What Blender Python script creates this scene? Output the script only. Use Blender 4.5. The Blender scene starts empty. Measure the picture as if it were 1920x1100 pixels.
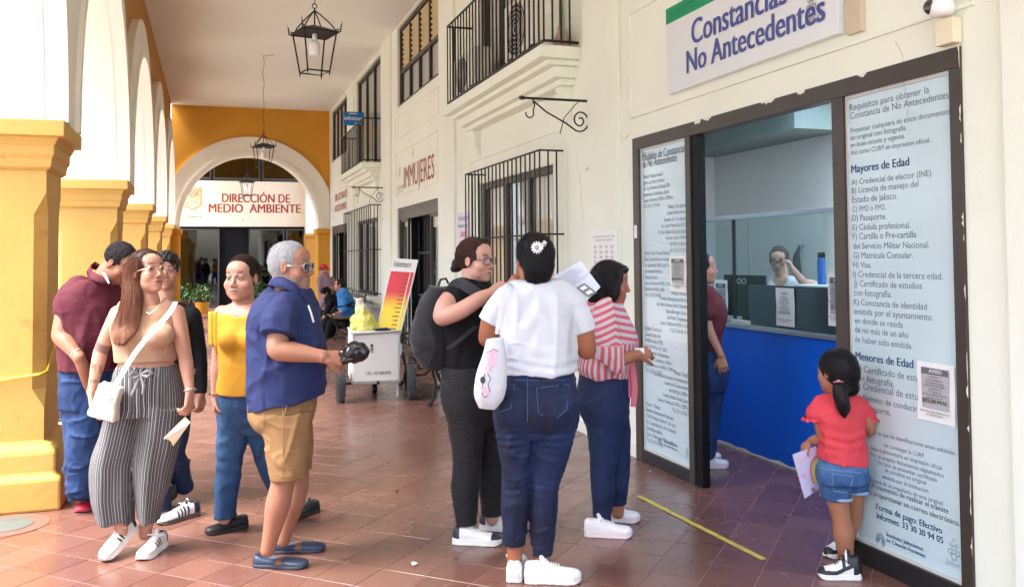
import bpy, math, random
import numpy as np
from mathutils import Vector, Matrix
sc = bpy.context.scene
col = sc.collection
# ------------------------------------------------------------------ camera
CF, CYAW, CPITCH, CROLL, CCY, CAMH = 1663.99, 0.327005, 0.0352288, -0.00846282, 421.625, 1.55
def _cam():
    c, s = math.cos(CYAW), math.sin(CYAW)
    fwd = np.array([s, c, 0]); rt = np.array([c, -s, 0]); up = np.array([0, 0, 1.])
    F = fwd*math.cos(CPITCH)+up*math.sin(CPITCH); u2 = up*math.cos(CPITCH)-fwd*math.sin(CPITCH)
    R = rt*math.cos(CROLL)+u2*math.sin(CROLL); U = u2*math.cos(CROLL)-rt*math.sin(CROLL)
    return F, R, U
CAMF, CAMR, CAMU = _cam()
CAMC = np.array([0, 0, CAMH])
cd = bpy.data.cameras.new('camera'); cam = bpy.data.objects.new('camera', cd); col.objects.link(cam)
M = Matrix(((CAMR[0], CAMU[0], -CAMF[0], 0), (CAMR[1], CAMU[1], -CAMF[1], 0), (CAMR[2], CAMU[2], -CAMF[2], CAMH), (0, 0, 0, 1)))
cam.matrix_world = M
cd.sensor_width = 36; cd.lens = CF/1920*36; cd.shift_y = (CCY-550)/1920; cd.clip_start = 0.05; cd.clip_end = 600
sc.camera = cam
# ------------------------------------------------------------------ world, sun, exposure
SUN_EL, SUN_AZ = math.radians(58), math.radians(-100)      # azimuth from +Y towards +X
w = bpy.data.worlds.new('World'); sc.world = w; w.use_nodes = True
nt = w.node_tree; bg = nt.nodes['Background']
sky = nt.nodes.new('ShaderNodeTexSky'); sky.sky_type = 'NISHITA'; sky.sun_disc = False
sky.sun_elevation = SUN_EL; sky.sun_rotation = SUN_AZ; sky.air_density = 1.0; sky.dust_density = 3.0; sky.ozone_density = 1.0
nt.links.new(sky.outputs[0], bg.inputs[0]); bg.inputs[1].default_value = 0.15
sd = bpy.data.lights.new('sun', 'SUN'); sd.energy = .85; sd.angle = math.radians(25); sd.color = (1, .985, .95)
so = bpy.data.objects.new('sun', sd); col.objects.link(so)
sdir = Vector((math.sin(SUN_AZ)*math.cos(SUN_EL), math.cos(SUN_AZ)*math.cos(SUN_EL), math.sin(SUN_EL)))
so.rotation_euler = sdir.to_track_quat('Z', 'Y').to_euler()
so.location = sdir*30
sc.view_settings.view_transform = 'Standard'; sc.view_settings.look = 'None'; sc.view_settings.gamma = 1
sc.view_settings.use_curve_mapping = False
sc.view_settings.exposure = 3.12
sc.render.engine = 'CYCLES'
sc.cycles.max_bounces = 10; sc.cycles.diffuse_bounces = 6; sc.cycles.caustics_reflective = False; sc.cycles.caustics_refractive = False
# ------------------------------------------------------------------ rays
def ray(px, py): return CAMF+CAMR*(px-960)/CF-CAMU*(py-CCY)/CF
def onz(px, py, z=0.): r = ray(px, py); return CAMC+r*((z-CAMH)/r[2])
def onx(px, py, x): r = ray(px, py); return CAMC+r*(x/r[0])
def ony(px, py, y): r = ray(px, py); return CAMC+r*(y/r[1])
def dep(px, py, d): return CAMC+ray(px, py)*d
# ------------------------------------------------------------------ helpers
def s2l(c):
    return tuple(((v/255)/12.92 if v/255 <= .04045 else ((v/255+.055)/1.055)**2.4) for v in c)
MATS = {}
def mat(name, rgb, rough=.6, var=.12, vscale=3., bump=0., bscale=60., metal=0., spec=.5, coat=0., fine=.0, fscale=200., trans=0., sss=0., attr=None, sheen=0., bdist=.01, stretch=None, obvar=0., dirt=None, emit=0., folds=0.):
    if name in MATS: return MATS[name]
    m = bpy.data.materials.new(name); m.use_nodes = True; t = m.node_tree; N = t.nodes; L = t.links
    b = N['Principled BSDF']
    b.inputs['Roughness'].default_value = rough; b.inputs['Metallic'].default_value = metal
    b.inputs['Specular IOR Level'].default_value = spec; b.inputs['Coat Weight'].default_value = coat
    b.inputs['Coat Roughness'].default_value = .08
    b.inputs['Transmission Weight'].default_value = trans
    if sss: b.inputs['Subsurface Weight'].default_value = sss; b.inputs['Subsurface Scale'].default_value = .02; b.inputs['Subsurface Radius'].default_value = (1, .35, .2)
    if sheen: b.inputs['Sheen Weight'].default_value = sheen; b.inputs['Sheen Roughness'].default_value = .5
    tc = N.new('ShaderNodeTexCoord'); src = tc.outputs['Object']
    if stretch:
        mp = N.new('ShaderNodeMapping'); mp.inputs['Scale'].default_value = stretch; L.new(src, mp.inputs[0]); src2 = mp.outputs[0]
    else: src2 = src
    if attr:
        a = N.new('ShaderNodeAttribute'); a.attribute_name = attr; base = a.outputs['Color']
    else:
        rg = N.new('ShaderNodeRGB'); rg.outputs[0].default_value = (*rgb, 1); base = rg.outputs[0]
    def mult(base, val, lo, hi):
        mr = N.new('ShaderNodeMapRange'); mr.inputs['From Min'].default_value = .25; mr.inputs['From Max'].default_value = .75
        mr.inputs['To Min'].default_value = lo; mr.inputs['To Max'].default_value = hi
        L.new(val, mr.inputs['Value'])
        vm = N.new('ShaderNodeVectorMath'); vm.operation = 'SCALE'; L.new(base, vm.inputs[0]); L.new(mr.outputs[0], vm.inputs['Scale'])
        return vm.outputs[0]
    if var:
        n = N.new('ShaderNodeTexNoise'); n.inputs['Scale'].default_value = vscale; n.inputs['Detail'].default_value = 6; n.inputs['Roughness'].default_value = .6
        L.new(src2, n.inputs['Vector']); base = mult(base, n.outputs['Fac'], 1-var, 1+var*.6)
    if fine:
        n = N.new('ShaderNodeTexNoise'); n.inputs['Scale'].default_value = fscale; n.inputs['Detail'].default_value = 3
        L.new(src2, n.inputs['Vector']); base = mult(base, n.outputs['Fac'], 1-fine, 1+fine)
    if obvar:
        oi = N.new('ShaderNodeObjectInfo'); mr = N.new('ShaderNodeMapRange'); mr.inputs['To Min'].default_value = 1-obvar; mr.inputs['To Max'].default_value = 1+obvar
        L.new(oi.outputs['Random'], mr.inputs['Value']); vm = N.new('ShaderNodeVectorMath'); vm.operation = 'SCALE'
        L.new(base, vm.inputs[0]); L.new(mr.outputs[0], vm.inputs['Scale']); base = vm.outputs[0]
    if dirt:   # (colour, scale, threshold, amount): worn or stained patches with their own shape
        dc, dsc, dth, dam = dirt
        n = N.new('ShaderNodeTexNoise'); n.inputs['Scale'].default_value = dsc; n.inputs['Detail'].default_value = 9; n.inputs['Roughness'].default_value = .7
        L.new(src, n.inputs['Vector']); mr = N.new('ShaderNodeMapRange'); mr.inputs['From Min'].default_value = dth; mr.inputs['From Max'].default_value = dth+.08
        mr.inputs['To Max'].default_value = dam; L.new(n.outputs['Fac'], mr.inputs['Value'])
        mx = N.new('ShaderNodeMix'); mx.data_type = 'RGBA'; L.new(mr.outputs[0], mx.inputs['Factor']); L.new(base, mx.inputs['A']); mx.inputs['B'].default_value = (*dc, 1); base = mx.outputs['Result']
    L.new(base, b.inputs['Base Color'])
    prev = None
    if folds:
        f1 = N.new('ShaderNodeMapping'); f1.inputs['Scale'].default_value = (1, 1, .55); f1.inputs['Rotation'].default_value = (.3, .2, .4); L.new(src, f1.inputs[0])
        f2 = N.new('ShaderNodeTexNoise'); f2.noise_type = 'RIDGED_MULTIFRACTAL'; f2.inputs['Scale'].default_value = 6; f2.inputs['Detail'].default_value = 2.5; f2.inputs['Distortion'].default_value = 1.2; L.new(f1.outputs[0], f2.inputs['Vector'])
        f3 = N.new('ShaderNodeBump'); f3.inputs['Strength'].default_value = min(1, folds*2); f3.inputs['Distance'].default_value = .03; L.new(f2.outputs['Fac'], f3.inputs['Height']); L.new(f3.outputs[0], b.inputs['Normal']); prev = f3
    if bump:
        n = N.new('ShaderNodeTexNoise'); n.inputs['Scale'].default_value = bscale; n.inputs['Detail'].default_value = 5
        L.new(src2, n.inputs['Vector']); bp = N.new('ShaderNodeBump'); bp.inputs['Strength'].default_value = bump; bp.inputs['Distance'].default_value = bdist
        L.new(n.outputs['Fac'], bp.inputs['Height']); L.new(bp.outputs[0], b.inputs['Normal'])
        if prev: L.new(prev.outputs[0], bp.inputs['Normal'])
    if emit: L.new(base, b.inputs['Emission Color']); b.inputs['Emission Strength'].default_value = emit
    MATS[name] = m; return m
def glass_mat(name, tint=(.9, .95, .93), refl=.08, rough=.02, alpha=.9, mx_=.8):
    if name in MATS: return MATS[name]
    m = bpy.data.materials.new(name); m.use_nodes = True; t = m.node_tree; N = t.nodes; L = t.links
    for n in list(N): N.remove(n)
    o = N.new('ShaderNodeOutputMaterial'); tr = N.new('ShaderNodeBsdfTransparent'); tr.inputs[0].default_value = (*[c*alpha for c in tint], 1)
    g = N.new('ShaderNodeBsdfGlossy'); g.inputs['Roughness'].default_value = rough; mx = N.new('ShaderNodeMixShader')
    lw = N.new('ShaderNodeLayerWeight'); lw.inputs[0].default_value = .35; mr = N.new('ShaderNodeMapRange'); mr.inputs['To Min'].default_value = refl; mr.inputs['To Max'].default_value = mx_
    L.new(lw.outputs['Fresnel'], mr.inputs['Value']); L.new(mr.outputs[0], mx.inputs[0]); L.new(tr.outputs[0], mx.inputs[1]); L.new(g.outputs[0], mx.inputs[2]); L.new(mx.outputs[0], o.inputs[0])
    MATS[name] = m; return m

def tag(o, label=None, cat=None, group=None, kind=None):
    if label: o['label'] = label
    if cat: o['category'] = cat
    if group: o['group'] = group
    if kind: o['kind'] = kind
    return o
def thing(name, label, cat, loc=(0, 0, 0), group=None):
    o = bpy.data.objects.new(name, None); col.objects.link(o); o.location = loc; o.empty_display_size = .1
    return tag(o, label, cat, group)
def wloc(o):
    v = Vector((0, 0, 0))
    while o is not None: v = v+o.location; o = o.parent
    return v
def link_mesh(name, me, m, parent=None, kind=None):
    o = bpy.data.objects.new(name, me); col.objects.link(o)
    if m is not None and not me.materials: me.materials.append(m)
    if parent is not None:
        o.parent = parent
        if wloc(parent).length > 1e-9: o.matrix_parent_inverse = Matrix.Translation(-wloc(parent))
    if kind: o['kind'] = kind
    return o
def shade(me, angle=None):
    me.polygons.foreach_set('use_smooth', np.ones(len(me.polygons), dtype=bool))
    if angle is not None:
        try: me.set_sharp_from_angle(angle=math.radians(angle))
        except Exception: pass
def copy_tree(o, loc, parent=None):
    c = o.copy(); col.objects.link(c)
    if parent is None: c.location = loc
    else: c.parent = parent
    for ch in o.children: copy_tree(ch, None, c)
    return c
class MB:
    def __init__(s): s.v = []; s.f = []
    def add(s, vs, fs):
        n = len(s.v); s.v += [tuple(float(q) for q in p) for p in vs]; s.f += [tuple(n+i for i in f) for f in fs]; return s
    def box(s, a, b):
        x0, y0, z0 = [min(p, q) for p, q in zip(a, b)]; x1, y1, z1 = [max(p, q) for p, q in zip(a, b)]
        return s.add([(x0, y0, z0), (x1, y0, z0), (x1, y1, z0), (x0, y1, z0), (x0, y0, z1), (x1, y0, z1), (x1, y1, z1), (x0, y1, z1)],
                     [(0, 3, 2, 1), (4, 5, 6, 7), (0, 1, 5, 4), (1, 2, 6, 5), (2, 3, 7, 6), (3, 0, 4, 7)])
    def frustum(s, c0, h0, c1, h1):   # rectangles (cx,cy,z) with half sizes
        P = [(c[0]+i*h[0], c[1]+j*h[1], c[2]) for c, h in ((c0, h0), (c1, h1)) for i, j in ((-1, -1), (1, -1), (1, 1), (-1, 1))]
        return s.add(P, [(0, 3, 2, 1), (4, 5, 6, 7), (0, 1, 5, 4), (1, 2, 6, 5), (2, 3, 7, 6), (3, 0, 4, 7)])
    def quad(s, a, b, c, d): return s.add([a, b, c, d], [(0, 1, 2, 3)])
    def obox(s, c, ax, hs):   # oriented box: centre, 3 axes, half sizes
        c = np.array(c, float); ax = [np.array(a, float)/np.linalg.norm(a) for a in ax]
        P = [c+ax[0]*i*hs[0]+ax[1]*j*hs[1]+ax[2]*k*hs[2] for k in (-1, 1) for i, j in ((-1, -1), (1, -1), (1, 1), (-1, 1))]
        return s.add(P, [(0, 3, 2, 1), (4, 5, 6, 7), (0, 1, 5, 4), (1, 2, 6, 5), (2, 3, 7, 6), (3, 0, 4, 7)])
    def tube(s, pts, r, n=8, cap=True):
        pts = [np.array(p, float) for p in pts]; m = len(pts); rr = r if hasattr(r, '__len__') else [r]*m
        rings = []; up = np.array([0, 0, 1.])
        prev = None
        for i, p in enumerate(pts):
            t = pts[min(i+1, m-1)]-pts[max(i-1, 0)]; t = t/(np.linalg.norm(t)+1e-12)
            if prev is None:
                u = np.cross(t, up if abs(t[2]) < .9 else np.array([1., 0, 0]))
            else: u = prev-t*(prev@t)
            u = u/(np.linalg.norm(u)+1e-12); prev = u; v = np.cross(t, u)
            rings.append([p+(u*math.cos(a)+v*math.sin(a))*rr[i] for a in [2*math.pi*k/n for k in range(n)]])
        V = [q for rg in rings for q in rg]
        F = [(i*n+k, i*n+(k+1) % n, (i+1)*n+(k+1) % n, (i+1)*n+k) for i in range(m-1) for k in range(n)]
        if cap: F += [tuple(range(n))[::-1], tuple((m-1)*n+k for k in range(n))]
        return s.add(V, F)
    def lathe(s, prof, n=24, c=(0, 0, 0), axis=2):
        V = []
        for r, h in prof:
            for k in range(n):
                a = 2*math.pi*k/n; p = (r*math.cos(a), r*math.sin(a), h)
                if axis == 0: p = (p[2], p[0], p[1])
                if axis == 1: p = (p[0], p[2], p[1])
                V.append((p[0]+c[0], p[1]+c[1], p[2]+c[2]))
        m = len(prof); F = [(i*n+k, i*n+(k+1) % n, (i+1)*n+(k+1) % n, (i+1)*n+k) for i in range(m-1) for k in range(n)]
        F += [tuple(range(n))[::-1], tuple((m-1)*n+k for k in range(n))]
        return s.add(V, F)
    def strip(s, A, B, close=False):
        n = len(A); s0 = len(s.v); s.v += [tuple(map(float, p)) for p in A]+[tuple(map(float, p)) for p in B]
        for i in range(n if close else n-1): j = (i+1) % n; s.f.append((s0+i, s0+j, s0+n+j, s0+n+i))
        return s
    def build(s, name, m, parent=None, smooth=None, bevel=0, kind=None, label=None):
        me = bpy.data.meshes.new(name); me.from_pydata(s.v, [], s.f); me.update()
        if smooth is not None: shade(me, smooth)
        o = link_mesh(name, me, m, parent, kind)
        if bevel:
            b = o.modifiers.new('bevel', 'BEVEL'); b.width = bevel; b.segments = 2; b.limit_method = 'ANGLE'
        if label: o['label'] = label
        return o
def fix_normals(me):
    import bmesh
    bm = bmesh.new(); bm.from_mesh(me); bmesh.ops.recalc_face_normals(bm, faces=bm.faces); bm.to_mesh(me); bm.free()
# text as flat print: origin, direction of reading, up direction; fits the given width
_txt = bpy.data.curves.new('lettering', 'FONT'); _txo = bpy.data.objects.new('lettering_source', _txt); col.objects.link(_txo)
_cache = {}
def glyphs(s, bold=0.):
    k = (s, bold)
    if k not in _cache:
        _txt.body = s; _txt.size = 1; _txt.offset = bold; _txt.resolution_u = 3
        dg = bpy.context.evaluated_depsgraph_get(); dg.update()
        me = _txo.evaluated_get(dg).to_mesh()
        V = np.zeros(len(me.vertices)*3); me.vertices.foreach_get('co', V); V = V.reshape(-1, 3)
        F = [tuple(p.vertices) for p in me.polygons]; _txo.evaluated_get(dg).to_mesh_clear()
        _cache[k] = (V, F)
    return _cache[k]
def put_text(mb, s, org, rd, up, size=None, width=None, bold=0., align='L', asp=None):
    V, F = glyphs(s)
    if not len(V): return
    x0, x1 = V[:, 0].min(), V[:, 0].max(); W = x1-x0
    sx = width/W if width else size
    sy = size if size else sx
    off = {'L': 0, 'R': -1, 'C': -.5}[align]*W*sx
    org = np.array(org, float); rd = np.array(rd, float); up = np.array(up, float); nr = np.cross(rd, up)
    for k in range(3 if bold else 1):     # heavier strokes: the same print laid again a hair to the side
        P = org+nr*.0003*k+np.outer((V[:, 0]-x0)*sx+off+(.028*sx*k if k else 0), rd)+np.outer(V[:, 1]*sy, up)
        mb.add(P, F)
# ------------------------------------------------------------------ materials
WALLC = s2l((234, 238, 222))
m_wall = mat('cream_plaster', WALLC, .75, .05, 1.2, .25, 25, fine=.02, fscale=90, bdist=.006, dirt=(s2l((190, 184, 160)), 1.7, .66, .35))
m_white = mat('white_plaster', s2l((232, 228, 214)), .8, .05, 1.5, .3, 30, bdist=.006, dirt=(s2l((165, 158, 145)), 2.5, .68, .4))
m_ochre = mat('ochre_plaster', s2l((182, 124, 34)), .7, .12, .9, .3, 22, bdist=.006)
m_yellow = mat('yellow_plaster', s2l((196, 152, 74)), .65, .12, 1.3, .35, 18, bdist=.008, dirt=(s2l((158, 112, 48)), 5, .60, .45))
m_ceil = mat('ceiling_paint', s2l((228, 230, 220)), .85, .06, .5, .1, 10, dirt=(s2l((200, 186, 170)), .6, .6, .4))
m_bronze = mat('bronze_frame', s2l((70, 62, 54)), .4, .12, 6, .15, 40, metal=.3, fine=.08, fscale=150)
m_black = mat('black_iron', s2l((38, 36, 32)), .5, .2, 20, .2, 80, metal=.4)
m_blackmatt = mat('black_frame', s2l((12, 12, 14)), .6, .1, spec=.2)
m_poster = mat('pale_blue_poster', s2l((194, 216, 220)), .45, .02, 1, coat=.7)
m_trim = mat('white_trim', s2l((205, 205, 200)), .5, .06)
m_ink = mat('grey_ink', s2l((112, 124, 132)), .5, .0)
m_ink2 = mat('blue_ink', s2l((44, 74, 118)), .5, .0)
m_navy = mat('sign_ink', s2l((72, 78, 146)), .5, .0)
m_green = mat('sign_green', s2l((0, 152, 98)), .5, .05)
m_greend = mat('sign_green_print', s2l((0, 120, 80)), .5, .0)
m_signw = mat('sign_white', s2l((224, 230, 232)), .35, .03, coat=.3)
m_red = mat('painted_red_letters', s2l((150, 60, 42)), .7, .12, 5)
m_gold = mat('gold_emblem', s2l((186, 158, 104)), .7, .05)
m_greyp = mat('grey_print', s2l((130, 126, 120)), .7, .05)
m_paper = mat('white_paper', s2l((236, 236, 234)), .7, .02)
m_curtain = mat('grey_curtain', s2l((236, 230, 218)), .8, .06, 3, .3, 8, stretch=(1, 12, .3))
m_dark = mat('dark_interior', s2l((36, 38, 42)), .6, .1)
m_office = mat('office_wall_paint', s2l((226, 230, 228)), .6, .03)
m_officebeam = mat('office_beam_paint', s2l((120, 142, 140)), .6, .03)
m_blue = mat('blue_counter', s2l((4, 100, 226)), .35, .12, 1.2)
m_steel = mat('steel_ledge', s2l((170, 176, 182)), .35, .05, metal=.7)
m_tint = mat('smoked_partition', s2l((58, 76, 80)), .12, .1, 2, spec=.5)
m_glass = glass_mat('window_glass', (.95, .97, .97), .04, mx_=.3, alpha=.97)
m_gclear = glass_mat('clear_glass', (.86, .94, .93), .02, mx_=.10, alpha=.95)
m_slat = mat('louvre_wood', s2l((196, 176, 130)), .7, .1, 4)
m_ac = mat('ac_white', s2l((228, 226, 214)), .5, .06)
m_grout = mat('grout', s2l((166, 128, 112)), .8, .2, 8)
m_pave = mat('courtyard_stone', s2l((180, 174, 162)), .8, .15, 1)

# ------------------------------------------------------------------ floor and its tiles
ground = MB().quad((-250, -250, -.12), (250, -250, -.12), (250, 250, -.12), (-250, 250, -.12)).build('ground', m_pave, kind='structure')
mf = MB(); mf.box((-1.72, -9, -.1), (8.5, 34, -.0022)); floor = mf.build('floor', m_grout, kind='structure')
TA = .7614; TS = .2465
tA = np.array([math.cos(TA), -math.sin(TA)]); tB = np.array([math.sin(TA), math.cos(TA)])
A0, B0 = -.757, 4.28
def tile_material():
    m = mat('red_clay_tile', (1, 1, 1), .3, 0); t = m.node_tree; N = t.nodes; L = t.links; b = N['Principled BSDF']
    g = N.new('ShaderNodeNewGeometry')
    def dot(v, off):
        d = N.new('ShaderNodeVectorMath'); d.operation = 'DOT_PRODUCT'; L.new(g.outputs['Position'], d.inputs[0]); d.inputs[1].default_value = (v[0]/TS, v[1]/TS, 0)
        a = N.new('ShaderNodeMath'); a.inputs[1].default_value = -off/TS; L.new(d.outputs['Value'], a.inputs[0])
        f = N.new('ShaderNodeMath'); f.operation = 'FLOOR'; L.new(a.outputs[0], f.inputs[0]); return f.outputs[0]
    cx = N.new('ShaderNodeCombineXYZ'); L.new(dot(tA, A0), cx.inputs[0]); L.new(dot(tB, B0), cx.inputs[1])
    wn = N.new('ShaderNodeTexWhiteNoise'); wn.noise_dimensions = '2D'; L.new(cx.outputs[0], wn.inputs['Vector'])
    cr = N.new('ShaderNodeValToRGB'); e = cr.color_ramp.elements
    e[0].color = (*s2l((104, 70, 61)), 1); e[1].color = (*s2l((120, 84, 74)), 1); x = e.new(.5); x.color = (*s2l((112, 77, 67)), 1)
    L.new(wn.outputs['Value'], cr.inputs[0])
    n = N.new('ShaderNodeTexNoise'); n.inputs['Scale'].default_value = 5; n.inputs['Detail'].default_value = 8; n.inputs['Roughness'].default_value = .65; L.new(g.outputs['Position'], n.inputs['Vector'])
    mx = N.new('ShaderNodeMix'); mx.data_type = 'RGBA'; mr = N.new('ShaderNodeMapRange'); mr.inputs['From Min'].default_value = .42; mr.inputs['From Max'].default_value = .72; mr.inputs['To Max'].default_value = .25
    L.new(n.outputs['Fac'], mr.inputs['Value']); L.new(mr.outputs[0], mx.inputs['Factor']); L.new(cr.outputs[0], mx.inputs['A']); mx.inputs['B'].default_value = (*s2l((128, 94, 80)), 1)
    L.new(mx.outputs['Result'], b.inputs['Base Color'])
    n2 = N.new('ShaderNodeTexNoise'); n2.inputs['Scale'].default_value = 2.2; n2.inputs['Detail'].default_value = 6; L.new(g.outputs['Position'], n2.inputs['Vector'])
    m2 = N.new('ShaderNodeMapRange'); m2.inputs['From Min'].default_value = .3; m2.inputs['From Max'].default_value = .7; m2.inputs['To Min'].default_value = .20; m2.inputs['To Max'].default_value = .32
    L.new(n2.outputs['Fac'], m2.inputs['Value']); L.new(m2.outputs[0], b.inputs['Roughness'])
    bp = N.new('ShaderNodeBump'); bp.inputs['Strength'].default_value = .12; bp.inputs['Distance'].default_value = .004; n3 = N.new('ShaderNodeTexNoise'); n3.inputs['Scale'].default_value = 9; n3.inputs['Detail'].default_value = 4
    L.new(g.outputs['Position'], n3.inputs['Vector']); L.new(n3.outputs['Fac'], bp.inputs['Height']); L.new(bp.outputs[0], b.inputs['Normal'])
    b.inputs['Specular IOR Level'].default_value = .6
    return m
m_tile = tile_material()
def tile_geo(cx, cy, rnd=None):
    h = TS/2-.0019; i = h-.001; P = []
    for hh, z in ((h, -.006), (h, -.0010), (i, 0.)):
        for a, b in ((-1, -1), (1, -1), (1, 1), (-1, 1)):
            p = tA*a*hh+tB*b*hh; P.append((cx+p[0], cy+p[1], z))
    F = [(0, 1, 5, 4), (1, 2, 6, 5), (2, 3, 7, 6), (3, 0, 4, 7), (4, 5, 9, 8), (5, 6, 10, 9), (6, 7, 11, 10), (7, 4, 8, 11), (8, 9, 10, 11)]
    return P, F
tiles = []
for i in range(-120, 120):
    for j in range(-120, 160):
        c = tA*(A0+(i+.5)*TS)+tB*(B0+(j+.5)*TS)
        if -1.6 < c[0] < 8.2 and -3 < c[1] < 31 and not (c[0] > 3.3 and (c[1] > 9.3 or c[1] < 2.2)) and not (c[0] > 4.2): tiles.append(c)
def inview(c):
    d = np.array([c[0], c[1], 0])-CAMC; z = d@CAMF
    return z > .5 and abs(CF*(d@CAMR)/z) < 985 and CCY-CF*(d@CAMU)/z < 1125
tiles.sort(key=lambda c: (not inview(c), c[0]**2+c[1]**2))
P0, F0 = tile_geo(0, 0); tme = bpy.data.meshes.new('tile'); tme.from_pydata(P0, [], F0); tme.materials.append(m_tile)
for c in tiles[:290]:
    o = bpy.data.objects.new('floor_tile', tme); col.objects.link(o); o.parent = floor
    o.location = (c[0], c[1], random.Random(int(c[0]*991+c[1]*77)).uniform(-.0007, .0007))
mbt = MB()
for c in tiles[290:]: mbt.add(*tile_geo(*c))
mbt.build('tiling', m_tile, floor, kind='stuff')

# ------------------------------------------------------------------ ceiling
CZ = 5.6
mb = MB(); mb.box((-1.0, -4, CZ), (3.1, 29.6, CZ+.25)); mb.build('ceiling', m_ceil, kind='structure')

# ------------------------------------------------------------------ generic wall with openings, plane x = const facing -x
def wall_plane(mb, x, y0, y1, z0, z1, holes, depth=.28):
    ys = sorted({y0, y1, *[h[0] for h in holes], *[h[1] for h in holes]}); zs = sorted({z0, z1, *[h[2] for h in holes], *[h[3] for h in holes]})
    for a, b in zip(ys[:-1], ys[1:]):
        for c, d in zip(zs[:-1], zs[1:]):
            if any(h[0] <= a and b <= h[1] and h[2] <= c and d <= h[3] for h in holes): continue
            mb.quad((x, b, c), (x, a, c), (x, a, d), (x, b, d))
            mb.quad((x+depth, a, c), (x+depth, b, c), (x+depth, b, d), (x+depth, a, d))
    for h in holes:
        a, b, c, d = h; X = x+depth
        mb.quad((x, a, c), (X, a, c), (X, a, d), (x, a, d)); mb.quad((X, b, c), (x, b, c), (x, b, d), (X, b, d))
        mb.quad((x, a, d), (X, a, d), (X, b, d), (x, b, d))
        if c > z0: mb.quad((X, a, c), (x, a, c), (x, b, c), (X, b, c))
WX = 3.10
H_OFF = (3.01, 6.19, 0, 2.45); H_WIN = (7.9, 10.35, .95, 2.43); H_BAL = (7.75, 10.3, 3.4, 5.45); H_IMM = (12.46, 15.42, 0, 2.40)
H_LOU = (12.39, 15.36, 4.17, 5.58); H_W3 = (17.4, 19.9, .78, 2.35); H_SB = (17.0, 20.0, 3.4, 5.5); H_FD = (21.5, 24.4, 0, 2.39); H_FW = (21.5, 24.4, 4.13, 5.5)
T_OFF = thing('office_wall', 'long cream plastered office wall on the right side of the arcade', 'wall', (WX, 10, 0))
mb = MB(); wall_plane(mb, WX, -4, 24.8, 0, CZ, [H_OFF, H_WIN, H_BAL, H_IMM, H_LOU, H_W3, H_SB, H_FD, H_FW]); mb.build('wall', m_wall, T_OFF)
mb = MB()
for a, b, c, d in ((11.44, 12.12, 0, CZ), (15.9, 16.75, 0, CZ), (20.25, 21.2, 0, CZ), (6.40, 7.1, 0, CZ), (1.9, 2.78, 0, CZ)):
    mb = MB(); mb.box((WX-.035, a, c), (WX+.01, b, d)); mb.build('pilaster', m_wall, T_OFF, bevel=.006)
def moulding(y0, y1, z0, z1, w=.022, d=.016):
    mb = MB(); x0, x1 = WX-d, WX+.005
    mb.box((x0, y0-w, z0-w), (x1, y1+w, z0)); mb.box((x0, y0-w, z1), (x1, y1+w, z1+w)); mb.box((x0, y0-w, z0), (x1, y0, z1)); mb.box((x0, y1, z0), (x1, y1+w, z1))
    mb.build('panel_moulding', m_wall, T_OFF, bevel=.004)
moulding(12.45, 15.5, 2.64, 3.36); moulding(21.5, 24.3, 2.5, 3.3); moulding(2.95, 6.2, 2.63, 3.42); moulding(7.6, 10.7, .82, 2.72, .02); moulding(12.4, 15.5, 3.62, 4.0, .014, .01); moulding(17.2, 20.1, .7, 2.66)
mb = MB(); mb.box((WX-.01, -4, 0), (WX+.005, 3.0, .1)); mb.box((WX-.01, 6.2, 0), (WX+.005, 12.4, .1)); mb.build('skirting', m_white, T_OFF)
mb = MB(); mb.box((WX-.13, 17.2, .66), (WX+.02, 20.0, .78)); mb.box((WX-.10, 17.3, .56), (WX+.02, 19.9, .66)); mb.build('window_sill', m_wall, T_OFF, bevel=.008)
mb = MB(); mb.box((WX-.1, 7.85, .86), (WX+.02, 10.4, .95)); mb.build('window_sill', m_wall, T_OFF, bevel=.008)
# thin crack and cable marks on the wall
mb = MB(); mb.tube([(WX-.004, 6.38, 4.2), (WX-.006, 6.39, 3.2), (WX-.008, 6.41, 2.52), (WX-.012, 6.34, 2.46), (WX-.008, 6.25, 2.49)], .004, 5); mb.build('wall_cable', m_white, T_OFF)

_rg = random.Random(12)
for _k, (_y, _z, _n) in enumerate(((7.25, 2.3, 9), (11.2, 2.9, 10), (2.6, 2.2, 12), (10.9, .9, 7), (3.4, 2.56, 7))):
    _p = [(WX-.0365 if (6.4 < _y < 7.1 or 11.44 < _y < 12.12) else WX-.0008, _y, _z)]
    for _i in range(_n): _p.append((_p[-1][0], _p[-1][1]+_rg.uniform(-.03, .03), _p[-1][2]-_rg.uniform(.02, .07)))
    MB().tube(_p, .0010, 4).build('hairline_crack', mat('crack_shadow', s2l((150, 144, 126)), .9, .1), T_OFF)
def frame_rect(mb, x0, x1, y0, y1, z0, z1, w):
    mb.box((x0, y0, z0), (x1, y0+w, z1)); mb.box((x0, y1-w, z0), (x1, y1, z1)); mb.box((x0, y0+w, z1-w), (x1, y1-w, z1)); mb.box((x0, y0+w, z0), (x1, y1-w, z0+w))

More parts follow.
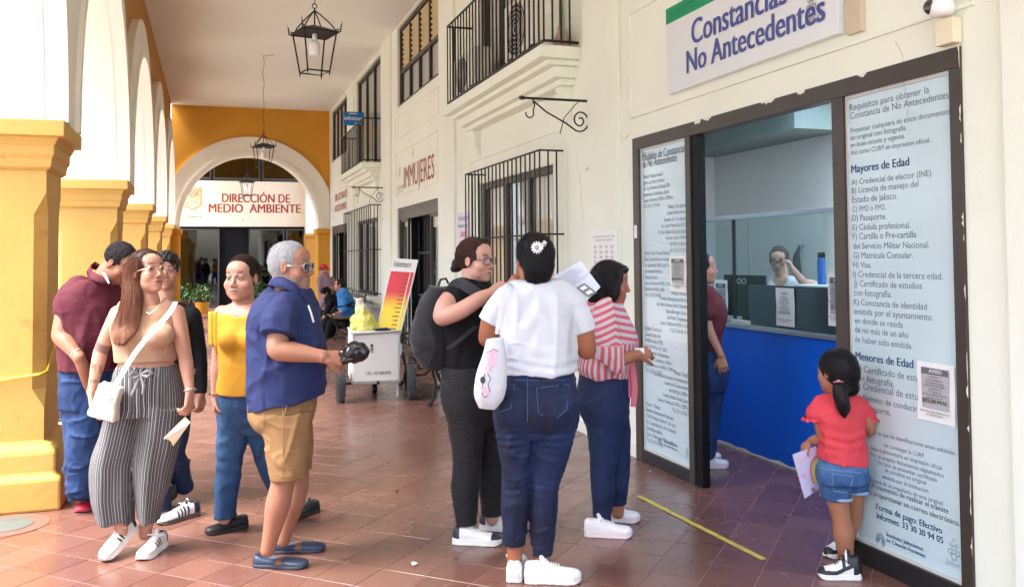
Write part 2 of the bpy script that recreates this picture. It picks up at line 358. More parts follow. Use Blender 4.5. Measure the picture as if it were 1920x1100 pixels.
def window_unit(hole, name, label, cols, curtain=True, split=None, louvre=False, glass=m_glass, fw=.07, transom=None):
    y0, y1, z0, z1 = hole; t = thing(name, label, 'window', (WX, (y0+y1)/2, z0))
    mb = MB(); frame_rect(mb, WX+.04, WX+.11, y0, y1, z0, z1, fw)
    mb.build('frame', m_bronze, t, bevel=.004)
    n = cols; wy = (y1-y0-2*fw)/n; zt = z1-fw
    if transom: MB().box((WX+.045, y0+fw, transom-.03), (WX+.105, y1-fw, transom+.03)).build('transom', m_bronze, t)
    for i in range(n):
        a = y0+fw+i*wy
        if i: MB().box((WX+.05, a-.025, z0+fw), (WX+.10, a+.025, zt)).build('mullion', m_bronze, t)
        segs = [(z0+fw, transom-.03), (transom+.03, zt)] if transom else [(z0+fw, zt)]
        for k, (c, d) in enumerate(segs):
            if louvre and k == 1:
                m = int((d-c)/.085)
                for q in range(m):
                    z = c+(q+.5)*(d-c)/m
                    MB().obox((WX+.09, a+wy/2, z), ((.6, 0, -.8), (0, 1, 0), (.8, 0, .6)), (.034, wy/2-.03, .005)).build('slat', m_slat, t)
            else:
                MB().box((WX+.072, a+.02, c), (WX+.076, a+wy-.02, d)).build('pane', glass, t)
    if curtain:
        mb = MB(); N = int((y1-y0)/.035); ys = np.linspace(y0+.03, y1-.03, N)
        xs = [WX+.115+.018*math.sin(i*1.9+.7*math.sin(i*.31)) for i in range(N)]
        zt2 = (transom if louvre else z1)-.02
        mb.strip([(x, y, z0+.02) for x, y in zip(xs, ys)], [(x, y, zt2) for x, y in zip(xs, ys)]); mb.build('curtain', m_curtain, t, smooth=60)
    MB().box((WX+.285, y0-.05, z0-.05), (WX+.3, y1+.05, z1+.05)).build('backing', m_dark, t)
    return t
window_unit(H_WIN, 'office_window', 'wide bronze framed window with grey curtains behind the big projecting grille', 3)
window_unit(H_LOU, 'louvre_window', 'tall upper window with wooden louvre slats above pale panels, over the IMMUJERES door', 4, louvre=True, transom=4.79)
window_unit(H_W3, 'office_window', 'small far window behind a grille between the two far doors', 3)
window_unit(H_SB, 'balcony_door', 'tall curtained balcony door behind the small far balcony', 3)
window_unit(H_FW, 'office_window', 'farthest upper window beside the ochre end wall', 4)
window_unit(H_BAL, 'balcony_door', 'tall dark balcony door behind the near balcony with the air conditioners', 4)

def grille(name, label, y0, y1, z0, z1, xo, n, zr, far=False):
    t = thing(name, label, 'window grille', (xo, (y0+y1)/2, z0))
    r = .008 if not far else .009
    for z in zr:
        MB().tube([(WX, y0, z), (xo, y0, z), (xo, y1, z), (WX, y1, z)], r*1.2, 6).build('rail', m_black, t)
    for i in range(n+1):
        y = y0+(y1-y0)*i/n; MB().tube([(xo, y, z0), (xo, y, z1)], r, 6).build('bar', m_black, t)
    for y in (y0, y1):
        for k in (1, 2):
            x = xo+(WX-xo)*k/3; MB().tube([(x, y, z0), (x, y, z1)], r, 6).build('bar', m_black, t)
    return t
grille('window_grille', 'large black iron window grille projecting behind the women with the backpack', 7.6, 10.1, .92, 2.52, 2.85, 19, (.96, 1.75, 2.52))
grille('window_grille', 'small black iron window grille on the far window above the white sill', 17.0, 20.6, .8, 2.56, 2.9, 16, (.85, 1.7, 2.56), True)

# ------------------------------------------------------------------ balconies
def balcony(label, y0, y1, xo, z, n, hrail, depth):
    t = thing('balcony', label, 'balcony', (WX, (y0+y1)/2, z))
    d = WX-xo
    for k, (e, za, zb) in enumerate(((0, -.11, 0), (.09, -.16, -.11), (.17, -.26, -.16), (.24, -.32, -.26))):
        MB().box((xo+e, y0+e*.6, z+za), (WX+.01, y1-e*.6, z+zb)).build('slab_step', m_wall, t, bevel=.01)
    for y in (y0+.28, y1-.28):
        mb = MB(); pr = [(WX+.01, z-.31), (xo+.26, z-.31), (xo+.3, z-.38), (WX-.07, z-.5), (WX-.03, z-.6), (WX+.01, z-.66)]
        A = [(p[0], y-.07, p[1]) for p in pr]; B = [(p[0], y+.07, p[1]) for p in pr]; k = len(pr)
        mb.add(A+B, [tuple(range(k))[::-1], tuple(range(k, 2*k))]+[(i, (i+1) % k, k+(i+1) % k, k+i) for i in range(k)])
        o = mb.build('bracket', m_wall, t); fix_normals(o.data)
    e = .05
    pts = [(WX, y0+e), (xo+e, y0+e), (xo+e, y1-e), (WX, y1-e)]
    for zz, r in ((z+.045, .014), (z+hrail, .014)):
        MB().tube([(p[0], p[1], zz) for p in pts], r, 6).build('rail', m_black, t)
    for i in range(n+1):
        y = y0+e+(y1-y0-2*e)*i/n; MB().box((xo+e-.007, y-.007, z+.03), (xo+e+.007, y+.007, z+hrail)).build('bar', m_black, t)
    m = max(3, int((WX-xo)/.09))
    for y in (y0+e, y1-e):
        for i in range(1, m): x = xo+e+(WX-xo-e)*i/m; MB().box((x-.007, y-.007, z+.03), (x+.007, y+.007, z+hrail)).build('bar', m_black, t)
    return t
balcony('near white balcony with black railing holding two air conditioners', 7.2, 10.65, 2.72, 3.40, 27, 1.0, .38)
balcony('small far white balcony with black railing above the small window', 16.95, 20.1, 2.72, 3.38, 20, .85, .35)
def ac_unit(y0, y1, x0, z0, h, label):
    t = thing('air_conditioner', label, 'air conditioner', ((x0+.15), (y0+y1)/2, z0))
    MB().box((x0, y0, z0+.03), (x0+.24, y1, z0+h)).build('casing', m_ac, t, bevel=.012)
    yc = y0+(y1-y0)*.6; zc = z0+h/2+.01; R = min(h*.42, (y1-y0)*.36)
    MB().lathe([(R, x0-.004), (R, x0+.004)], 28, (0, yc, zc), 0).build('fan_opening', m_dark, t)
    for k in range(6):
        r = R*(k+1)/6.2; mb = MB(); mb.tube([(x0-.012, yc+r*math.cos(a), zc+r*math.sin(a)) for a in np.linspace(0, 2*math.pi, 29)], .004, 5, cap=False); mb.build('guard_ring', m_ac, t)
    MB().box((x0+.03, y0-.012, z0+.35*h), (x0+.19, y0, z0+.8*h)).build('service_cover', m_ac, t, bevel=.004)
    MB().box((x0+.1, y0-.016, z0+.55*h), (x0+.15, y0-.012, z0+.7*h)).build('rating_plate', m_paper, t)
    for yy in (y0+.08, y1-.1): MB().box((x0+.02, yy, z0), (x0+.22, yy+.05, z0+.03)).build('foot', m_dark, t)
ac_unit(7.55, 8.45, 2.80, 3.43, .62, 'nearer white air conditioner unit standing on the near balcony')
ac_unit(9.55, 10.4, 2.80, 3.43, .5, 'farther white air conditioner unit at the far end of the near balcony')
mb = MB()
rg = random.Random(4)
pts = [(2.80, 10.4-.12*i, 3.44+.03*abs(math.sin(i*1.3))+rg.uniform(0, .03)) for i in range(26)]
tag(MB().tube(pts, .011, 6).build('cable', m_blackmatt, None, smooth=40), 'black cable bundle lying along the near balcony edge', 'cable')
pts = [(2.86+.02*i, 7.75-.03*i+.02*math.sin(i), 3.46+.16*math.sin(i*.45)) for i in range(12)]
tag(MB().tube(pts, .01, 6).build('cable', m_blackmatt, None, smooth=40), 'looped black hose at the near corner of the near balcony', 'hose')
for k, (yy, ln) in enumerate(((7.42, .2), (7.36, .15))):
    tag(MB().lathe([(.035, 0), (.036, ln*.5), (.015, ln*.75), (.012, ln)], 12, (2.98+k*.05, yy, 3.42)).build('bottle', mat('dusty_bottle', s2l((180, 150, 130)), .4, .1), smooth=40), ['taller dusty plastic bottle on the near balcony corner', 'shorter dusty plastic bottle on the near balcony corner'][k], 'bottle')

# ------------------------------------------------------------------ iron brackets
def scroll_bracket(y, z, L, label, dz=.26):
    t = thing('iron_bracket', label, 'bracket', (WX, y, z))
    MB().tube([(WX, y, z), (WX-L+.06, y, z), (WX-L+.03, y, z), (WX-L+.015, y, z), (WX-L, y, z)], [.011, .011, .02, .012, .002], 8).build('arm', m_black, t, smooth=50)
    MB().box((WX-.012, y-.015, z-dz-.1), (WX-.002, y+.015, z+.07)).build('wall_plate', m_black, t)
    pts = [(WX-L+.13, y, z-.02), (WX-L*.62, y, z-.11), (WX-L*.35, y, z-.2)]
    cx, cz = WX-.1, z-.17
    for i in range(26):
        a = math.radians(-115+i*24); r = .1*(1-i/30); pts.append((cx+r*math.cos(a)*.9, y, cz+r*math.sin(a)*(1.0)))
    MB().tube(pts, .007, 6).build('scroll', m_black, t, smooth=50)
    hx = WX-L+.13; pts = [(hx, y, z)]+[(hx+.015*math.sin(a)*(1 if a < 3.2 else -1.6), y, z-.03-.03*a/1.5) for a in np.linspace(.3, 3.4, 8)]
    pts += [(hx-.03+.035*math.cos(a), y, z-.13+.035*math.sin(a)) for a in np.linspace(.5, -3.4, 10)]
    MB().tube(pts, .006, 6).build('hook', m_black, t, smooth=50)
    MB().tube([(WX-.1, y, z), (WX-.16, y-.02, z-.05), (WX-.26, y-.03, z-.16), (WX-.3, y-.03, z-.3)], .004, 5).build('wire', m_black, t, smooth=50)
    MB().tube([(WX-.01, y, z+.2), (WX-.012, y, z), (WX-.012, y-.02, z-.35), (WX-.02, y-.03, z-.55), (WX-.05, y, z-.6), (WX-.02, y+.02, z-.58)], .004, 5).build('wire', m_greyp, t, smooth=50)
scroll_bracket(7.0, 2.88, .66, 'black scrolled iron bracket on the wall above the big window grille')
scroll_bracket(16.6, 2.86, .62, 'black scrolled iron bracket under the small far balcony')

# ------------------------------------------------------------------ office front: bronze frame, poster panels
t = thing('sliding_entrance', 'bronze framed sliding entrance with two pale blue text panels', 'doorway', (WX, 4.6, 0)); T_FRONT = t
X0, X1 = WX-.012, WX+.07
MB().box((X0, 3.01, 2.36), (X1, 6.19, 2.45)).build('head_rail', m_bronze, t, bevel=.003)
for a, b, n in ((6.095, 6.19, 'jamb'), (5.325, 5.39, 'mullion'), (3.775, 3.86, 'mullion'), (3.01, 3.075, 'jamb')):
    MB().box((X0, a, 0), (X1, b, 2.36)).build(n, m_bronze if a > 3.1 else m_bronze, t, bevel=.003)
m_dkb = mat('dark_bronze_rail', s2l((30, 29, 29)), .45, .15, 8, .15, 60)
MB().box((X0+.002, 5.39, 0), (X1, 6.095, .085)).build('bottom_rail', m_dkb, t, bevel=.003)
MB().box((X0+.002, 3.075, 0), (X1, 3.775, .10)).build('bottom_rail', m_dkb, t, bevel=.003)
MB().box((WX+.0, 5.235, 0), (WX+.058, 5.3245, 2.36)).build('sliding_door_edge', m_blackmatt, t, bevel=.004)
for y0, y1, z0 in ((5.39, 6.095, .085), (3.075, 3.775, .10)):
    mb = MB(); frame_rect(mb, WX+.008, WX+.03, y0, y1, z0, 2.36, .016); mb.build('glazing_bead', m_trim, t)
    MB().box((WX+.018, y0+.016, z0+.016), (WX+.024, y1-.016, 2.344)).build('poster', m_poster, t)
# peeled paint along the frame
rg = random.Random(7); mb = MB()
for k in range(5):
    y = rg.uniform(3.2, 5.9); L_ = rg.uniform(.05, .16); z = 2.447-rg.uniform(0, .012)
    n = 8; top = [(WX-.0135, y+L_*i/n, 2.452) for i in range(n+1)]; bot = [(WX-.0135, y+L_*i/n, z-rg.uniform(.003, .022)*math.sin(math.pi*(i+.2)/(n+.4))) for i in range(n+1)]
    mb.strip(top, bot)
for k in range(14):
    z = rg.uniform(.2, 2.4); h_ = rg.uniform(.03, .15); n = 6
    mb.strip([(WX-.0135, 3.0095, z+h_*i/n) for i in range(n+1)], [(WX-.0135, 3.0095+rg.uniform(.002, .012)*math.sin(math.pi*(i+.2)/(n+.4)), z+h_*i/n) for i in range(n+1)])
mb.build('peeling_paint', m_white, t, kind='stuff')
RD, UP = (0, -1, 0), (0, 0, 1)
XT = WX+.0165
def pline(mb, s, p0, p1, asp, bold=0., x=XT):     # text between two points of the photograph's panel, cap height from the natural proportion
    a = onx(*p0, x); b = onx(*p1, x); V, F = glyphs(s); W = V[:, 0].max()-V[:, 0].min(); wd = abs(a[1]-b[1]); z = (a[2]+b[2])/2
    put_text(mb, s, (x, a[1], z), RD, UP, size=wd/W*asp, width=wd, bold=bold)
mb = MB(); AS = 1.0
R_ = [('Requisitos para obtener la', (1593, 209), (1742, 174)), ('Constancia de No Antecedentes', (1594, 224), (1779, 184)),
      ('Presentar cualquiera de estos documentos', (1595, 251), (1781, 212)), ('en original con fotografía.', (1595, 264), (1700, 243)), ('en buen estado y vigente.', (1595, 278), (1697, 258)), ('Así como CURP en impresión oficial.', (1596, 292), (1744, 266)),
      ('A) Credencial de elector (INE)', (1597, 346), (1746, 331)), ('B) Licencia de manejo del', (1597, 364), (1722, 349)), ('Estado de Jalisco.', (1598, 381), (1683, 372)), ('C) FM2 o FM3.', (1598, 397), (1661, 393)), ('D) Pasaporte.', (1598, 414), (1662, 411)), ('E) Cédula profesional.', (1599, 431), (1707, 428)),
      ('F) Cartilla o Pre-cartilla', (1599, 448), (1718, 446)), ('del Servicio Militar Nacional.', (1600, 466), (1742, 465)), ('G) Matrícula Consular.', (1600, 483), (1712, 485)), ('H) Visa.', (1600, 501), (1634, 502)), ('I) Credencial de la tercera edad.', (1600, 519), (1768, 524)), ('J) Certificado de estudios', (1601, 536), (1729, 542)), ('con fotografía.', (1601, 553), (1672, 558)),
      ('K) Constancia de identidad', (1601, 571), (1738, 581)), ('emitida por el ayuntamiento', (1602, 588), (1747, 601)), ('en donde se resida', (1603, 605), (1693, 615)), ('de no más de un año', (1603, 622), (1703, 634)), ('de haber sido emitida.', (1603, 640), (1711, 655)),
      ('A) Certificado de estudios', (1604, 696), (1748, 718)), ('con fotografía.', (1604, 713), (1676, 724)), ('B) Credencial de estudios.', (1604, 729), (1750, 753)), ('C) Permiso de conducir.', (1604, 746), (1722, 773)), ('D) Pasaporte.', (1604, 764), (1670, 779)), ('E) Visa.', (1604, 781), (1640, 790)),
      ('* A efecto de que las identificaciones antes señaladas', (1612, 806), (1791, 853)), ('no contengan la CURP.', (1658, 838), (1734, 857)), ('deberá presentarla en impresión oficial.', (1632, 845), (1768, 878)), ('* No se aceptan documentos digitalizados.', (1628, 855), (1771, 893)), ('* En caso de presentar certificado', (1641, 870), (1757, 901)), ('de estudios en original', (1659, 886), (1736, 906)), ('emitida por la Institución,', (1655, 898), (1742, 922)), ('deberá de acompañarla de acta original.', (1631, 905), (1770, 944))]
for s, a, b in R_: pline(mb, s, a, b, AS, 0)
pline(mb, '* Al momento de realizar el trámite', (1627, 914), (1778, 958), AS, .006); pline(mb, 'deberá proporcionar un correo electrónico.', (1608, 922), (1799, 981), AS, .006)
mb.build('lettering', m_ink, t)
def hl(*q): mb = MB(); pline(mb, *q); mb.build('heading_lettering', m_ink2, t)
hl('Mayores de Edad', (1596, 325), (1704, 310), AS, .006); hl('Menores de Edad', (1604, 673), (1712, 690), AS, .006)
hl('Forma de pago: Efectivo', (1643, 955), (1766, 998), AS, .005); hl('Informes: 33 30 30 94 05', (1644, 972), (1768, 1016), AS, .005)
hl('Instituto Jalisciense', (1662, 1005), (1731, 1031), .9, .01); hl('de Ciencias Forenses', (1662, 1016), (1735, 1043), .9, .01)
mb = MB()
def emblem_finger(mb, y, z, s, x=XT):
    for k in range(4):
        r = s*(.25+.25*k); A = []; B = []
        for i in range(19):
            a = math.pi*(1.15-1.5*i/18); A.append((x, y-(r*.8)*math.cos(a), z+r*math.sin(a))); B.append((x, y-(r*.8+s*.09)*math.cos(a), z+(r+s*.09)*math.sin(a)))
        mb.strip(A, B)
_q = onx(1651, 1013, XT); emblem_finger(mb, _q[1], _q[2], .034); mb.build('fingerprint_logo', m_ink2, t, kind='stuff')
def jalisco(mb, y, z, s, x=XT, word=True):
    if word: put_text(mb, 'Jalisco', (x, y, z), RD, UP, width=s, size=s/3.2)
    c = y-s*.45
    for k, (dy, dz, r) in enumerate(((0, .38, .16), (-.2, .55, .12), (.2, .55, .12), (0, .72, .12), (-.16, .85, .08), (.16, .85, .08), (0, 1.02, .07))):
        n = 14; cy_, cz_ = c+dy*s, z+dz*s
        mb.strip([(x, cy_+r*s*math.cos(a), cz_+r*s*math.sin(a)) for a in np.linspace(0, 2*math.pi, n+1)], [(x, cy_+r*s*.62*math.cos(a), cz_+r*s*.62*math.sin(a)) for a in np.linspace(0, 2*math.pi, n+1)])
for q in ((3.19, .165, .11), (5.5, .15, .07)): mb = MB(); jalisco(mb, *q); mb.build('state_logo', mat('pale_logo', s2l((140, 160, 170)), .5, 0), t)
# left panel text
mb = MB()
L_ = [('Módulos de Constancias', (1205, 300), (1285, 287), .004), ('de No Antecedentes', (1205, 314), (1269, 303), .004)]
for s, a, b, bo in L_: pline(mb, s, a, b, 1.35, bo)
blocks = [('L', 6.065, 336, ['Módulo "Palacio Federal"', 'Edificio de Palacio Federal', 'Av. Fray Antonio Alcalde # 500,', '(explanada). Guadalajara, Jalisco', 'Lunes a Viernes de 9:00 a 15:00 hrs.', 'Tel. 33 36 13 58 40'], 1250),
          ('R', 5.42, 388, ['Módulo "Las Águilas"', 'Unidad Administrativa', 'Zapopan Sur "Las Águilas"', 'Av. López Mateos Sur #5150', 'Col. Las Águilas Zapopan, Jalisco.', 'Horario Lunes a Viernes', 'de 9:00 a 15:00 hrs.', 'Tel. 33 36 32 26 36'], 0),
          ('L', 6.065, 478, ['Módulo "Gran Terraza Belenes"', 'Plaza Comercial Gran Terraza', 'Av. Laureles # 1300 Local 12', 'casi esquina Periférico', 'Zapopan, Jalisco.', 'Lunes a Viernes de 9:00 a 15:00', 'Sábados de 9:00 a 13:00', 'Tel. 33 33 65 18 88'], 0),
          ('R', 5.42, 554, ['Módulo "Pila Seca"', 'Unidad Administrativa Pila Seca', 'Av. Niños Héroes y Blvd. Marcelino', 'García Barragán, Local 11', 'San Pedro Tlaquepaque', 'Lunes a Viernes de 9:00 a 15:00', 'Tel. 33 36 59 14 73'], 0),
          ('L', 6.065, 617, ['Módulo "Centro Sur"', 'Unidad Centro Sur', 'Periférico Sur # 7835', 'Local B-19 Esq. Av. Colón,', 'Col. Sta. María Tequepexpan', 'San Pedro Tlaquepaque, Jalisco.', 'Lunes a Viernes de 9:00 a 15:00 hrs', 'Tel. 33 32 11 92 89'], 0),
          ('R', 5.42, 706, ['Módulo "Tonalá"', 'Coordinación General de Administración', 'e Innovación Gubernamental', 'Av. Río Nilo # 8096-A', 'Loma Dorada, Tonalá, Jalisco.', 'Lunes a Viernes de 9:00 a 15:00 hrs.', 'Tel. 33 11 87 68 19'], 0),
          ('L', 6.065, 757, ['Módulo "Oblatos"', 'Unidad Administrativa Municipal', '"Gdl. Prisciliano Sánchez" 2do. piso', 'Av. Circunvalación y Av. Artesanos', 'Guadalajara, Jalisco.', 'Lunes a Viernes de 9:00 a 15:00 hrs.', 'Tel. 33 36 53 54 10'], 0)]
for al, y, py, lines, _ in blocks:
    z = onx(1206 if al == 'L' else 1283, py, XT)[2]
    for i, s in enumerate(lines):
        put_text(mb, s, (XT, y, z-.0445*i), RD, UP, size=.041, align=al, width=min(.60, (lambda V: (V[:, 0].max()-V[:, 0].min())*.0315)(glyphs(s)[0])))
put_text(mb, 'Instituto Jalisciense', (XT, 5.80, .195), RD, UP, width=.2, size=.03, bold=.01); put_text(mb, 'de Ciencias Forenses', (XT, 5.80, .168), RD, UP, width=.2, size=.03, bold=.01)
emblem_finger(mb, 5.86, .18, .03)
mb.build('lettering', mat('pale_grey_ink', s2l((118, 130, 140)), .5, 0), t)
MB().box((X0-.008, 6.12, 1.68), (X0, 6.16, 1.78)).build('door_sensor', m_paper, t, bevel=.003)

# ------------------------------------------------------------------ notices taped on things
m_noteg = mat('notice_grey', s2l((176, 176, 178)), .7, .03); m_noted = mat('notice_dark', s2l((100, 102, 106)), .7, .03)
def notice(label, x, y0, y1, z0, z1, tilt=0., border=True, price=True):
    t = thing('notice', label, 'notice', (x, (y0+y1)/2, z0)); w_ = y1-y0; h_ = z1-z0; yc, zc = (y0+y1)/2, (z0+z1)/2
    mb = MB(); n = 6; A = []; c_, s_ = math.cos(tilt), math.sin(tilt)
    def P(u, v, o=0): return (x-o-.004*math.sin(3.1*u+2*v)**2, yc-(u*w_/2*c_-v*h_/2*s_), zc+(u*w_/2*s_+v*h_/2*c_))
    for j in range(n): mb.strip([P(-1+2*i/n, -1+2*j/n) for i in range(n+1)], [P(-1+2*i/n, -1+2*(j+1)/n) for i in range(n+1)])
    mb.build('sheet', m_paper, t, smooth=80)
    if border:
        mb = MB(); mb.quad(P(-.72, -.55, .006), P(.72, -.55, .006), P(.72, .6, .006), P(-.72, .6, .006)); mb.build('grey_print_area', m_noteg, t)
        mb = MB(); mb.quad(P(-.72, .6, .007), P(.72, .6, .007), P(.72, .82, .007), P(-.72, .82, .007)); mb.build('title_band', m_noted, t)
    rd = np.array([0, -c_, s_]); up = np.array([0, s_, c_])
    mb = MB(); put_text(mb, 'AVISO', P(-.3, .66, .009), rd, up, width=w_*.34, size=h_*.09, bold=.008); mb.build('title_lettering', m_paper if border else m_noted, t)
    mb = MB()
    for i, s in enumerate(['Conforme a', 'la Ley de Ingresos', 'del Estado de Jalisco', 'para el ejercicio 2024', 'el precio de la', 'Constancia de', 'No Antecedentes Penales', 'tiene un costo de:']):
        put_text(mb, s, P(0, .5-.1*i, .009), rd, up, size=h_*.05, align='C')
    put_text(mb, '$92.00 M.N.', P(0, -.36, .009), rd, up, width=w_*.66, size=h_*.1, bold=.01, align='C')
    for i, s in enumerate(['GRATUITO PARA PERSONAS DE', 'LA TERCERA EDAD']): put_text(mb, s, P(0, -.68-.1*i, .009), rd, up, size=h_*.045, align='C', bold=.008)
    mb.build('lettering', mat('notice_ink', s2l((60, 60, 64)), .6, 0), t)
a = onx(1722, 676, XT); b = onx(1793, 798, XT); notice('white AVISO price notice taped to the right text panel beside the girl', XT-.004, 3.105, 3.325, .782, 1.05, -.01)
notice('small AVISO price notice taped to the left text panel', XT-.004, 5.43, 5.66, 1.29, 1.545, -.01)

# ------------------------------------------------------------------ sign above the door
t = thing('office_sign', 'large white sign with green corner reading Constancias No Antecedentes above the entrance', 'sign', (WX, 4.6, 2.7))
MB().box((WX-.05, 3.75, 2.68), (WX, 5.55, 3.285)).build('panel', m_signw, t, bevel=.003)
mb = MB(); g0 = onx(1265, 47, WX-.05); g1 = onx(1265, 19, WX-.05); mb.box((WX-.053, 3.75, 3.175), (WX-.05, 5.55, 3.285)); mb.build('green_band', m_green, t)
def sline(mb, s, p0, p1, bold, asp=1.):
    x = WX-.0535; a = onx(*p0, x); b = onx(*p1, x); V, F = glyphs(s); W = V[:, 0].max()-V[:, 0].min(); wd = a[1]-b[1]
    put_text(mb, s, (x, a[1], (a[2]+b[2])/2), RD, UP, size=wd/W*asp, width=wd, bold=bold)
mb = MB(); sline(mb, 'Constancias', (1296, 80), (1474, 12), .008, 1.1); sline(mb, 'No Antecedentes', (1287, 134), (1545, 44), .008, 1.1); mb.build('lettering', m_navy, t)
mb = MB(); jalisco(mb, 4.01, 2.80, .13, WX-.0535); mb.build('state_logo', m_greyp, t)
mb = MB(); x = WX-.0545
put_text(mb, 'Instituto Jalisciense', (x, 5.42, 3.235), RD, UP, size=.035); put_text(mb, 'de Ciencias Forenses', (x, 5.42, 3.20), RD, UP, size=.035); emblem_finger(mb, 5.47, 3.22, .03, x); mb.build('small_print', m_greend, t)
tag(MB().box((WX-.03, 3.60, 2.66), (WX, 3.71, 3.7)).build('timber_post', mat('pale_timber', s2l((205, 190, 165)), .7, .1), bevel=.004), 'pale wooden post right beside the white sign', 'post')
# cctv
t = thing('security_camera', 'white dome camera with dark eye on a cream box above the door corner', 'security camera', (WX, 3.06, 2.45))
MB().box((WX-.055, 3.0, 2.462), (WX-.003, 3.10, 2.575)).build('junction_box', mat('cream_plastic', s2l((232, 222, 190)), .5, .03), t, bevel=.004)
mb = MB(); mb.lathe([(.02, 0), (.047, .008), (.055, .03), (.055, .05), (.045, .075), (.02, .09)], 20, (WX-.055, 3.06, 2.585)); mb.build('housing', m_paper, t, smooth=60)
import bmesh
def sphere(c, r, sc_=(1, 1, 1), n=16):
    bm = bmesh.new(); bmesh.ops.create_uvsphere(bm, u_segments=n, v_segments=max(6, n*2//3), radius=1)
    V = [(c[0]+v.co.x*r*sc_[0], c[1]+v.co.y*r*sc_[1], c[2]+v.co.z*r*sc_[2]) for v in bm.verts]; bm.verts.index_update(); F = [tuple(v.index for v in f.verts) for f in bm.faces]; bm.free(); return V, F
MB().add(*sphere((WX-.085, 3.085, 2.635), .036)).build('lens_ball', mat('dark_glossy_plastic', s2l((40, 40, 44)), .1, 0, coat=1), t, smooth=60)

# ------------------------------------------------------------------ IMMUJERES door, far door
def double_door(hole, label, open_seg, panes):
    y0, y1, z0, z1 = hole; t = thing('doorway', label, 'doorway', (WX, (y0+y1)/2, 0))
    mb = MB(); frame_rect(mb, WX+.03, WX+.10, y0, y1, z0, z1, .07); mb.build('frame', m_bronze, t, bevel=.004)
    MB().box((WX+.035, y0+.07, z1-.2), (WX+.095, y1-.07, z1-.07)).build('head_panel', m_bronze, t)
    for (a, b) in panes:
        mb = MB(); frame_rect(mb, WX+.05, WX+.09, a, b, .0, z1-.2, .04); mb.build('leaf_frame', m_bronze, t)
        MB().box((WX+.068, a+.04, .04), (WX+.072, b-.04, z1-.24)).build('pane', m_glass, t)
        mb = MB(); N = int((b-a)/.04); ys = np.linspace(a+.04, b-.04, N); xs = [WX+.14+.015*math.sin(i*2.1) for i in range(N)]
        mb.strip([(x, y, .03) for x, y in zip(xs, ys)], [(x, y, z1-.25) for x, y in zip(xs, ys)]); mb.build('curtain', m_curtain, t, smooth=60)
    a, b = open_seg
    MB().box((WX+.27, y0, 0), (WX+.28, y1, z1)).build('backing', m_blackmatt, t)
    mb = MB(); mb.box((WX+.1, a, 0), (WX+.24, a+.05, z1-.2)); mb.box((WX+.1, b-.05, 0), (WX+.24, b, z1-.2)); mb.build('open_leaf_edge', m_blackmatt, t)
    for i in range(4): yy = a+.12+(b-a-.24)*i/3; MB().box((WX+.2, yy-.012, .05), (WX+.22, yy+.012, z1-.25)).build('upright_bar', m_dark, t)
    for zz in (.9, 1.6): MB().box((WX+.2, a+.05, zz), (WX+.225, b-.05, zz+.04)).build('cross_bar', m_dark, t)
double_door(H_IMM, 'open bronze doorway under the IMMUJERES lettering', (13.15, 14.75), ((12.53, 13.15), (14.75, 15.35)))
double_door(H_FD, 'farthest open doorway beside the ochre end wall', (22.3, 23.7), ((21.57, 22.3), (23.7, 24.33)))
t = thing('wall_sign', 'painted IMMUJERES lettering on the recessed wall panel above its door', 'sign', (WX, 14, 2.7))
mb = MB()
def wline(mb, s, p0, p1, size, bold=.005, x=WX-.006):
    a = onx(*p0, x); b = onx(*p1, x); put_text(mb, s, (x, a[1], (a[2]+b[2])/2), RD, UP, size=size, width=a[1]-b[1], bold=bold)
wline(mb, 'IMMUJERES', (757, 354), (814, 332), .52, .0); mb.build('lettering', mat('faded_red_letters', s2l((178, 100, 84)), .7, .15, 6), t)
mb = MB(); jalisco(mb, 15.3, 2.85, .3, WX-.006, False); jalisco(mb, 14.2, 3.12, .2, WX-.006, False); put_text(mb, 'TLAQUEPAQUE', (WX-.006, 15.4, 2.72), RD, UP, width=.55, size=.1); put_text(mb, 'GOBIERNO MUNICIPAL', (WX-.006, 15.4, 2.66), RD, UP, width=.55, size=.06); mb.build('emblem', mat('faint_grey_print', s2l((196, 188, 164)), .7, .05), t)
t = thing('wall_sign', 'small painted sign PROTECCIÓN AMBIENTAL above the farthest doorway', 'sign', (WX, 23, 2.6))
mb = MB(); wline(mb, 'DIR. DE SALUD', (628, 380), (651, 366), .26, .005); wline(mb, 'PROTECCIÓN AMBIENTAL', (628, 398), (651, 390), .24); mb.build('lettering', mat('faded_red_letters', (0, 0, 0)), t)
mb = MB(); put_text(mb, 'TLAQUEPAQUE', (WX-.006, 24.25, 2.6), RD, UP, width=.5, size=.1); jalisco(mb, 24.2, 2.7, .3, WX-.006, False); mb.build('emblem', mat('faint_grey_print', (0, 0, 0)), t)
# papers on the wall
t = thing('paper_notice', 'white printed sheet taped to the wall behind the striped woman', 'notice', (WX, 6.7, 1.5))
P = [onx(*p, WX-.02) for p in ((1117, 438), (1167, 436), (1168, 506), (1110, 508))]
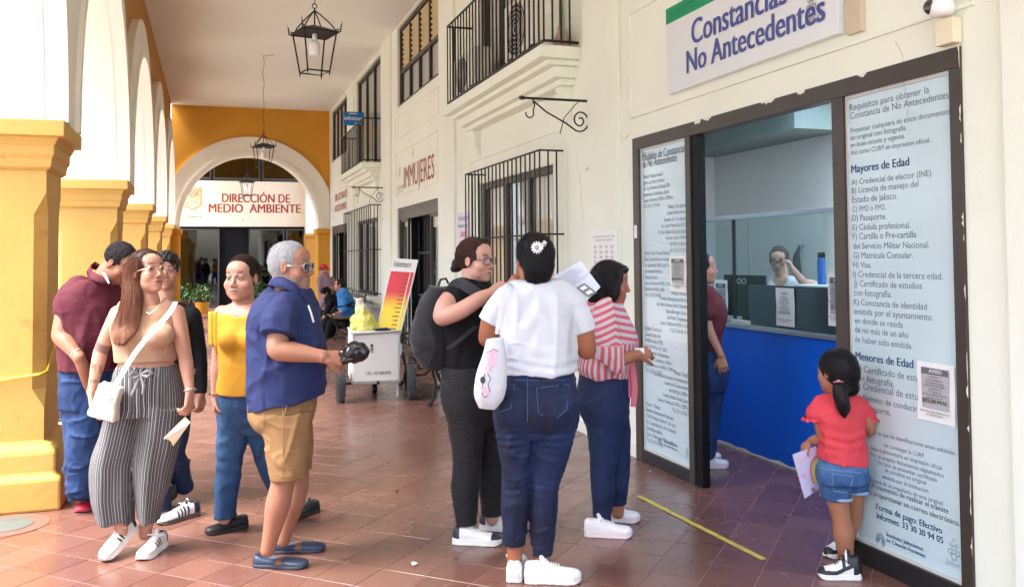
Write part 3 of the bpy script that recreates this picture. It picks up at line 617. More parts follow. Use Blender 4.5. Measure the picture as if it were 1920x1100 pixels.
# lies on the pilaster
mb = MB(); mb.quad(P[3], P[2], P[1], P[0]); mb.box((WX-.0405, 6.42, 1.46), (WX-.0365, 6.93, 1.755)); mb.v = mb.v[4:]; mb.f = [tuple(i-4 for i in f) for f in mb.f[1:]]; mb.build('sheet', m_paper, t)
mb = MB()
for i, s in enumerate(['Instituto Jalisciense de Ciencias Forenses', 'Constancia de No Antecedentes', '']):
    if s: put_text(mb, s, (WX-.0412, 6.67, 1.70-.03*i), RD, UP, size=.026, align='C')
rg = random.Random(3)
for k in range(16):
    y = 6.87-.11*(k % 4); z = 1.63-.042*(k//4); 
    for q in range(3): mb.box((WX-.0415, y-.07*rg.uniform(.4, 1), z-.01*q), (WX-.041, y, z-.01*q+.004))
mb.build('print', m_greyp, t, kind='stuff')
t = thing('paper_notice', 'colourful notice sheet on the wall left of the big grille', 'notice', (WX, 11.1, 1.8))
MB().box((WX-.012, 10.72, 1.62), (WX-.004, 11.35, 2.12)).build('sheet', mat('pale_pink_paper', s2l((225, 215, 228)), .7, .03), t)
mb = MB(); put_text(mb, 'Atención', (WX-.0135, 11.3, 2.02), RD, UP, size=.1, width=.5); put_text(mb, 'Módulo de pago', (WX-.0135, 11.3, 1.93), RD, UP, size=.07, width=.45); mb.build('lettering', m_navy, t)
mb = MB(); put_text(mb, 'AVISO', (WX-.0135, 11.2, 1.80), RD, UP, size=.11, width=.35, bold=.01); mb.box((WX-.0135, 10.8, 1.68), (WX-.012, 11.2, 1.76)); mb.build('red_print', mat('red_print', s2l((214, 80, 90)), .6, 0), t)
# infinitum hanging sign on the small balcony
t = thing('hanging_sign', 'small bright blue internet sign hanging by the small far balcony', 'sign', (2.9, 19, 4.4))
Pc = (2.88, 18.97, 4.5); MB().box((2.66, 18.96, 4.37), (3.1, 18.99, 4.66)).build('board', mat('bright_blue_plastic', s2l((0, 130, 205)), .4, .03), t, bevel=.003)
mb = MB(); put_text(mb, 'infinitum', (2.68, 18.955, 4.48), (1, 0, 0), UP, width=.38, size=.125, bold=.01); mb.quad((2.9, 18.955, 4.40), (3.05, 18.955, 4.40), (3.05, 18.955, 4.425), (2.9, 18.955, 4.425)); mb.quad((2.78, 18.955, 4.61), (2.95, 18.955, 4.61), (2.95, 18.955, 4.63), (2.78, 18.955, 4.63))
mb.build('lettering', m_paper, t)

# ------------------------------------------------------------------ arcade on the left
PY = [-2.4, 2.1, 6.18, 10.68, 15.2, 19.65, 24.05]; PD = [.95, .95, .80, .95, .95, .95, .95]
def pillar(y0, D, label):
    x1, x0 = -.88, -1.74; t = thing('arcade_pillar', label, 'pillar', ((x0+x1)/2, y0+D/2, 0), 'yellow pillars of the arcade')
    e = .115; xc, yc = (x0+x1)/2, y0+D/2; hx, hy = (x1-x0)/2, D/2
    def ring(hx_, hy_, z, ch=0.):
        P = []
        if ch <= 0: return [(xc+a*hx_, yc+b*hy_, z) for a, b in ((-1, -1), (1, -1), (1, 1), (-1, 1))]
    # base: two worn plinths
    def stack(name, prof, m, bev):
        mb = MB(); V = []; 
        for dx, z in prof: V += [(xc+a*(hx-dx), yc+b*(hy-dx), z) for a, b in ((-1, -1), (1, -1), (1, 1), (-1, 1))]
        k = len(prof); F = [(i*4+j, i*4+(j+1) % 4, (i+1)*4+(j+1) % 4, (i+1)*4+j) for i in range(k-1) for j in range(4)]+[(0, 3, 2, 1), tuple((k-1)*4+j for j in range(4))]
        mb.add(V, F); return mb.build(name, m, t, bevel=bev)
    stack('plinth', [(0, -.002), (.0, .2), (.03, .22), (.035, .36), (.07, .40), (e, .42)], m_yellow, .02)
    # shaft with chamfered corners that stop short of the capital
    mb = MB(); ch = .07; V = []
    def octo(c, z):
        hx_, hy_ = hx-e, hy-e
        return [(xc+p, yc+q, z) for p, q in ((-hx_+c, -hy_), (hx_-c, -hy_), (hx_, -hy_+c), (hx_, hy_-c), (hx_-c, hy_), (-hx_+c, hy_), (-hx_, hy_-c), (-hx_, -hy_+c))]
    zs = [(.001, .42), (.001, .62), (ch, .74), (ch, 1.84), (.001, 1.98), (.001, 2.13)]
    for c, z in zs: V += octo(c, z)
    k = len(zs); F = [(i*8+j, i*8+(j+1) % 8, (i+1)*8+(j+1) % 8, (i+1)*8+j) for i in range(k-1) for j in range(8)]
    mb.add(V, F); mb.build('shaft', m_yellow, t, bevel=.006)
    stack('capital', [(e-.004, 2.12), (e-.03, 2.14), (e-.035, 2.19), (e-.05, 2.22), (.065, 2.27), (.045, 2.31), (.04, 2.325), (.0, 2.33), (.0, 2.43)], m_yellow, .005)
    return t
PL = ['pillar behind the camera side', 'pillar left of the frame', 'nearest yellow pillar at the left edge with a strip of yellow tape', 'second yellow pillar behind the man in the maroon shirt', 'third yellow pillar of the arcade counted from the left edge', 'fourth yellow pillar of the arcade, small in the distance', 'last yellow pillar, joined to the far end wall']
for y, D, l in zip(PY[2:], PD[2:], PL[2:]): pillar(y, D, l)
for y, D in zip(PY[:2], PD[:2]): pillar(y, D, 'yellow arcade pillar beside the camera, out of the picture')
# arches
AX0, AX1 = -1.0, -1.62
centres = [((PY[i]+PD[i]/2)+(PY[i+1]+PD[i+1]/2))/2 for i in range(len(PY)-1)]
T_ARC = thing('arcade_wall', 'ochre wall with tall white arches open to the bright outside', 'wall', (-1.3, 10, 2.43))
mb = MB(); mbs = MB()
ZS = 2.43; ends = [y+d/2 for y, d in zip(PY, PD)]
for i, c in enumerate(centres):
    Rr_ = (ends[i+1]-ends[i])/2-.30; n = 40; hgt = 1.92
    arc = [(c-Rr_*math.cos(math.pi*k/n), ZS+hgt*math.sin(math.pi*k/n)) for k in range(n+1)]
    yl, yr = ends[i], ends[i+1]
    for x, sg in ((AX0, 1), (AX1, -1)):
        L0 = [(x, yl, ZS), *[(x, a, b) for a, b in arc], (x, yr, ZS)]; 
        top = [(x, yl, CZ)]+[(x, yl+(yr-yl)*k/n, CZ) for k in range(n+1)]+[(x, yr, CZ)]
        mb.strip(L0, top)
    mbs.strip([(AX0, a, b) for a, b in arc], [(AX1, a, b) for a, b in arc])
    # projecting archivolt bands
    for k_, (r0, r1, xx) in enumerate(((0., .34, -.90), (.05, .27, -.94))):
        if k_ == 0:
            bb = MB(); A = [(c-(Rr_+.0)*math.cos(a), ZS+(hgt)*math.sin(a)) for a in np.linspace(0, math.pi, n+1)]; B = [(c-(Rr_+.5)*math.cos(a), ZS+(hgt+.5)*math.sin(a)) for a in np.linspace(0, math.pi, n+1)]
            lim = lambda y: min(max(y, yl+.003), yr-.003)
            A = [(lim(p), q) for p, q in A]; B = [(lim(p), q) for p, q in B]
            bb.strip([(xx, *p) for p in A], [(xx, *p) for p in B]); bb.strip([(xx, *p) for p in B], [(AX0-.01, *p) for p in B]); bb.strip([(AX0-.01, *p) for p in A], [(xx, *p) for p in A])
            bb.build('archivolt', m_white, T_ARC, smooth=30)
            b2 = MB(); B2 = [(lim(c-(Rr_+.09)*math.cos(a)), ZS+(hgt+.09)*math.sin(a)) for a in np.linspace(0, math.pi, n+1)]
            b2.strip([(xx-.0+.03, *p) for p in A], [(xx+.03, *p) for p in B2]); b2.strip([(xx+.03, *p) for p in B2], [(xx, *p) for p in B2]); b2.strip([(xx, *p) for p in A], [(xx+.03, *p) for p in A])
            b2.build('arch_fillet', m_white, T_ARC, smooth=30)
mb.build('wall', m_ochre, T_ARC); mbs.build('soffit', m_white, T_ARC, smooth=40)

# tape round the nearest pillar, drain cover, dirt
t = tag(MB().tube([(-1.66, 6.28, .79), (-1.3, 6.275, .80), (-1.02, 6.278, .835), (-.985, 6.32, .85), (-.98, 6.8, 1.1)], [.006, .012, .008, .006, .004], 5).build('tape', mat('yellow_tape', s2l((240, 215, 40)), .4, .1)), 'thin strip of yellow tape tied round the nearest pillar', 'tape')
c = onz(8, 985); mb = MB(); mb.lathe([(.155, .001), (.155, .006), (.14, .008)], 36, (c[0], c[1], 0)); t = thing('drain_cover', 'round grey drain cover set in the floor at the left edge', 'drain cover', (c[0], c[1], 0))
mb.build('lid', mat('grey_green_metal', s2l((92, 100, 96)), .5, .15, 12), t, smooth=30)
mb = MB(); mb.lathe([(.24, .0005), (.24, .003), (.2, .0035)], 36, (c[0], c[1], 0)); mb.build('mortar_ring', mat('mortar', s2l((122, 84, 70)), .7, .2, 12), t, smooth=30)
# yellow line painted on the floor
mb = MB(); A = []; B = []; rg = random.Random(2); p0 = onz(1197, 930); p1 = onz(1432, 1049)
for i in range(31):
    p = p0+(p1-p0)*i/30; A.append((p[0]-.017+rg.uniform(-.003, .003), p[1], .0035)); B.append((p[0]+.019+rg.uniform(-.003, .003), p[1], .0035))
o = mb.strip(A, B).build('floor_marking', mat('yellow_floor_paint', s2l((206, 186, 74)), .5, .2, 14, dirt=(s2l((120, 80, 60)), 30, .62, .7)), kind='structure')
# paper scraps
for k, (px, py, l) in enumerate(((776, 1059, 'small crumpled white paper scrap on the floor between the groups'), (745, 922, 'dark twig on the tiled floor'), (1219, 884, 'white fleck by the left door panel'), (1246, 895, 'second white fleck by the left door panel'))):
    p = onz(px, py); s_ = [.022, .014, .009, .008][k]; rg = random.Random(k); n = 9
    V = [(p[0]+s_*rg.uniform(.5, 1.1)*math.cos(2*math.pi*i/n), p[1]+s_*rg.uniform(.5, 1.1)*math.sin(2*math.pi*i/n), .004+rg.uniform(0, .5)*s_) for i in range(n)]+[(p[0], p[1], .004+s_*.7)]
    o = MB().add(V, [(i, (i+1) % n, n) for i in range(n)]).build('paper_scrap' if k != 1 else 'twig', m_paper if k != 1 else m_blackmatt); tag(o, l, 'litter')

# ------------------------------------------------------------------ far end: ochre wall with the wide white arch
EY = 24.8; T_END = thing('end_wall', 'ochre end wall with the wide white arch at the far end of the arcade', 'wall', (1.05, EY, 0))
ex0, ex1 = -1.0, 3.1; cx_ = 1.0; a0 = ony(470, 292, EY)[2]; Ri = 1.8; hi = a0-2.35; n = 48; zsp = 2.35
arc = [(cx_-Ri*math.cos(math.pi*k/n), zsp+hi*math.sin(math.pi*k/n)) for k in range(n+1)]
mb = MB()
for y in (EY, EY+.6):
    mb.strip([(ex0, y, zsp), *[(a, y, b) for a, b in arc], (ex1, y, zsp)], [(ex0, y, CZ), *[(ex0+(ex1-ex0)*k/n, y, CZ) for k in range(n+1)], (ex1, y, CZ)])
m_gold_w = mat('golden_end_plaster', s2l((206, 146, 38)), .7, .08, .9, .3, 22, bdist=.006); mb.build('wall', m_gold_w, T_END)
mb = MB(); mb.strip([(a, EY, b) for a, b in arc], [(a, EY+.6, b) for a, b in arc]); mb.build('soffit', m_white, T_END, smooth=40)
for w0, w1, yy in ((0, .5, EY-.07), (0, .1, EY-.11)):
    A = [(cx_-(Ri+w0)*math.cos(math.pi*k/n), zsp+(hi+w0)*math.sin(math.pi*k/n)) for k in range(n+1)]; B = [(min(max(cx_-(Ri+w1)*math.cos(math.pi*k/n), ex0+.01), ex1-.01), zsp+(hi+w1)*math.sin(math.pi*k/n)) for k in range(n+1)]
    bb = MB(); bb.strip([(a, yy, b) for a, b in A], [(a, yy, b) for a, b in B]); bb.strip([(a, yy, b) for a, b in B], [(a, EY+.01, b) for a, b in B]); bb.strip([(a, EY+.01, b) for a, b in A], [(a, yy, b) for a, b in A]); bb.build('archivolt', m_white, T_END, smooth=30)
for xa, xb in ((-1.0, cx_-Ri+.02), (cx_+Ri-.02, 3.1)):
    MB().box((xa, EY-.05, 0), (xb, EY+.62, 2.2)).build('pier', m_gold_w, T_END, bevel=.01)
    MB().box((xa-.05, EY-.12, 2.2), (xb+.05, EY+.68, 2.35)).build('pier_capital', m_gold_w, T_END, bevel=.02)

# far facade behind the arch
FY = 29.6; t = thing('far_office_front', 'far facade with painted sign DIRECCIÓN DE MEDIO AMBIENTE over dark glass doors', 'building', (1, FY, 0))
MB().box((-3, FY, 2.57), (2.9, FY+.3, 4.02)).build('sign_wall', mat('sign_wall_paint', s2l((222, 208, 182)), .75, .05, 2), t)
MB().box((2.9, FY-.6, 2.3), (6, FY+.3, 5.6)).build('side_wall', m_white, t); MB().box((2.86, FY-.62, 0), (6, FY+.3, 2.3)).build('side_pier', m_ochre, t)
MB().box((2.82, FY-.68, 2.22), (6, FY-.6, 2.32)).build('pier_capital', m_ochre, t)
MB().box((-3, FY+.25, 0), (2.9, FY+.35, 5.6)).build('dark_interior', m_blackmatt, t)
MB().box((-5, FY, 5.4), (6, FY+.3, 5.8)).build('lintel', m_wall, t)
for a, b, z0, z1 in ((-1.0, .25, 0, 2.5), (1.15, 2.25, 0, 2.5), (2.3, 2.88, 0, 2.5), (-2.6, -1.1, 0, 2.5), (-3, .0, 4.05, 5.4), (.05, 1.5, 4.05, 5.4), (1.55, 2.9, 4.05, 5.4)):
    mb = MB(); 
    mb.box((a, FY+.02, z0), (a+.05, FY+.07, z1)); mb.box((b-.05, FY+.02, z0), (b, FY+.07, z1)); mb.box((a+.05, FY+.02, z1-.05), (b-.05, FY+.07, z1)); mb.box((a+.05, FY+.02, z0), (b-.05, FY+.07, z0+.08)); mb.build('window_frame', mat('dark_frame', s2l((60, 58, 56)), .4, .1), t)
    MB().box((a+.05, FY+.04, z0+.08), (b-.05, FY+.046, z1-.05)).build('pane', glass_mat('dark_glass', (.3, .34, .34), .07, mx_=.3), t)
    mb = MB(); N = int((b-a)/.05); xs = np.linspace(a+.05, b-.05, N); ys = [FY+.16+.02*math.sin(i*2.2) for i in range(N)]
    mb.strip([(x, y, z0+.05) for x, y in zip(xs, ys)], [(x, y, z1-.05) for x, y in zip(xs, ys)]); mb.build('curtain', mat('dark_curtain', s2l((70, 62, 56)), .8, .2, 5), t, smooth=60)
mb = MB(); x_, y_ = (1, 0, 0), FY-.006
def fline(mb, s, p0, p1, size, bold=.005):
    a = ony(*p0, y_); b = ony(*p1, y_); put_text(mb, s, (a[0], y_, a[2]), x_, UP, width=b[0]-a[0], size=size, bold=bold)
fline(mb, 'DIRECCIÓN DE', (416, 379), (543, 380), .40, .006); fline(mb, 'MEDIO  AMBIENTE', (391, 398), (563, 400), .40, .006); mb.build('sign_lettering', m_red, t)
mb = MB(); cxx = ony(361, 373, FY)[0]; zc = ony(361, 373, FY)[2]
def shield(mb, cx, cz, w_, h_, y, th=.02):
    for s_ in (1., .86):
        O = [(-w_, h_), (w_, h_), (w_, -h_*.55), (0, -h_), (-w_, -h_*.55)]
        for i in range(5):
            a = np.array(O[i])*s_; b = np.array(O[(i+1) % 5])*s_; d = (b-a)/np.linalg.norm(b-a); nn = np.array([-d[1], d[0]])*th/2
            mb.quad(*[(cx+p[0], y, cz+p[1]) for p in (a-nn, b-nn, b+nn, a+nn)])
    for k in range(-2, 3):
        for sg in (1, -1):
            a = np.array([k*w_*.33-w_*.3*sg, h_*.2]); b = np.array([k*w_*.33+w_*.3*sg, h_*.8]); a[0] = np.clip(a[0], -w_*.8, w_*.8); b[0] = np.clip(b[0], -w_*.8, w_*.8)
            d = (b-a)/np.linalg.norm(b-a); nn = np.array([-d[1], d[0]])*th/2; mb.quad(*[(cx+p[0], y, cz+p[1]) for p in (a-nn, b-nn, b+nn, a+nn)])
    for k, zz in enumerate((.05, -.12, -.3, -.45)):
        A = [(cx+w_*.7*q, y, cz+h_*(zz+.06*math.cos(q*3.1*(1+k % 2)))) for q in np.linspace(-1, 1, 13)]; mb.strip(A, [(p[0], p[1], p[2]+th) for p in A])
shield(mb, cxx, zc, .27, .36, y_, .03); mb.build('crest', m_gold, t)
mb = MB(); fline(mb, 'TLAQUEPAQUE', (343, 408), (379, 408), .09, .01); fline(mb, 'GOBIERNO MUNICIPAL', (345, 413), (377, 413), .045, 0); fline(mb, '7', (454, 416), (457, 416), .16, .0); mb.build('small_lettering', m_greyp, t)
# greenish reflection-like lamp tube inside the glass is left to the panes
# plants in pots before the far glass
def leafy(name, label, c, r, h, n, pot=True, seed=0, potc=(196, 120, 40)):
    t = thing(name, label, 'plant', c); rg = random.Random(seed)
    if pot: MB().lathe([(.13, 0), (.19, .28), (.2, .3), (.2, .34), (.17, .34), (.16, .28)], 18, c).build('pot', mat('pot_%d' % potc[0], s2l(potc), .6, .15), t, smooth=40)
    mb = MB()
    for i in range(n):
        a = rg.uniform(0, 6.28); el = rg.uniform(.1, 1.4); R_ = r*rg.uniform(.4, 1); b = np.array([c[0]+math.cos(a)*math.cos(el)*R_, c[1]+math.sin(a)*math.cos(el)*R_, c[2]+(.34 if pot else 0)+h*rg.uniform(.1, 1)*math.sin(el+.2)])
        d = np.array([math.cos(a), math.sin(a), rg.uniform(-.6, .5)]); d /= np.linalg.norm(d); s_ = np.cross(d, (0, 0, 1)); s_ /= np.linalg.norm(s_)+1e-9; L_ = rg.uniform(.06, .14); w_ = L_*.28; up_ = np.cross(s_, d)
        mb.add([b, b+d*L_*.5+s_*w_+up_*.01, b+d*L_-up_*.02, b+d*L_*.5-s_*w_+up_*.01], [(0, 1, 2), (0, 2, 3)])
    mb.build('foliage', mat('leaf_green', s2l((58, 92, 36)), .5, .35, 9, spec=.4), t)
    mb = MB()
    for i in range(7): a = i*.9; mb.tube([(c[0], c[1], c[2]+.3), (c[0]+math.cos(a)*r*.4, c[1]+math.sin(a)*r*.4, c[2]+.3+h*.6)], .008, 5)
    mb.build('stem', mat('stem_green', s2l((70, 90, 40)), .6, .1), t)
p = onz(380, 585); leafy('potted_plant', 'leafy green plant in a yellow pot behind the young man in black', (p[0], p[1]-1.0, 0), .34, .5, 260, seed=1, potc=(206, 150, 40))
p = onz(352, 580); leafy('potted_plant', 'darker green plant standing left of the yellow pot', (p[0]-.1, p[1]-1.2, 0), .3, .5, 180, seed=2, potc=(90, 60, 45))
leafy('potted_plant', 'tall green plant behind the older man\'s head', (1.25, 28.6, 0), .42, 1.2, 420, seed=5, potc=(80, 70, 60))

# ------------------------------------------------------------------ lanterns
def lantern(c, label, wires=True, rot=.0):
    x, y, z = c; t = thing('hanging_lantern', label, 'lantern', (x, y, z), 'iron lanterns hanging from the ceiling'); t.rotation_euler = (0, 0, 0)
    ht, hb, wt, wb = .50, 0, .17, .115
    def R(p): a = rot; return (x+p[0]*math.cos(a)-p[1]*math.sin(a), y+p[0]*math.sin(a)+p[1]*math.cos(a), z+p[2])
    cs = ((-1, -1), (1, -1), (1, 1), (-1, 1))
    for a, b in cs:
        MB().tube([R((a*wb, b*wb, -.05)), R((a*wb, b*wb, -.01)), R((a*wt, b*wt, .40))], [.001, .009, .009], 6).build('corner_post', m_black, t)
        MB().tube([R((a*(wt+.03), b*(wt+.03), .40)), R((a*(wt+.035), b*(wt+.035), .46)), R((a*(wt+.045), b*(wt+.045), .51))], [.008, .007, .001], 5).build('finial', m_black, t)
        pts = [R((a*(wt+.02)+.0, b*(wt+.02), .43))]+[R((a*(wt-.01-.16*q), b*(wt-.01-.16*q), .42+.22*q**.8)) for q in np.linspace(0, 1, 8)]
        MB().tube(pts, .007, 5).build('crown_scroll', m_black, t)
    for w_, zz, r in ((wb, 0, .008), (wt+.02, .40, .01)):
        MB().tube([R((a*w_, b*w_, zz)) for a, b in cs+(cs[0],)], r, 5).build('frame_ring', m_black, t)
    V = [R((a*(wt+.035), b*(wt+.035), .40)) for a, b in cs]+[R((a*.04, b*.04, .475)) for a, b in cs]
    MB().add(V, [(0, 1, 5, 4), (1, 2, 6, 5), (2, 3, 7, 6), (3, 0, 4, 7), (4, 5, 6, 7), (3, 2, 1, 0)]).build('roof', m_black, t)
    MB().tube([R((0, 0, .46)), R((0, 0, .66))], .008, 6).build('spindle', m_black, t)
    MB().lathe([(.014, .40), (.024, .385), (.024, .35), (.018, .335)], 14, (x, y, z)).build('bulb_socket', m_paper, t, smooth=40)
    MB().lathe([(.018, .335), (.03, .325), (.05, .30), (.056, .28), (.056, .20), (.052, .175), (.03, .168)], 18, (x, y, z)).build('bulb', mat('bulb_white', s2l((240, 240, 236)), .3, .02, sss=.2), t, smooth=50)
    MB().tube([R((.025*math.cos(a), 0, .685+.025*math.sin(a))) for a in np.linspace(0, 6.28, 14)], .005, 5).build('top_ring', m_black, t)
    rg = random.Random(1); L_ = CZ-(z+.71); n = max(2, int(L_/.06)); pts = [R((.012*math.sin(i*.9), .01*math.cos(i*1.3), .70+L_*i/n)) for i in range(n+1)]
    MB().tube(pts, .005, 5).build('chain', m_black, t)
    if wires: MB().tube([(x, y, CZ-.01), (x+.05, y, CZ-.02), (x+.12, y-.1, CZ-.015), (x+.2, y-.1, CZ-.012)], .004, 5).build('loose_wire', m_black, t)
lx = 1.0
p = onx(590, 145, lx); lantern((lx, p[1], p[2]+.05), 'nearest black iron lantern hanging large under the ceiling', rot=.25)
MB_ = MB().tube([onx(556, -2, .93), onx(556, 62, .93)], .003, 4)
p = onx(494, 318, .98); lantern((.98, p[1], p[2]+.05), 'middle black iron lantern hanging in front of the wide arch', rot=.15)
p = onx(457, 368, 1.0); lantern((1.0, 27.3, 3.4), 'farthest black iron lantern, in front of the painted sign', False, rot=.1)

# ------------------------------------------------------------------ office room
t = thing('office_room', 'small office with pale blue walls behind the blue counter', 'room', (4.5, 5.5, 0))
MB().box((6.1, 1.8, -.0), (6.2, 10, 3.1)).build('back_wall', m_office, t); MB().box((WX+.29, 9.9, 0), (6.2, 10, 3.1)).build('side_wall', m_office, t)
mb = MB(); mb.box((WX+.29, 1.8, 0), (6.2, 1.9, .9)); mb.box((WX+.29, 1.8, 2.9), (6.2, 1.9, 3.1)); mb.box((WX+.29, 1.8, .9), (3.7, 1.9, 2.9)); mb.box((6.0, 1.8, .9), (6.2, 1.9, 2.9)); mb.build('side_wall', m_office, t); mb = MB(); mb.box((WX+.29, 7.3, 3.05), (6.2, 10, 3.15)); mb.box((WX+.29, 1.8, 3.05), (3.42, 7.3, 3.15)); mb.box((6.0, 1.8, 3.05), (6.2, 7.3, 3.15)); mb.box((3.42, 1.8, 3.05), (6.0, 2.0, 3.15)); mb.build('room_ceiling', m_office, t)  # unseen side window and roof opening, added to bring daylight into the room
for yy in (3.3, 4.6, 5.9): MB().box((3.42, yy, 3.06), (6.0, yy+.05, 3.12)).build('added_skylight_bar', m_trim, t)  # bars across the added roof opening, out of view
MB().box((5.45, 7.36, 2.79), (6.1, 9.9, 3.05)).build('ceiling_beam', m_officebeam, t)
t = thing('service_counter', 'bright blue office counter with steel ledge and glass screen', 'counter', (4.1, 5.5, 0))
MB().box((3.98, 1.9, .0), (4.12, 9.85, .965)).build('blue_front', m_blue, t)
MB().box((3.95, 1.9, .965), (4.5, 9.85, 1.0)).build('ledge', m_steel, t, bevel=.004)
rg = random.Random(5); n = 70; A = [(3.974, 1.9+7.9*i/n, .0) for i in range(n+1)]; B = [(3.974, 1.9+7.9*i/n, .012+.02*rg.random()**3) for i in range(n+1)]; MB().strip(A, B).build('rough_plaster_edge', m_white, t)
MB().box((4.0, 1.9, 1.0), (4.012, 6.02, 1.315)).build('smoked_partition', m_tint, t)
MB().box((4.0, 1.9, 1.315), (4.008, 6.02, 1.83)).build('glass_pane', m_gclear, t); MB().box((4.0, 6.02, 1.0), (4.008, 6.21, 1.83)).build('glass_pane', m_gclear, t); MB().box((4.0, 6.235, 1.0), (4.008, 9.8, 1.83)).build('glass_pane', m_gclear, t)
MB().box((3.985, 1.9, 1.83), (4.02, 9.85, 1.865)).build('top_rail', m_steel, t, bevel=.003); MB().box((3.995, 6.21, 1.0), (4.013, 6.235, 1.83)).build('glass_post', m_dark, t)
notice('AVISO price sheet in the middle of the smoked counter partition', 3.992, 5.43, 5.65, 1.02, 1.30, 0, False)
notice('AVISO price sheet half hidden behind the door mullion', 3.992, 4.86, 5.06, 1.06, 1.42, 0, True)
notice('AVISO price sheet on the counter glass beside the monitor', 3.99, 6.3, 6.5, 1.03, 1.34, 0, True)
t = thing('monitor', 'black computer monitor standing on the counter behind the glass', 'monitor', (4.2, 6.4, 1))
MB().obox((4.15, 6.3, 1.21), ((1, .1, 0), (-.1, 1, 0), (0, 0, 1)), (.012, .26, .17)).build('screen_back', m_blackmatt, t, bevel=.006); MB().box((4.14, 6.27, 1.0), (4.18, 6.33, 1.1)).build('stand', m_blackmatt, t); MB().box((4.1, 6.18, 1.0), (4.24, 6.42, 1.012)).build('stand_base', m_blackmatt, t)
mb = MB()
for k in range(3): mb.tube([(4.128, 6.42-.07*k+.028*math.cos(a), 1.33+.02*math.sin(a)) for a in np.linspace(0, 6.28, 12)], .004, 5)
mb.build('sticker_pattern', m_trim, t)
t = thing('water_bottle', 'blue water bottle behind the office counter', 'bottle', (4.7, 5.9, 1.2)); q = onx(1541, 530, 4.7)
MB().lathe([(.034, 0), (.034, .2), (.028, .215)], 16, (4.7, q[1], 1.3)).build('body', mat('bottle_blue', s2l((20, 90, 170)), .3, .05), t, smooth=40); MB().lathe([(.029, .215), (.03, .25), (.024, .26)], 16, (4.7, q[1], 1.3)).build('cap', m_blackmatt, t, smooth=40)
tag(MB().box((4.55, 5.6, 1.0), (5.0, 6.2, 1.3)).build('filing_box', m_office, bevel=.01), 'pale box behind the counter carrying the blue bottle', 'box')
q = onx(1496, 520, 4.9); t = thing('hanging_jacket', 'dark jacket hanging on the office back wall', 'jacket', (6.05, 8, 1.5))
q = onx(1496, 462, 6.02); mb = MB(); mb.tube([(6.04, q[1], q[2]), (6.0, q[1], q[2]-.1), (5.98, q[1]-.02, q[2]-.35), (5.97, q[1]-.03, q[2]-.6)], [.01, .035, .06, .08], 8); mb.build('cloth', mat('dark_cloth', s2l((44, 50, 60)), .8, .2, 10), t, smooth=60); MB().box((6.03, q[1]-.02, q[2]), (6.1, q[1]+.02, q[2]+.02)).build('hook', m_steel, t)
tag(MB().box((3.96, 6.0, 1.0), (4.0, 6.22, 1.03)).build('card_block', mat('yellowed_card', s2l((206, 204, 190)), .7, .05)), 'low pale card block on the counter ledge', 'card')

# ------------------------------------------------------------------ outside on the left
t = thing('facade_across', 'white building across the courtyard seen between the pillars', 'building', (-16, 20, 0))
mb = MB()
holes = [(y, y+2.2, .9, 2.9) for y in np.arange(2, 70, 5.)]+[(y, y+2.2, 4.6, 6.8) for y in np.arange(2, 70, 5.)]
wall_plane(mb, -16, -20, 75, 0, 9, holes, -.4); mb.build('wall', mat('white_outdoor_wall', s2l((225, 222, 214)), .8, .05), t)
for h in holes:
    if h[2] > 2 and h[0] > 40: continue
    f = MB(); frame_rect(f, -16.2, -16.12, *h, .08); f.build('window_frame', m_bronze, t); MB().box((-16.2, h[0], h[2]), (-16.18, h[1], h[3])).build('pane', glass_mat('dark_glass', (.3, .34, .34), .07, mx_=.3), t)
    mb = MB()
    for k in range(12): yy = h[0]+(h[1]-h[0])*(k+.5)/12; mb.box((-15.97, yy-.012, h[2]), (-15.95, yy+.012, h[3]))
    mb.build('window_bars', m_black, t)
p = onz(122, 812); t = thing('litter_bin', 'perforated dark grey metal bin on a white block behind the nearest pillar', 'bin', (-1.15, 8.9, 0))
bx, by = onz(124, 818)[0], onz(124, 818)[1]
MB().box((bx-.3, by+.02, 0), (bx+.3, by+.5, .12)).build('block', m_white, t, bevel=.01)
mm = mat('perforated_metal', s2l((82, 92, 104)), .5, .06)
MB().box((bx-.28, by+.05, .12), (bx+.28, by+.47, .80)).build('body', mm, t, bevel=.03)
mb = MB()
for i in range(20):
    for j in range(22):
        x = bx-.26+.027*i; z = .16+.028*j; mb.quad((x, by+.049, z), (x+.009, by+.049, z), (x+.009, by+.049, z+.009), (x, by+.049, z+.009))
mb.build('perforations', m_blackmatt, t, kind='stuff')
tag(MB().tube([onx(122, 352, -1.68)+np.array([0, 0, 0]), onx(133, 440, -1.7), onx(137, 520, -1.7)], .03, 6).build('drain_pipe', mat('cream_pipe', s2l((235, 215, 160)), .6, .05), smooth=40), 'thin cream pipe running down behind the second pillar', 'pipe')
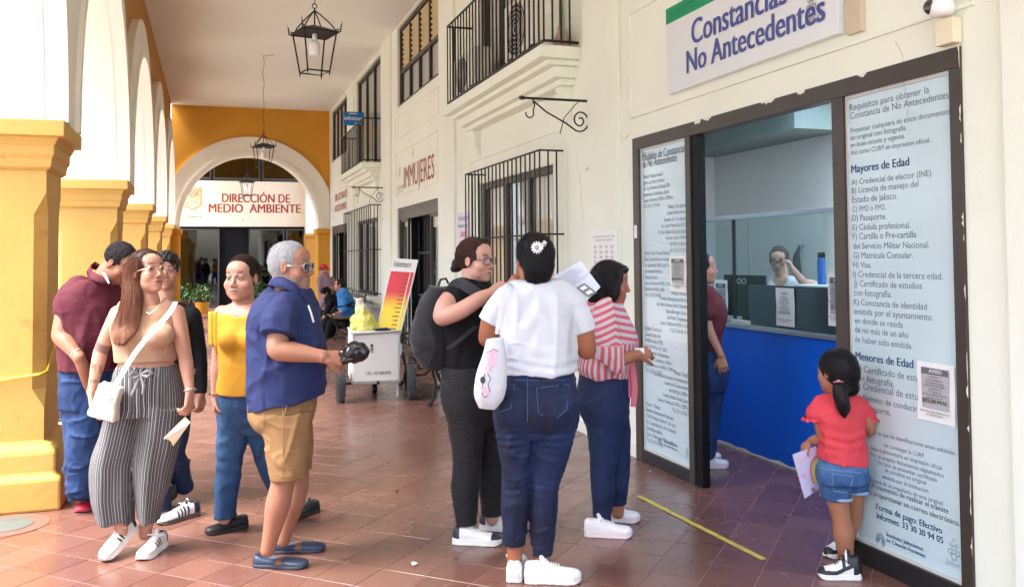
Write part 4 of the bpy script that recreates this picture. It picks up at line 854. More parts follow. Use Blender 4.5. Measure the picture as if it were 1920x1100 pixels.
# ------------------------------------------------------------------ implicit-surface body and cloth modelling
def nrm(v): v = np.array(v, float); return v/(np.linalg.norm(v)+1e-12)
_lat = np.random.RandomState(11).rand(32, 32, 32).astype(np.float32)*2-1
def vnoise(P, f, st=(1, 1, 1), seed=0):
    q = (P*np.array(st, np.float32)*f+seed*7.31).astype(np.float32); i = np.floor(q).astype(np.int32); t = q-i; t = t*t*(3-2*t); o = 0
    for a in (0, 1):
        for b in (0, 1):
            for c in (0, 1):
                wgt = (t[..., 0] if a else 1-t[..., 0])*(t[..., 1] if b else 1-t[..., 1])*(t[..., 2] if c else 1-t[..., 2])
                o = o+wgt*_lat[(i[..., 0]+a) & 31, (i[..., 1]+b) & 31, (i[..., 2]+c) & 31]
    return o
class Field:
    def __init__(s): s.ops = []; s.torso = []; s.legs = []
    def _a(s, fn, lo, hi, k, mode='u'): s.ops.append((fn, np.array(lo, float), np.array(hi, float), k, mode)); return s
    def cap(s, a, b, ra, rb, k=.02, mode='u'):
        a = np.array(a, float); b = np.array(b, float); ba = b-a; L2 = ba@ba+1e-12; R = max(ra, rb)
        def fn(P):
            pa = P-a; h = np.clip((pa@ba)/L2, 0, 1); return np.linalg.norm(pa-h[..., None]*ba, axis=-1)-(ra+(rb-ra)*h)
        return s._a(fn, np.minimum(a, b)-R, np.maximum(a, b)+R, k, mode)
    def poly(s, pts, rs, k=.02, sub=5, mode='u'):      # tapered tube along a smooth path
        P0 = np.array(pts, float); n = len(P0); rs = np.array(rs, float)
        if n > 2 and sub > 1:
            Q, R = [], []
            for i in range(n-1):
                p0, p1, p2, p3 = P0[max(i-1, 0)], P0[i], P0[i+1], P0[min(i+2, n-1)]; r0, r1, r2, r3 = rs[max(i-1, 0)], rs[i], rs[i+1], rs[min(i+2, n-1)]
                if i == 0: p0 = 2*p1-p2
                if i == n-2: p3 = 2*p2-p1
                T = .32
                for j in range(sub):
                    t = j/sub; h1, h2, h3, h4 = 2*t**3-3*t*t+1, -2*t**3+3*t*t, t**3-2*t*t+t, t**3-t*t
                    Q.append(h1*p1+h2*p2+T*(h3*(p2-p0)+h4*(p3-p1))); R.append(h1*r1+h2*r2+T*(h3*(r2-r0)+h4*(r3-r1)))
            Q.append(P0[-1]); R.append(rs[-1]); P0 = np.array(Q); rs = np.array(R)
        lo = (P0-rs[:, None]).min(0); hi = (P0+rs[:, None]).max(0); P0 = P0.astype(np.float32); rs = [float(q) for q in rs]
        def fn(P):
            d = None
            for i in range(len(P0)-1):
                a, ba = P0[i], P0[i+1]-P0[i]; pa = P-a; h = np.clip((pa@ba)/(ba@ba+1e-12), 0, 1); pa -= h[..., None]*ba
                e = np.sqrt((pa*pa).sum(-1))-(rs[i]+(rs[i+1]-rs[i])*h); d = e if d is None else np.minimum(d, e)
            return d
        return s._a(fn, lo, hi, k, mode)
    def chain(s, pts, rs, k=.02): return s.poly(pts, rs, k, 4)
    def ell(s, c, r, ax=None, k=.02, mode='u'):
        c = np.array(c, float); r = np.array(r, float); A = np.eye(3) if ax is None else np.array(ax, float); R = r.max()
        def fn(P):
            q = (P-c)@A.T; k0 = np.linalg.norm(q/r, axis=-1); k1 = np.linalg.norm(q/r**2, axis=-1)+1e-9; return k0*(k0-1)/k1
        return s._a(fn, c-R, c+R, k, mode)
    def loft(s, st, k=.02, mode='u'):   # stations (centre, half width, half depth, side axis), lofted smoothly along first -> last
        C = np.array([q[0] for q in st], float); t = nrm(C[-1]-C[0]); hs = (C-C[0])@t; A = np.array([nrm(np.array(q[3], float)) for q in st])
        X = np.concatenate([C-C[0]-hs[:, None]*t, np.array([[q[1], q[2]] for q in st]), A], 1); n = len(hs)
        if n > 2:
            m = np.zeros_like(X); dl = (X[1:]-X[:-1])/(hs[1:]-hs[:-1])[:, None]
            m[0], m[-1] = dl[0], dl[-1]; m[1:-1] = (dl[:-1]+dl[1:])/2
            H_, Y_ = [], []
            for i in range(n-1):
                L_ = hs[i+1]-hs[i]
                for j in range(6):
                    q = j/6; H_.append(hs[i]+q*L_); Y_.append((2*q**3-3*q*q+1)*X[i]+(q**3-2*q*q+q)*L_*m[i]+(3*q*q-2*q**3)*X[i+1]+(q**3-q*q)*L_*m[i+1])
            H_.append(hs[-1]); Y_.append(X[-1]); hs, X = np.array(H_), np.array(Y_)
        c0 = C[0]; R = X[:, 3:5].max(); ctr = c0+X[:, :3]+hs[:, None]*t; Lm = hs[-1]
        def fn(P):
            q = P-c0; h = q@t; hh = np.clip(h, 0, Lm); Y = [np.interp(hh, hs, X[:, i]) for i in range(8)]
            c = np.stack(Y[:3], -1); W, D = Y[3], Y[4]; u = np.stack(Y[5:], -1); u = u-t*(u@t)[..., None]; u /= np.linalg.norm(u, axis=-1, keepdims=True)+1e-9; v = np.cross(t, u)
            r = q-c-h[..., None]*t; x = (r*u).sum(-1); y = (r*v).sum(-1)
            k0 = np.sqrt((x/W)**2+(y/D)**2); k1 = np.sqrt((x/W**2)**2+(y/D**2)**2)+1e-6; d = k0*(k0-1)/k1; d = np.where(k0 < .05, -np.minimum(W, D), d)
            e = np.maximum(-h, h-Lm); return np.where(e > 0, np.sqrt(np.maximum(d, 0)**2+e**2), d)
        if not s.torso and len(st) >= 4: s.torso.append(len(s.ops))
        return s._a(fn, ctr.min(0)-R, ctr.max(0)+R, k, mode)
    def over(s, body, kind='torso', off=.009, k=.02):      # make sure a garment clears the body under it
        for i in getattr(body, kind):
            fn, lo, hi, _, _ = body.ops[i]; s._a(lambda P, fn=fn: fn(P)-off, lo-off, hi+off, k)
        return s
    def cut(s, fn, k=.004): s.ops.append((fn, None, None, k, 'c')); return s      # keep where fn <= 0
    def warp(s, fn): s.ops.append((fn, None, None, 0, 'w')); return s             # add to the distance
    def bounds(s):
        lo = np.min([o[1] for o in s.ops if o[1] is not None and o[4] == 'u'], 0); hi = np.max([o[2] for o in s.ops if o[2] is not None and o[4] == 'u'], 0); return lo-.012, hi+.012
    def points(s, P):
        P = np.ascontiguousarray(P, dtype=np.float32); X, Y, Z = P[:, 0].copy(), P[:, 1].copy(), P[:, 2].copy(); D = np.full(len(P), .12, np.float32)
        for fn, lo, hi, k, mode in s.ops:
            if lo is None:
                i = np.nonzero(D < .03)[0] if mode == 'c' else np.nonzero(np.abs(D) < .035)[0]
                if not len(i): continue
                d = fn(P[i])
                if mode == 'c': D[i] = np.maximum(D[i], d)
                else: D[i] += d
                continue
            m = 3*k+.035; l, u = lo-m, hi+m; i = np.nonzero((X > l[0]) & (X < u[0]) & (Y > l[1]) & (Y < u[1]) & (Z > l[2]) & (Z < u[2]))[0]
            if not len(i): continue
            d = fn(P[i]); A = D[i]
            if mode == 'u':
                if k > 0: h = np.clip(.5+.5*(A-d)/k, 0, 1); D[i] = A*(1-h)+d*h-k*h*(1-h)
                else: D[i] = np.minimum(A, d)
            elif mode == 's': h = np.clip(.5-.5*(A+d)/k, 0, 1); D[i] = A*(1-h)-d*h+k*h*(1-h)
        return D
    def eval(s, xs, ys, zs):
        n = (len(xs), len(ys), len(zs)); q = 4; h = xs[1]-xs[0]
        nc = [(m-1)//q+2 for m in n]; C = [g[0]+h*q*np.arange(c) for g, c in zip((xs, ys, zs), nc)]
        G = np.stack(np.meshgrid(*C, indexing='ij'), -1).reshape(-1, 3); Dc = s.points(G).reshape(nc)
        near = np.abs(Dc) < h*q*.95+.006      # coarse nodes close to the surface
        cell = np.zeros([c-1 for c in nc], bool)
        for a in (0, 1):
            for b in (0, 1):
                for e in (0, 1): cell |= near[a:nc[0]-1+a, b:nc[1]-1+b, e:nc[2]-1+e]
        ci = [np.minimum(np.arange(m)//q, c-2) for m, c in zip(n, nc)]
        act = cell[np.ix_(*ci)]; D = Dc[np.ix_(*ci)].astype(np.float32)
        for ax in range(3):      # nodes on cell borders belong to both cells
            sh = [slice(None)]*3; sh2 = [slice(None)]*3; sh[ax] = slice(q, None, q); sh2[ax] = slice(q-1, None, q)
            k = min(act[tuple(sh)].shape[ax], act[tuple(sh2)].shape[ax]); t1 = list(sh); t2 = list(sh2); t1[ax] = slice(q, q+(k-1)*q+1, q); t2[ax] = slice(q-1, q-1+(k-1)*q+1, q)
            if k > 0: act[tuple(t1)] |= act[tuple(t2)]
        I = np.nonzero(act)
        if len(I[0]): D[I] = s.points(np.stack([xs[I[0]], ys[I[1]], zs[I[2]]], -1))
        D[~act] = np.where(D[~act] < 0, -.05, .05); return D
def surface_nets(D, xs, ys, zs):
    S = D < 0; nx, ny, nz = D.shape
    c = np.zeros((nx-1, ny-1, nz-1), np.int8)
    for a in (0, 1):
        for b in (0, 1):
            for e in (0, 1): c += S[a:nx-1+a, b:ny-1+b, e:nz-1+e]
    I = np.nonzero((c > 0) & (c < 8)); n = len(I[0])
    if n == 0: return np.zeros((0, 3)), []
    idx = np.full(c.shape, -1, np.int32); idx[I] = np.arange(n)
    acc = np.zeros((n, 3)); cnt = np.zeros(n); i, j, k = I
    for (a, b) in [((0, 0, 0), (1, 0, 0)), ((0, 1, 0), (1, 1, 0)), ((0, 0, 1), (1, 0, 1)), ((0, 1, 1), (1, 1, 1)), ((0, 0, 0), (0, 1, 0)), ((1, 0, 0), (1, 1, 0)), ((0, 0, 1), (0, 1, 1)), ((1, 0, 1), (1, 1, 1)),
                   ((0, 0, 0), (0, 0, 1)), ((1, 0, 0), (1, 0, 1)), ((0, 1, 0), (0, 1, 1)), ((1, 1, 0), (1, 1, 1))]:
        d0 = D[i+a[0], j+a[1], k+a[2]]; d1 = D[i+b[0], j+b[1], k+b[2]]; m = (d0 < 0) != (d1 < 0)
        t = np.where(m, d0/(d0-d1+1e-12*(d0 == d1)), 0)
        for ax, g, q in ((0, xs, i), (1, ys, j), (2, zs, k)):
            p0 = g[q+a[ax]]; p1 = g[q+b[ax]]; acc[:, ax] += np.where(m, p0+(p1-p0)*t, 0)
        cnt += m
    V = acc/cnt[:, None]; F = []
    e = np.nonzero(S[:-1, 1:-1, 1:-1] != S[1:, 1:-1, 1:-1]); a, b, g = e[0], e[1]+1, e[2]+1; fl = S[a, b, g]
    q = np.stack([idx[a, b-1, g-1], idx[a, b, g-1], idx[a, b, g], idx[a, b-1, g]], 1); q[~fl] = q[~fl][:, ::-1]; F.append(q)
    e = np.nonzero(S[1:-1, :-1, 1:-1] != S[1:-1, 1:, 1:-1]); a, b, g = e[0]+1, e[1], e[2]+1; fl = S[a, b, g]
    q = np.stack([idx[a-1, b, g-1], idx[a-1, b, g], idx[a, b, g], idx[a, b, g-1]], 1); q[~fl] = q[~fl][:, ::-1]; F.append(q)
    e = np.nonzero(S[1:-1, 1:-1, :-1] != S[1:-1, 1:-1, 1:]); a, b, g = e[0]+1, e[1]+1, e[2]; fl = S[a, b, g]
    q = np.stack([idx[a-1, b-1, g], idx[a, b-1, g], idx[a, b, g], idx[a-1, b, g]], 1); q[~fl] = q[~fl][:, ::-1]; F.append(q)
    return V, np.concatenate(F)
def grid(lo, hi, h):
    # grid snapped to multiples of h so that neighbouring blocks agree
    return [np.arange(math.floor(l/h)*h, hh+h*1.01, h) for l, hh in zip(lo, hi)]
def mesh_field(fld, h, blocks=(), box=None):
    """blocks: finer boxes (lo, hi, h); the coarse mesh leaves them out"""
    lo, hi = box if box is not None else fld.bounds(); out_v, out_f, n = [], [], 0
    jobs = [(np.array(lo), np.array(hi), h, list(blocks))]+[(np.array(b[0]), np.array(b[1]), b[2], []) for b in blocks]
    for k, (l, u, hh, skip) in enumerate(jobs):
        xs, ys, zs = grid(l, u, hh); D = fld.eval(xs, ys, zs); V, F = surface_nets(D, xs, ys, zs)
        if not len(V): continue
        keep = np.ones(len(F), bool)
        if len(F):
            C = V[F].mean(1)
            for b in skip: keep &= ~np.all((C > np.array(b[0])+hh*.9) & (C < np.array(b[1])-hh*.9), 1)
        F = F[keep]; used = np.unique(F); mp = np.full(len(V), -1); mp[used] = np.arange(len(used)); V = V[used]; F = mp[F]
        out_v.append(V); out_f.append(F+n); n += len(V)
    return np.concatenate(out_v), np.concatenate(out_f)
def relax(V, F, it=1, lam=.5):
    n = len(V); E = np.concatenate([F[:, [0, 1]], F[:, [1, 2]], F[:, [2, 3]], F[:, [3, 0]]])
    cnt = np.bincount(E[:, 0], minlength=n)+np.bincount(E[:, 1], minlength=n)
    for _ in range(it):
        A = np.zeros((n, 3))
        for ax in range(3): A[:, ax] = np.bincount(E[:, 0], V[E[:, 1], ax], n)+np.bincount(E[:, 1], V[E[:, 0], ax], n)
        V = V+lam*(A/np.maximum(cnt, 1)[:, None]-V)
    return V
def np_mesh(name, V, F):
    me = bpy.data.meshes.new(name); me.vertices.add(len(V)); me.vertices.foreach_set('co', V.astype(np.float32).ravel())
    me.loops.add(F.size); me.polygons.add(len(F)); me.loops.foreach_set('vertex_index', F.astype(np.int32).ravel())
    me.polygons.foreach_set('loop_start', np.arange(0, F.size, F.shape[1], dtype=np.int32))
    me.update(calc_edges=True); shade(me); return me
def vcol(me, C, name='Col'):
    a = me.color_attributes.new(name, 'FLOAT_COLOR', 'POINT'); a.data.foreach_set('color', np.concatenate([C, np.ones((len(C), 1))], 1).astype(np.float32).ravel())
def obj_field(name, fld, h, m, parent, blocks=(), colfn=None, box=None, rel=1, label=None, attrs=None, kind=None):
    V, F = mesh_field(fld, h, blocks, box); V = relax(V, F, rel) if rel else V
    me = np_mesh(name, V, F)
    if colfn is not None: vcol(me, colfn(V))
    if attrs:
        for k, fn in attrs.items(): vcol(me, fn(V), k)
    o = link_mesh(name, me, m, parent, kind)
    if label: o['label'] = label
    return o
# ------------------------------------------------------------------ figure kit
CR = np.array([math.cos(CYAW), -math.sin(CYAW), 0]); CA = np.array([math.sin(CYAW), math.cos(CYAW), 0]); UPV = np.array([0, 0, 1.])
def facing(a, b, c=0.): return nrm(CR*a-CA*b+UPV*c)      # image-right, towards the viewer, up
class Fig:
    def __init__(s, D): s.D = D; s.m = D/CF
    def __call__(s, px, py, dd=0.): return dep(px, py, s.D+dd)
def skin_mat(name, rgb, rough=.48): return mat(name, rgb, rough, .04, 9, .12, 260, attr='Col', sss=.0, spec=.4, bdist=.002)
class Head:
    def __init__(s, c, fwd, s_=1., roll=0., up=None):
        s.c = np.array(c, float); s.y = nrm(fwd); u = UPV if up is None else nrm(up); s.x = nrm(np.cross(s.y, u)); s.z = np.cross(s.x, s.y)
        if roll: s.x, s.z = s.x*math.cos(roll)+s.z*math.sin(roll), s.z*math.cos(roll)-s.x*math.sin(roll)
        s.s = s_; s.ax = np.array([s.x, s.y, s.z])
    def w(s, x, y, z): return s.c+(s.x*x+s.y*y+s.z*z)*s.s
    def loc(s, P): return ((P-s.c)@s.ax.T)/s.s
    def ell(s, F, c, r, k=.012, mode='u', rot=None):
        ax = s.ax if rot is None else rot@s.ax
        F.ell(s.w(*c), np.array(r)*s.s, ax, k*s.s, mode)
    def cap(s, F, a, b, ra, rb, k=.008, mode='u'): F.cap(s.w(*a), s.w(*b), ra*s.s, rb*s.s, k*s.s, mode)
    def build(s, F, jaw=1., nose=1., full=0., brow=1.):
        s.ell(F, (0, -.014, .032), (.073, .092, .082)); s.ell(F, (0, .04, .045), (.060, .048, .048), .02)
        s.ell(F, (0, .03, -.03), (.058*jaw+full*.4, .056, .082), .02); s.ell(F, (0, .024, -.07), (.052*jaw+full, .05, .042), .02)
        s.ell(F, (0, .066, -.098), (.022*jaw, .019, .016), .02)
        for q in (-1, 1):
            s.ell(F, (q*.035, .055, -.032), (.026+full, .026, .028), .015)
            s.ell(F, (q*.031, .098, .004), (.019, .017, .012), .012, 's')
            s.ell(F, (q*.031, .0725, .003), (.0172, .0148, .0138), .004)
            s.ell(F, (q*.031, .088, .0025), (.0145, .011, .0060), .002, 's')
            s.cap(F, (q*.014, .085, .021*brow), (q*.046, .072, .022*brow), .006, .005, .01)
            s.ell(F, (q*.076, -.004, -.004), (.008, .017, .030), .004); s.ell(F, (q*.084, .0, .0), (.005, .009, .018), .004, 's')
        s.cap(F, (0, .082, .014), (0, .099*nose**.3, -.024), .007, .0088*nose, .009); s.ell(F, (0, .101, -.030), (.0105*nose, .011, .0095), .006)
        for q in (-1, 1): s.ell(F, (q*.012*nose, .094, -.036), (.008, .009, .007), .005); s.ell(F, (q*.006, .100, -.043), (.0035, .004, .003), .002, 's')
        s.ell(F, (0, .071, -.064), (.030, .019, .024), .014)
        s.ell(F, (0, .0855, -.0595), (.021, .0075, .0048), .004); s.ell(F, (0, .084, -.0705), (.018, .0085, .0058), .004)
        s.cap(F, (-.021, .0895, -.0652), (.021, .0895, -.0652), .0020, .0022, .002, 's')
    def colour(s, base, lips=(150, 84, 76), brow=(48, 34, 28), scalp=None, stubble=0., blush=.10, browth=.0062, arch=.004):
        b = np.array(s2l(base)); lp = np.array(s2l(lips)); br = np.array(s2l(brow))
        def fn(V):
            C = np.tile(b, (len(V), 1)); L = s.loc(V); x, y, z = L[:, 0], L[:, 1], L[:, 2]; hd = np.linalg.norm(L, axis=1) < .17
            def mixc(C, m, c): m = np.clip(m, 0, 1)[:, None]; return C*(1-m)+np.array(c)*m
            red = b*np.array([1.08, .80, .78])
            bl = np.exp(-(((np.abs(x)-.04)/.02)**2+((z+.03)/.02)**2))*(y > .03)+.8*np.exp(-((x/.012)**2+((z+.031)/.012)**2))*(y > .08)+.8*(np.abs(x) > .07)*(np.abs(y) < .03)*(np.abs(z) < .04)
            C = mixc(C, bl*hd*blush*4, red)
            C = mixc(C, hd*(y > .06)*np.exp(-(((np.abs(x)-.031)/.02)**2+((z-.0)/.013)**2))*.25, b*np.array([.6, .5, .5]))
            C = mixc(C, .8*hd*(y > .07)*np.exp(-((x/.020)**4+((z+.065)/(.0095*(1-(np.abs(x)/.03)**2).clip(.2,1)))**4)), lp)
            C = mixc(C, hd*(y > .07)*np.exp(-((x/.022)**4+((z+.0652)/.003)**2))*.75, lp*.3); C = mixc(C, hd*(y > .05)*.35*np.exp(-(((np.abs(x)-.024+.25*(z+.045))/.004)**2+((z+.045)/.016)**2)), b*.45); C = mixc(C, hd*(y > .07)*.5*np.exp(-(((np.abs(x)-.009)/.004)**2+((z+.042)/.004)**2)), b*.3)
            zb = .0275+arch*(1-((np.abs(x)-.034)/.018)**2)
            C = mixc(C, .9*hd*(y > .055)*np.exp(-((z-zb)/browth)**2)*np.exp(-((np.abs(x)-.031)/.0175)**6), br)
            # lash line
            zl = .0028+.0052*np.sqrt(np.clip(1-((np.abs(x)-.031)/.0145)**2, 0, 1)); C = mixc(C, .95*hd*(y > .07)*np.exp(-((z-zl)/.0030)**2)*(np.abs(np.abs(x)-.031) < .0145), br*.5)
            if stubble: C = mixc(C, stubble*hd*(y > -.0)*((z < -.045)+(np.exp(-((x/.03)**2+((z+.052)/.006)**2))*(y > .07)))*(1-np.exp(-((x/.02)**4+((z+.0655)/.01)**4)))*(.6+.4*vnoise(V, 260)), np.array(s2l((120, 112, 108))))
            mot = vnoise(V, 28)*.5+vnoise(V, 70)*.3; C = C*(1+.07*mot[:, None]*np.array([.6, 1., 1.2]))
            if scalp is not None: C = mixc(C, scalp(x, y, z), br)
            return C
        return fn
    def eyes(s, parent, iris=(52, 32, 20), gaze=(0, 0)):
        for q in (-1, 1):
            c = s.w(q*.031, .0735, .0025); V, Fc = sphere((0, 0, 0), .0122*s.s, n=20); V = np.array(V)
            d = V/(.0122*s.s); g = nrm(s.y+s.x*gaze[0]+s.z*gaze[1]); dt = d@g; C = np.tile(s2l((188, 178, 170)), (len(V), 1)); C[dt > .80] = s2l(iris); C[dt > .97] = (.004, .004, .004)
            me = bpy.data.meshes.new('eye'); me.from_pydata((V+c).tolist(), [], Fc); shade(me); vcol(me, C); link_mesh('eye', me, mat('eye_surface', (1, 1, 1), .1, 0, attr='Col', coat=.6), parent)
    def glasses(s, parent, m, style='round', tint=None, th=.0018, temple=None):
        t = parent; fr = MB(); ln = MB()
        for q in (-1, 1):
            pts = []
            for a in np.linspace(0, 2*math.pi, 25):
                if style == 'round': u, v = .024*math.cos(a), .023*math.sin(a)
                else:
                    p_ = 3.2; ca, sa = math.cos(a), math.sin(a); rr = (abs(ca)**p_+abs(sa)**p_)**(-1/p_); u, v = .0255*rr*ca, .0195*rr*sa
                pts.append(s.w(q*.033+u, .098-.25*abs(abs(q*.033+u)-.01)**1.1, -.001+v))
            fr.tube(pts, th*s.s, 6, cap=False); ln.add(pts[:-1], [tuple(range(24))])
            e = q*.0585; fr.tube([s.w(e, .086, .004), s.w(q*.071, .07, .005), s.w(q*.076, .0, .002), s.w(q*.074, -.014, -.012)], th*.9*s.s, 6)
        fr.tube([s.w(-.01, .098, .003), s.w(0, .101, .006), s.w(.01, .098, .003)], th*s.s, 6)
        g = thing('glasses', None, None); g.parent = t; 
        if wloc(t).length > 1e-9: g.matrix_parent_inverse = Matrix.Translation(-wloc(t))
        o = fr.build('glasses_frame', m, None, smooth=50); o.parent = g; o2 = ln.build('lens', tint or glass_mat('spectacle_glass', (1, 1, 1), .03, alpha=.97, mx_=.12), None); o2.parent = g
    def hairfield(s, face=(0, .104, -.012, .068, .078, .098), vol=1., low=-.02, back=(0, -.03, .02, .078, .088, .088), k=.015):
        F = Field(); s.ell(F, (0, -.016, .037), (.0795*vol, .0975*vol, .0855*vol), k); s.ell(F, back[:3], np.array(back[3:])*vol, k)
        s.ell(F, face[:3], face[3:], .01, 's')
        return F
def strands(H, amp=.0022, f=150, st=(1, .12, .12), st2=None, seed=0):
    def fn(P):
        L = H.loc(P); return amp*vnoise(L, f, st, seed)+amp*.6*vnoise(L, f*2.3, st, seed+3)
    return fn
def hair_mat(name, rgb, rough=.38, tip=None): return mat(name, rgb, rough+.1, .25, 3, .5, 90, stretch=(1, 1, .12), spec=.22, bdist=.004, attr='Col' if tip else None)
def hand(F, wr, d, n, s_=1., curl=(.35, .4, .45, .5), side=1, spread=.06, thumb=(.75, .6, .25), k=.006, tcurl=.3):
    """wrist, finger direction, palm normal (where the fingers curl to), size, per-finger curl, thumb side sign"""
    wr = np.array(wr, float); d = nrm(d); n = nrm(np.array(n, float)-d*(np.array(n)@d)); h = np.cross(d, n)*side
    F.loft([(wr-d*.01*s_, .027*s_, .021*s_, h), (wr+d*.03*s_, .033*s_, .017*s_, h), (wr+d*.082*s_, .039*s_, .0135*s_, h)], .012*s_)
    for i, (off, L) in enumerate(((.030, .070), (.0105, .079), (-.0095, .074), (-.029, .058))):
        p = wr+d*(.080-.004*abs(i-1.2))*s_+h*off*s_; a = 0; dr = nrm(d+h*spread*(1.2-i)); r = (.0090, .0092, .0088, .0078)[i]*s_
        F.cap(wr+d*.04*s_+h*off*.7*s_, p, .011*s_, r, k)
        for j, fr in enumerate((.45, .30, .25)):
            a += curl[i]*(1, 1.3, 1.0)[j]; dd = dr*math.cos(a)+n*math.sin(a); q = p+dd*L*fr*s_; F.cap(p, q, r, r*.92, .004); p = q; r *= .92
    b = wr+d*.022*s_+h*.024*s_; t1 = nrm(d*thumb[0]+h*thumb[1]+n*thumb[2]); m_ = b+t1*.036*s_; t2 = nrm(t1+n*tcurl+d*.2); e = m_+t2*.030*s_; t3 = nrm(t2+n*tcurl-h*.2*tcurl)
    F.cap(b, m_, .0145*s_, .0115*s_, .010); F.cap(m_, e, .0108*s_, .0098*s_, .004); F.cap(e, e+t3*.022*s_, .0096*s_, .0082*s_, .004)
def arm(F, sh, el, wr, r=(.050, .040, .038, .025), k=.02):
    sh, el, wr = map(lambda q: np.array(q, float), (sh, el, wr)); F.poly([sh, sh+(el-sh)*.45, el, el+(wr-el)*.32, wr], [r[0], (r[0]+r[1])/2+.002, r[1], r[2]*1.08, r[3]], k)
def leg(F, hip, kn, an, r=(.085, .056, .054, .034), k=.02):
    F.legs.append(len(F.ops)); hip, kn, an = map(lambda q: np.array(q, float), (hip, kn, an)); F.poly([hip, hip+(kn-hip)*.5, kn, kn+(an-kn)*.32, kn+(an-kn)*.7, an], [r[0], r[0]*.6+r[1]*.4, r[1], r[2]*1.12, r[2]*.45+r[3]*.55, r[3]], k)
def wrinkle(amp=.004, f=14, st=(1, 1, .45), seed=0, amp2=None):
    a2 = amp*.4 if amp2 is None else amp2
    def fn(P):
        q = P+.035*np.stack([vnoise(P, f*.6, (1, 1, 1), seed+20), vnoise(P, f*.6, (1, 1, 1), seed+21), vnoise(P, f*.6, (1, 1, 1), seed+22)], -1)
        r = np.clip(1-2.4*np.abs(vnoise(q, f*.75, st, seed)), 0, 1)**2; r2 = np.clip(1-2.6*np.abs(vnoise(q, f*1.7, (st[2], st[0], st[1]), seed+5)), 0, 1)**2
        return -amp*1.25*r-a2*1.3*r2+amp*.5*vnoise(P, f*.5, st, seed+3)
    return fn
def local_fold(c, d, amp, f, R):   # folds radiating round a joint: bands across direction d near c
    c = np.array(c, float); d = nrm(d)
    def fn(P):
        q = P-c; r = np.linalg.norm(q, axis=-1); return amp*np.sin(f*(q@d)+3*vnoise(P, 9))*np.exp(-(r/R)**2)
    return fn
_shoes = {}
def shoe_mesh(key, L=.27, W=.048, style='sneaker', colfn=None, solecol=(235, 235, 235), h=.0042, sole_t=.03, high=.0):
    if key in _shoes: return _shoes[key]
    U = np.array([0, .05, .18, .35, .55, .72, .87, .96, 1.])*L
    Wd = np.array([.40, .70, .80, .76, .88, 1.0, .92, .66, .30])*W
    F1 = Field()
    def sole(P):
        u, v, z = P[..., 0], P[..., 1], P[..., 2]; w_ = np.interp(u, U, Wd); d = np.abs(v)-w_-.002*(z < .01)
        zt = sole_t+.012*np.clip((.15*L-u)/(.15*L), 0, 1)*(style != 'loafer')+.004*np.clip((u-.85*L)/(.15*L), 0, 1); zb = .012*np.clip((u-.82*L)/(.18*L), 0, 1)**2
        e = np.maximum.reduce([d, z-zt, zb-z, -u, u-L]); return e+.0008*np.sin(z*900)*(d > -.004)
    F1._a(sole, (0, -W, 0), (L, W, sole_t+.02), 0)
    F2 = Field(); Hs = {'sneaker': [.052, .066, .070, .062, .044, .032, .027, .020, .010], 'loafer': [.040, .050, .046, .036, .032, .028, .024, .018, .008], 'skate': [.046, .058, .06, .052, .038, .030, .026, .019, .009], 'high': [.07, .092, .092, .074, .05, .036, .03, .022, .01]}[style]
    st = [((u, 0, sole_t*.7+hh*.35), w_*.95, hh*.68+.004, (0, 1, 0)) for u, w_, hh in zip(U, Wd, Hs)]
    F2.loft(st, .012)
    op = {'sneaker': .098, 'loafer': .062, 'skate': .088, 'high': .12}[style]
    F2.cut(lambda P: -(P[..., 2]-sole_t*.6), .002)
    F2.ell((.20*L, 0, sole_t+Hs[2]*1.12), (.19*L, W*.56, .028), None, .006, 's')
    if style != 'loafer':   # tongue and laces
        F2.cap((.36*L, 0, sole_t+Hs[3]*.75), (.30*L, 0, sole_t+Hs[2]*1.1), .014, .012, .008)
    else:
        F2.ell((.28*L, 0, sole_t+.034), (.20*L, W*.62, .022), None, .006, 's')
    V1, Q1 = mesh_field(F1, h); V2, Q2 = mesh_field(F2, h); V1 = relax(V1, Q1, 1, .4); V2 = relax(V2, Q2, 2, .5)
    m1 = np_mesh('sole', V1, Q1); m2 = np_mesh('upper', V2, Q2)
    vcol(m1, np.tile(s2l(solecol), (len(V1), 1))); vcol(m2, colfn(V2/np.array([L, W, 1])) if colfn else np.tile(s2l((235, 235, 235)), (len(V2), 1)))
    ml = None
    if style != 'loafer':
        mb = MB(); N = 6
        for i in range(N):
            u = (.38+.045*i)*L; zz = sole_t+np.interp(u, U, Hs)*.80+.006; w2 = W*.42; mb.tube([(u-.006, -w2, zz-.008), (u, -w2*.5, zz+.001), (u+.002, 0, zz+.003), (u, w2*.5, zz+.001), (u-.006, w2, zz-.008)], .0028, 5)
        u = .37*L; zz = sole_t+Hs[3]*.85+.008
        for q in (-1, 1): mb.tube([(u, 0, zz)]+[(u+.012*math.sin(a)*.8, q*(.022-.02*math.cos(a))*1.1, zz+.004*math.sin(a)-.004*a/3) for a in np.linspace(.3, 5.6, 9)], .0024, 5)
        ml = bpy.data.meshes.new('laces'); ml.from_pydata(mb.v, [], mb.f); shade(ml, 50)
    _shoes[key] = (m1, m2, ml); return _shoes[key]
m_shoe = mat('shoe_leather', (1, 1, 1), .5, .04, 20, .1, 120, attr='Col', bdist=.002); m_sole = mat('shoe_sole', (1, 1, 1), .6, .08, 30, attr='Col')
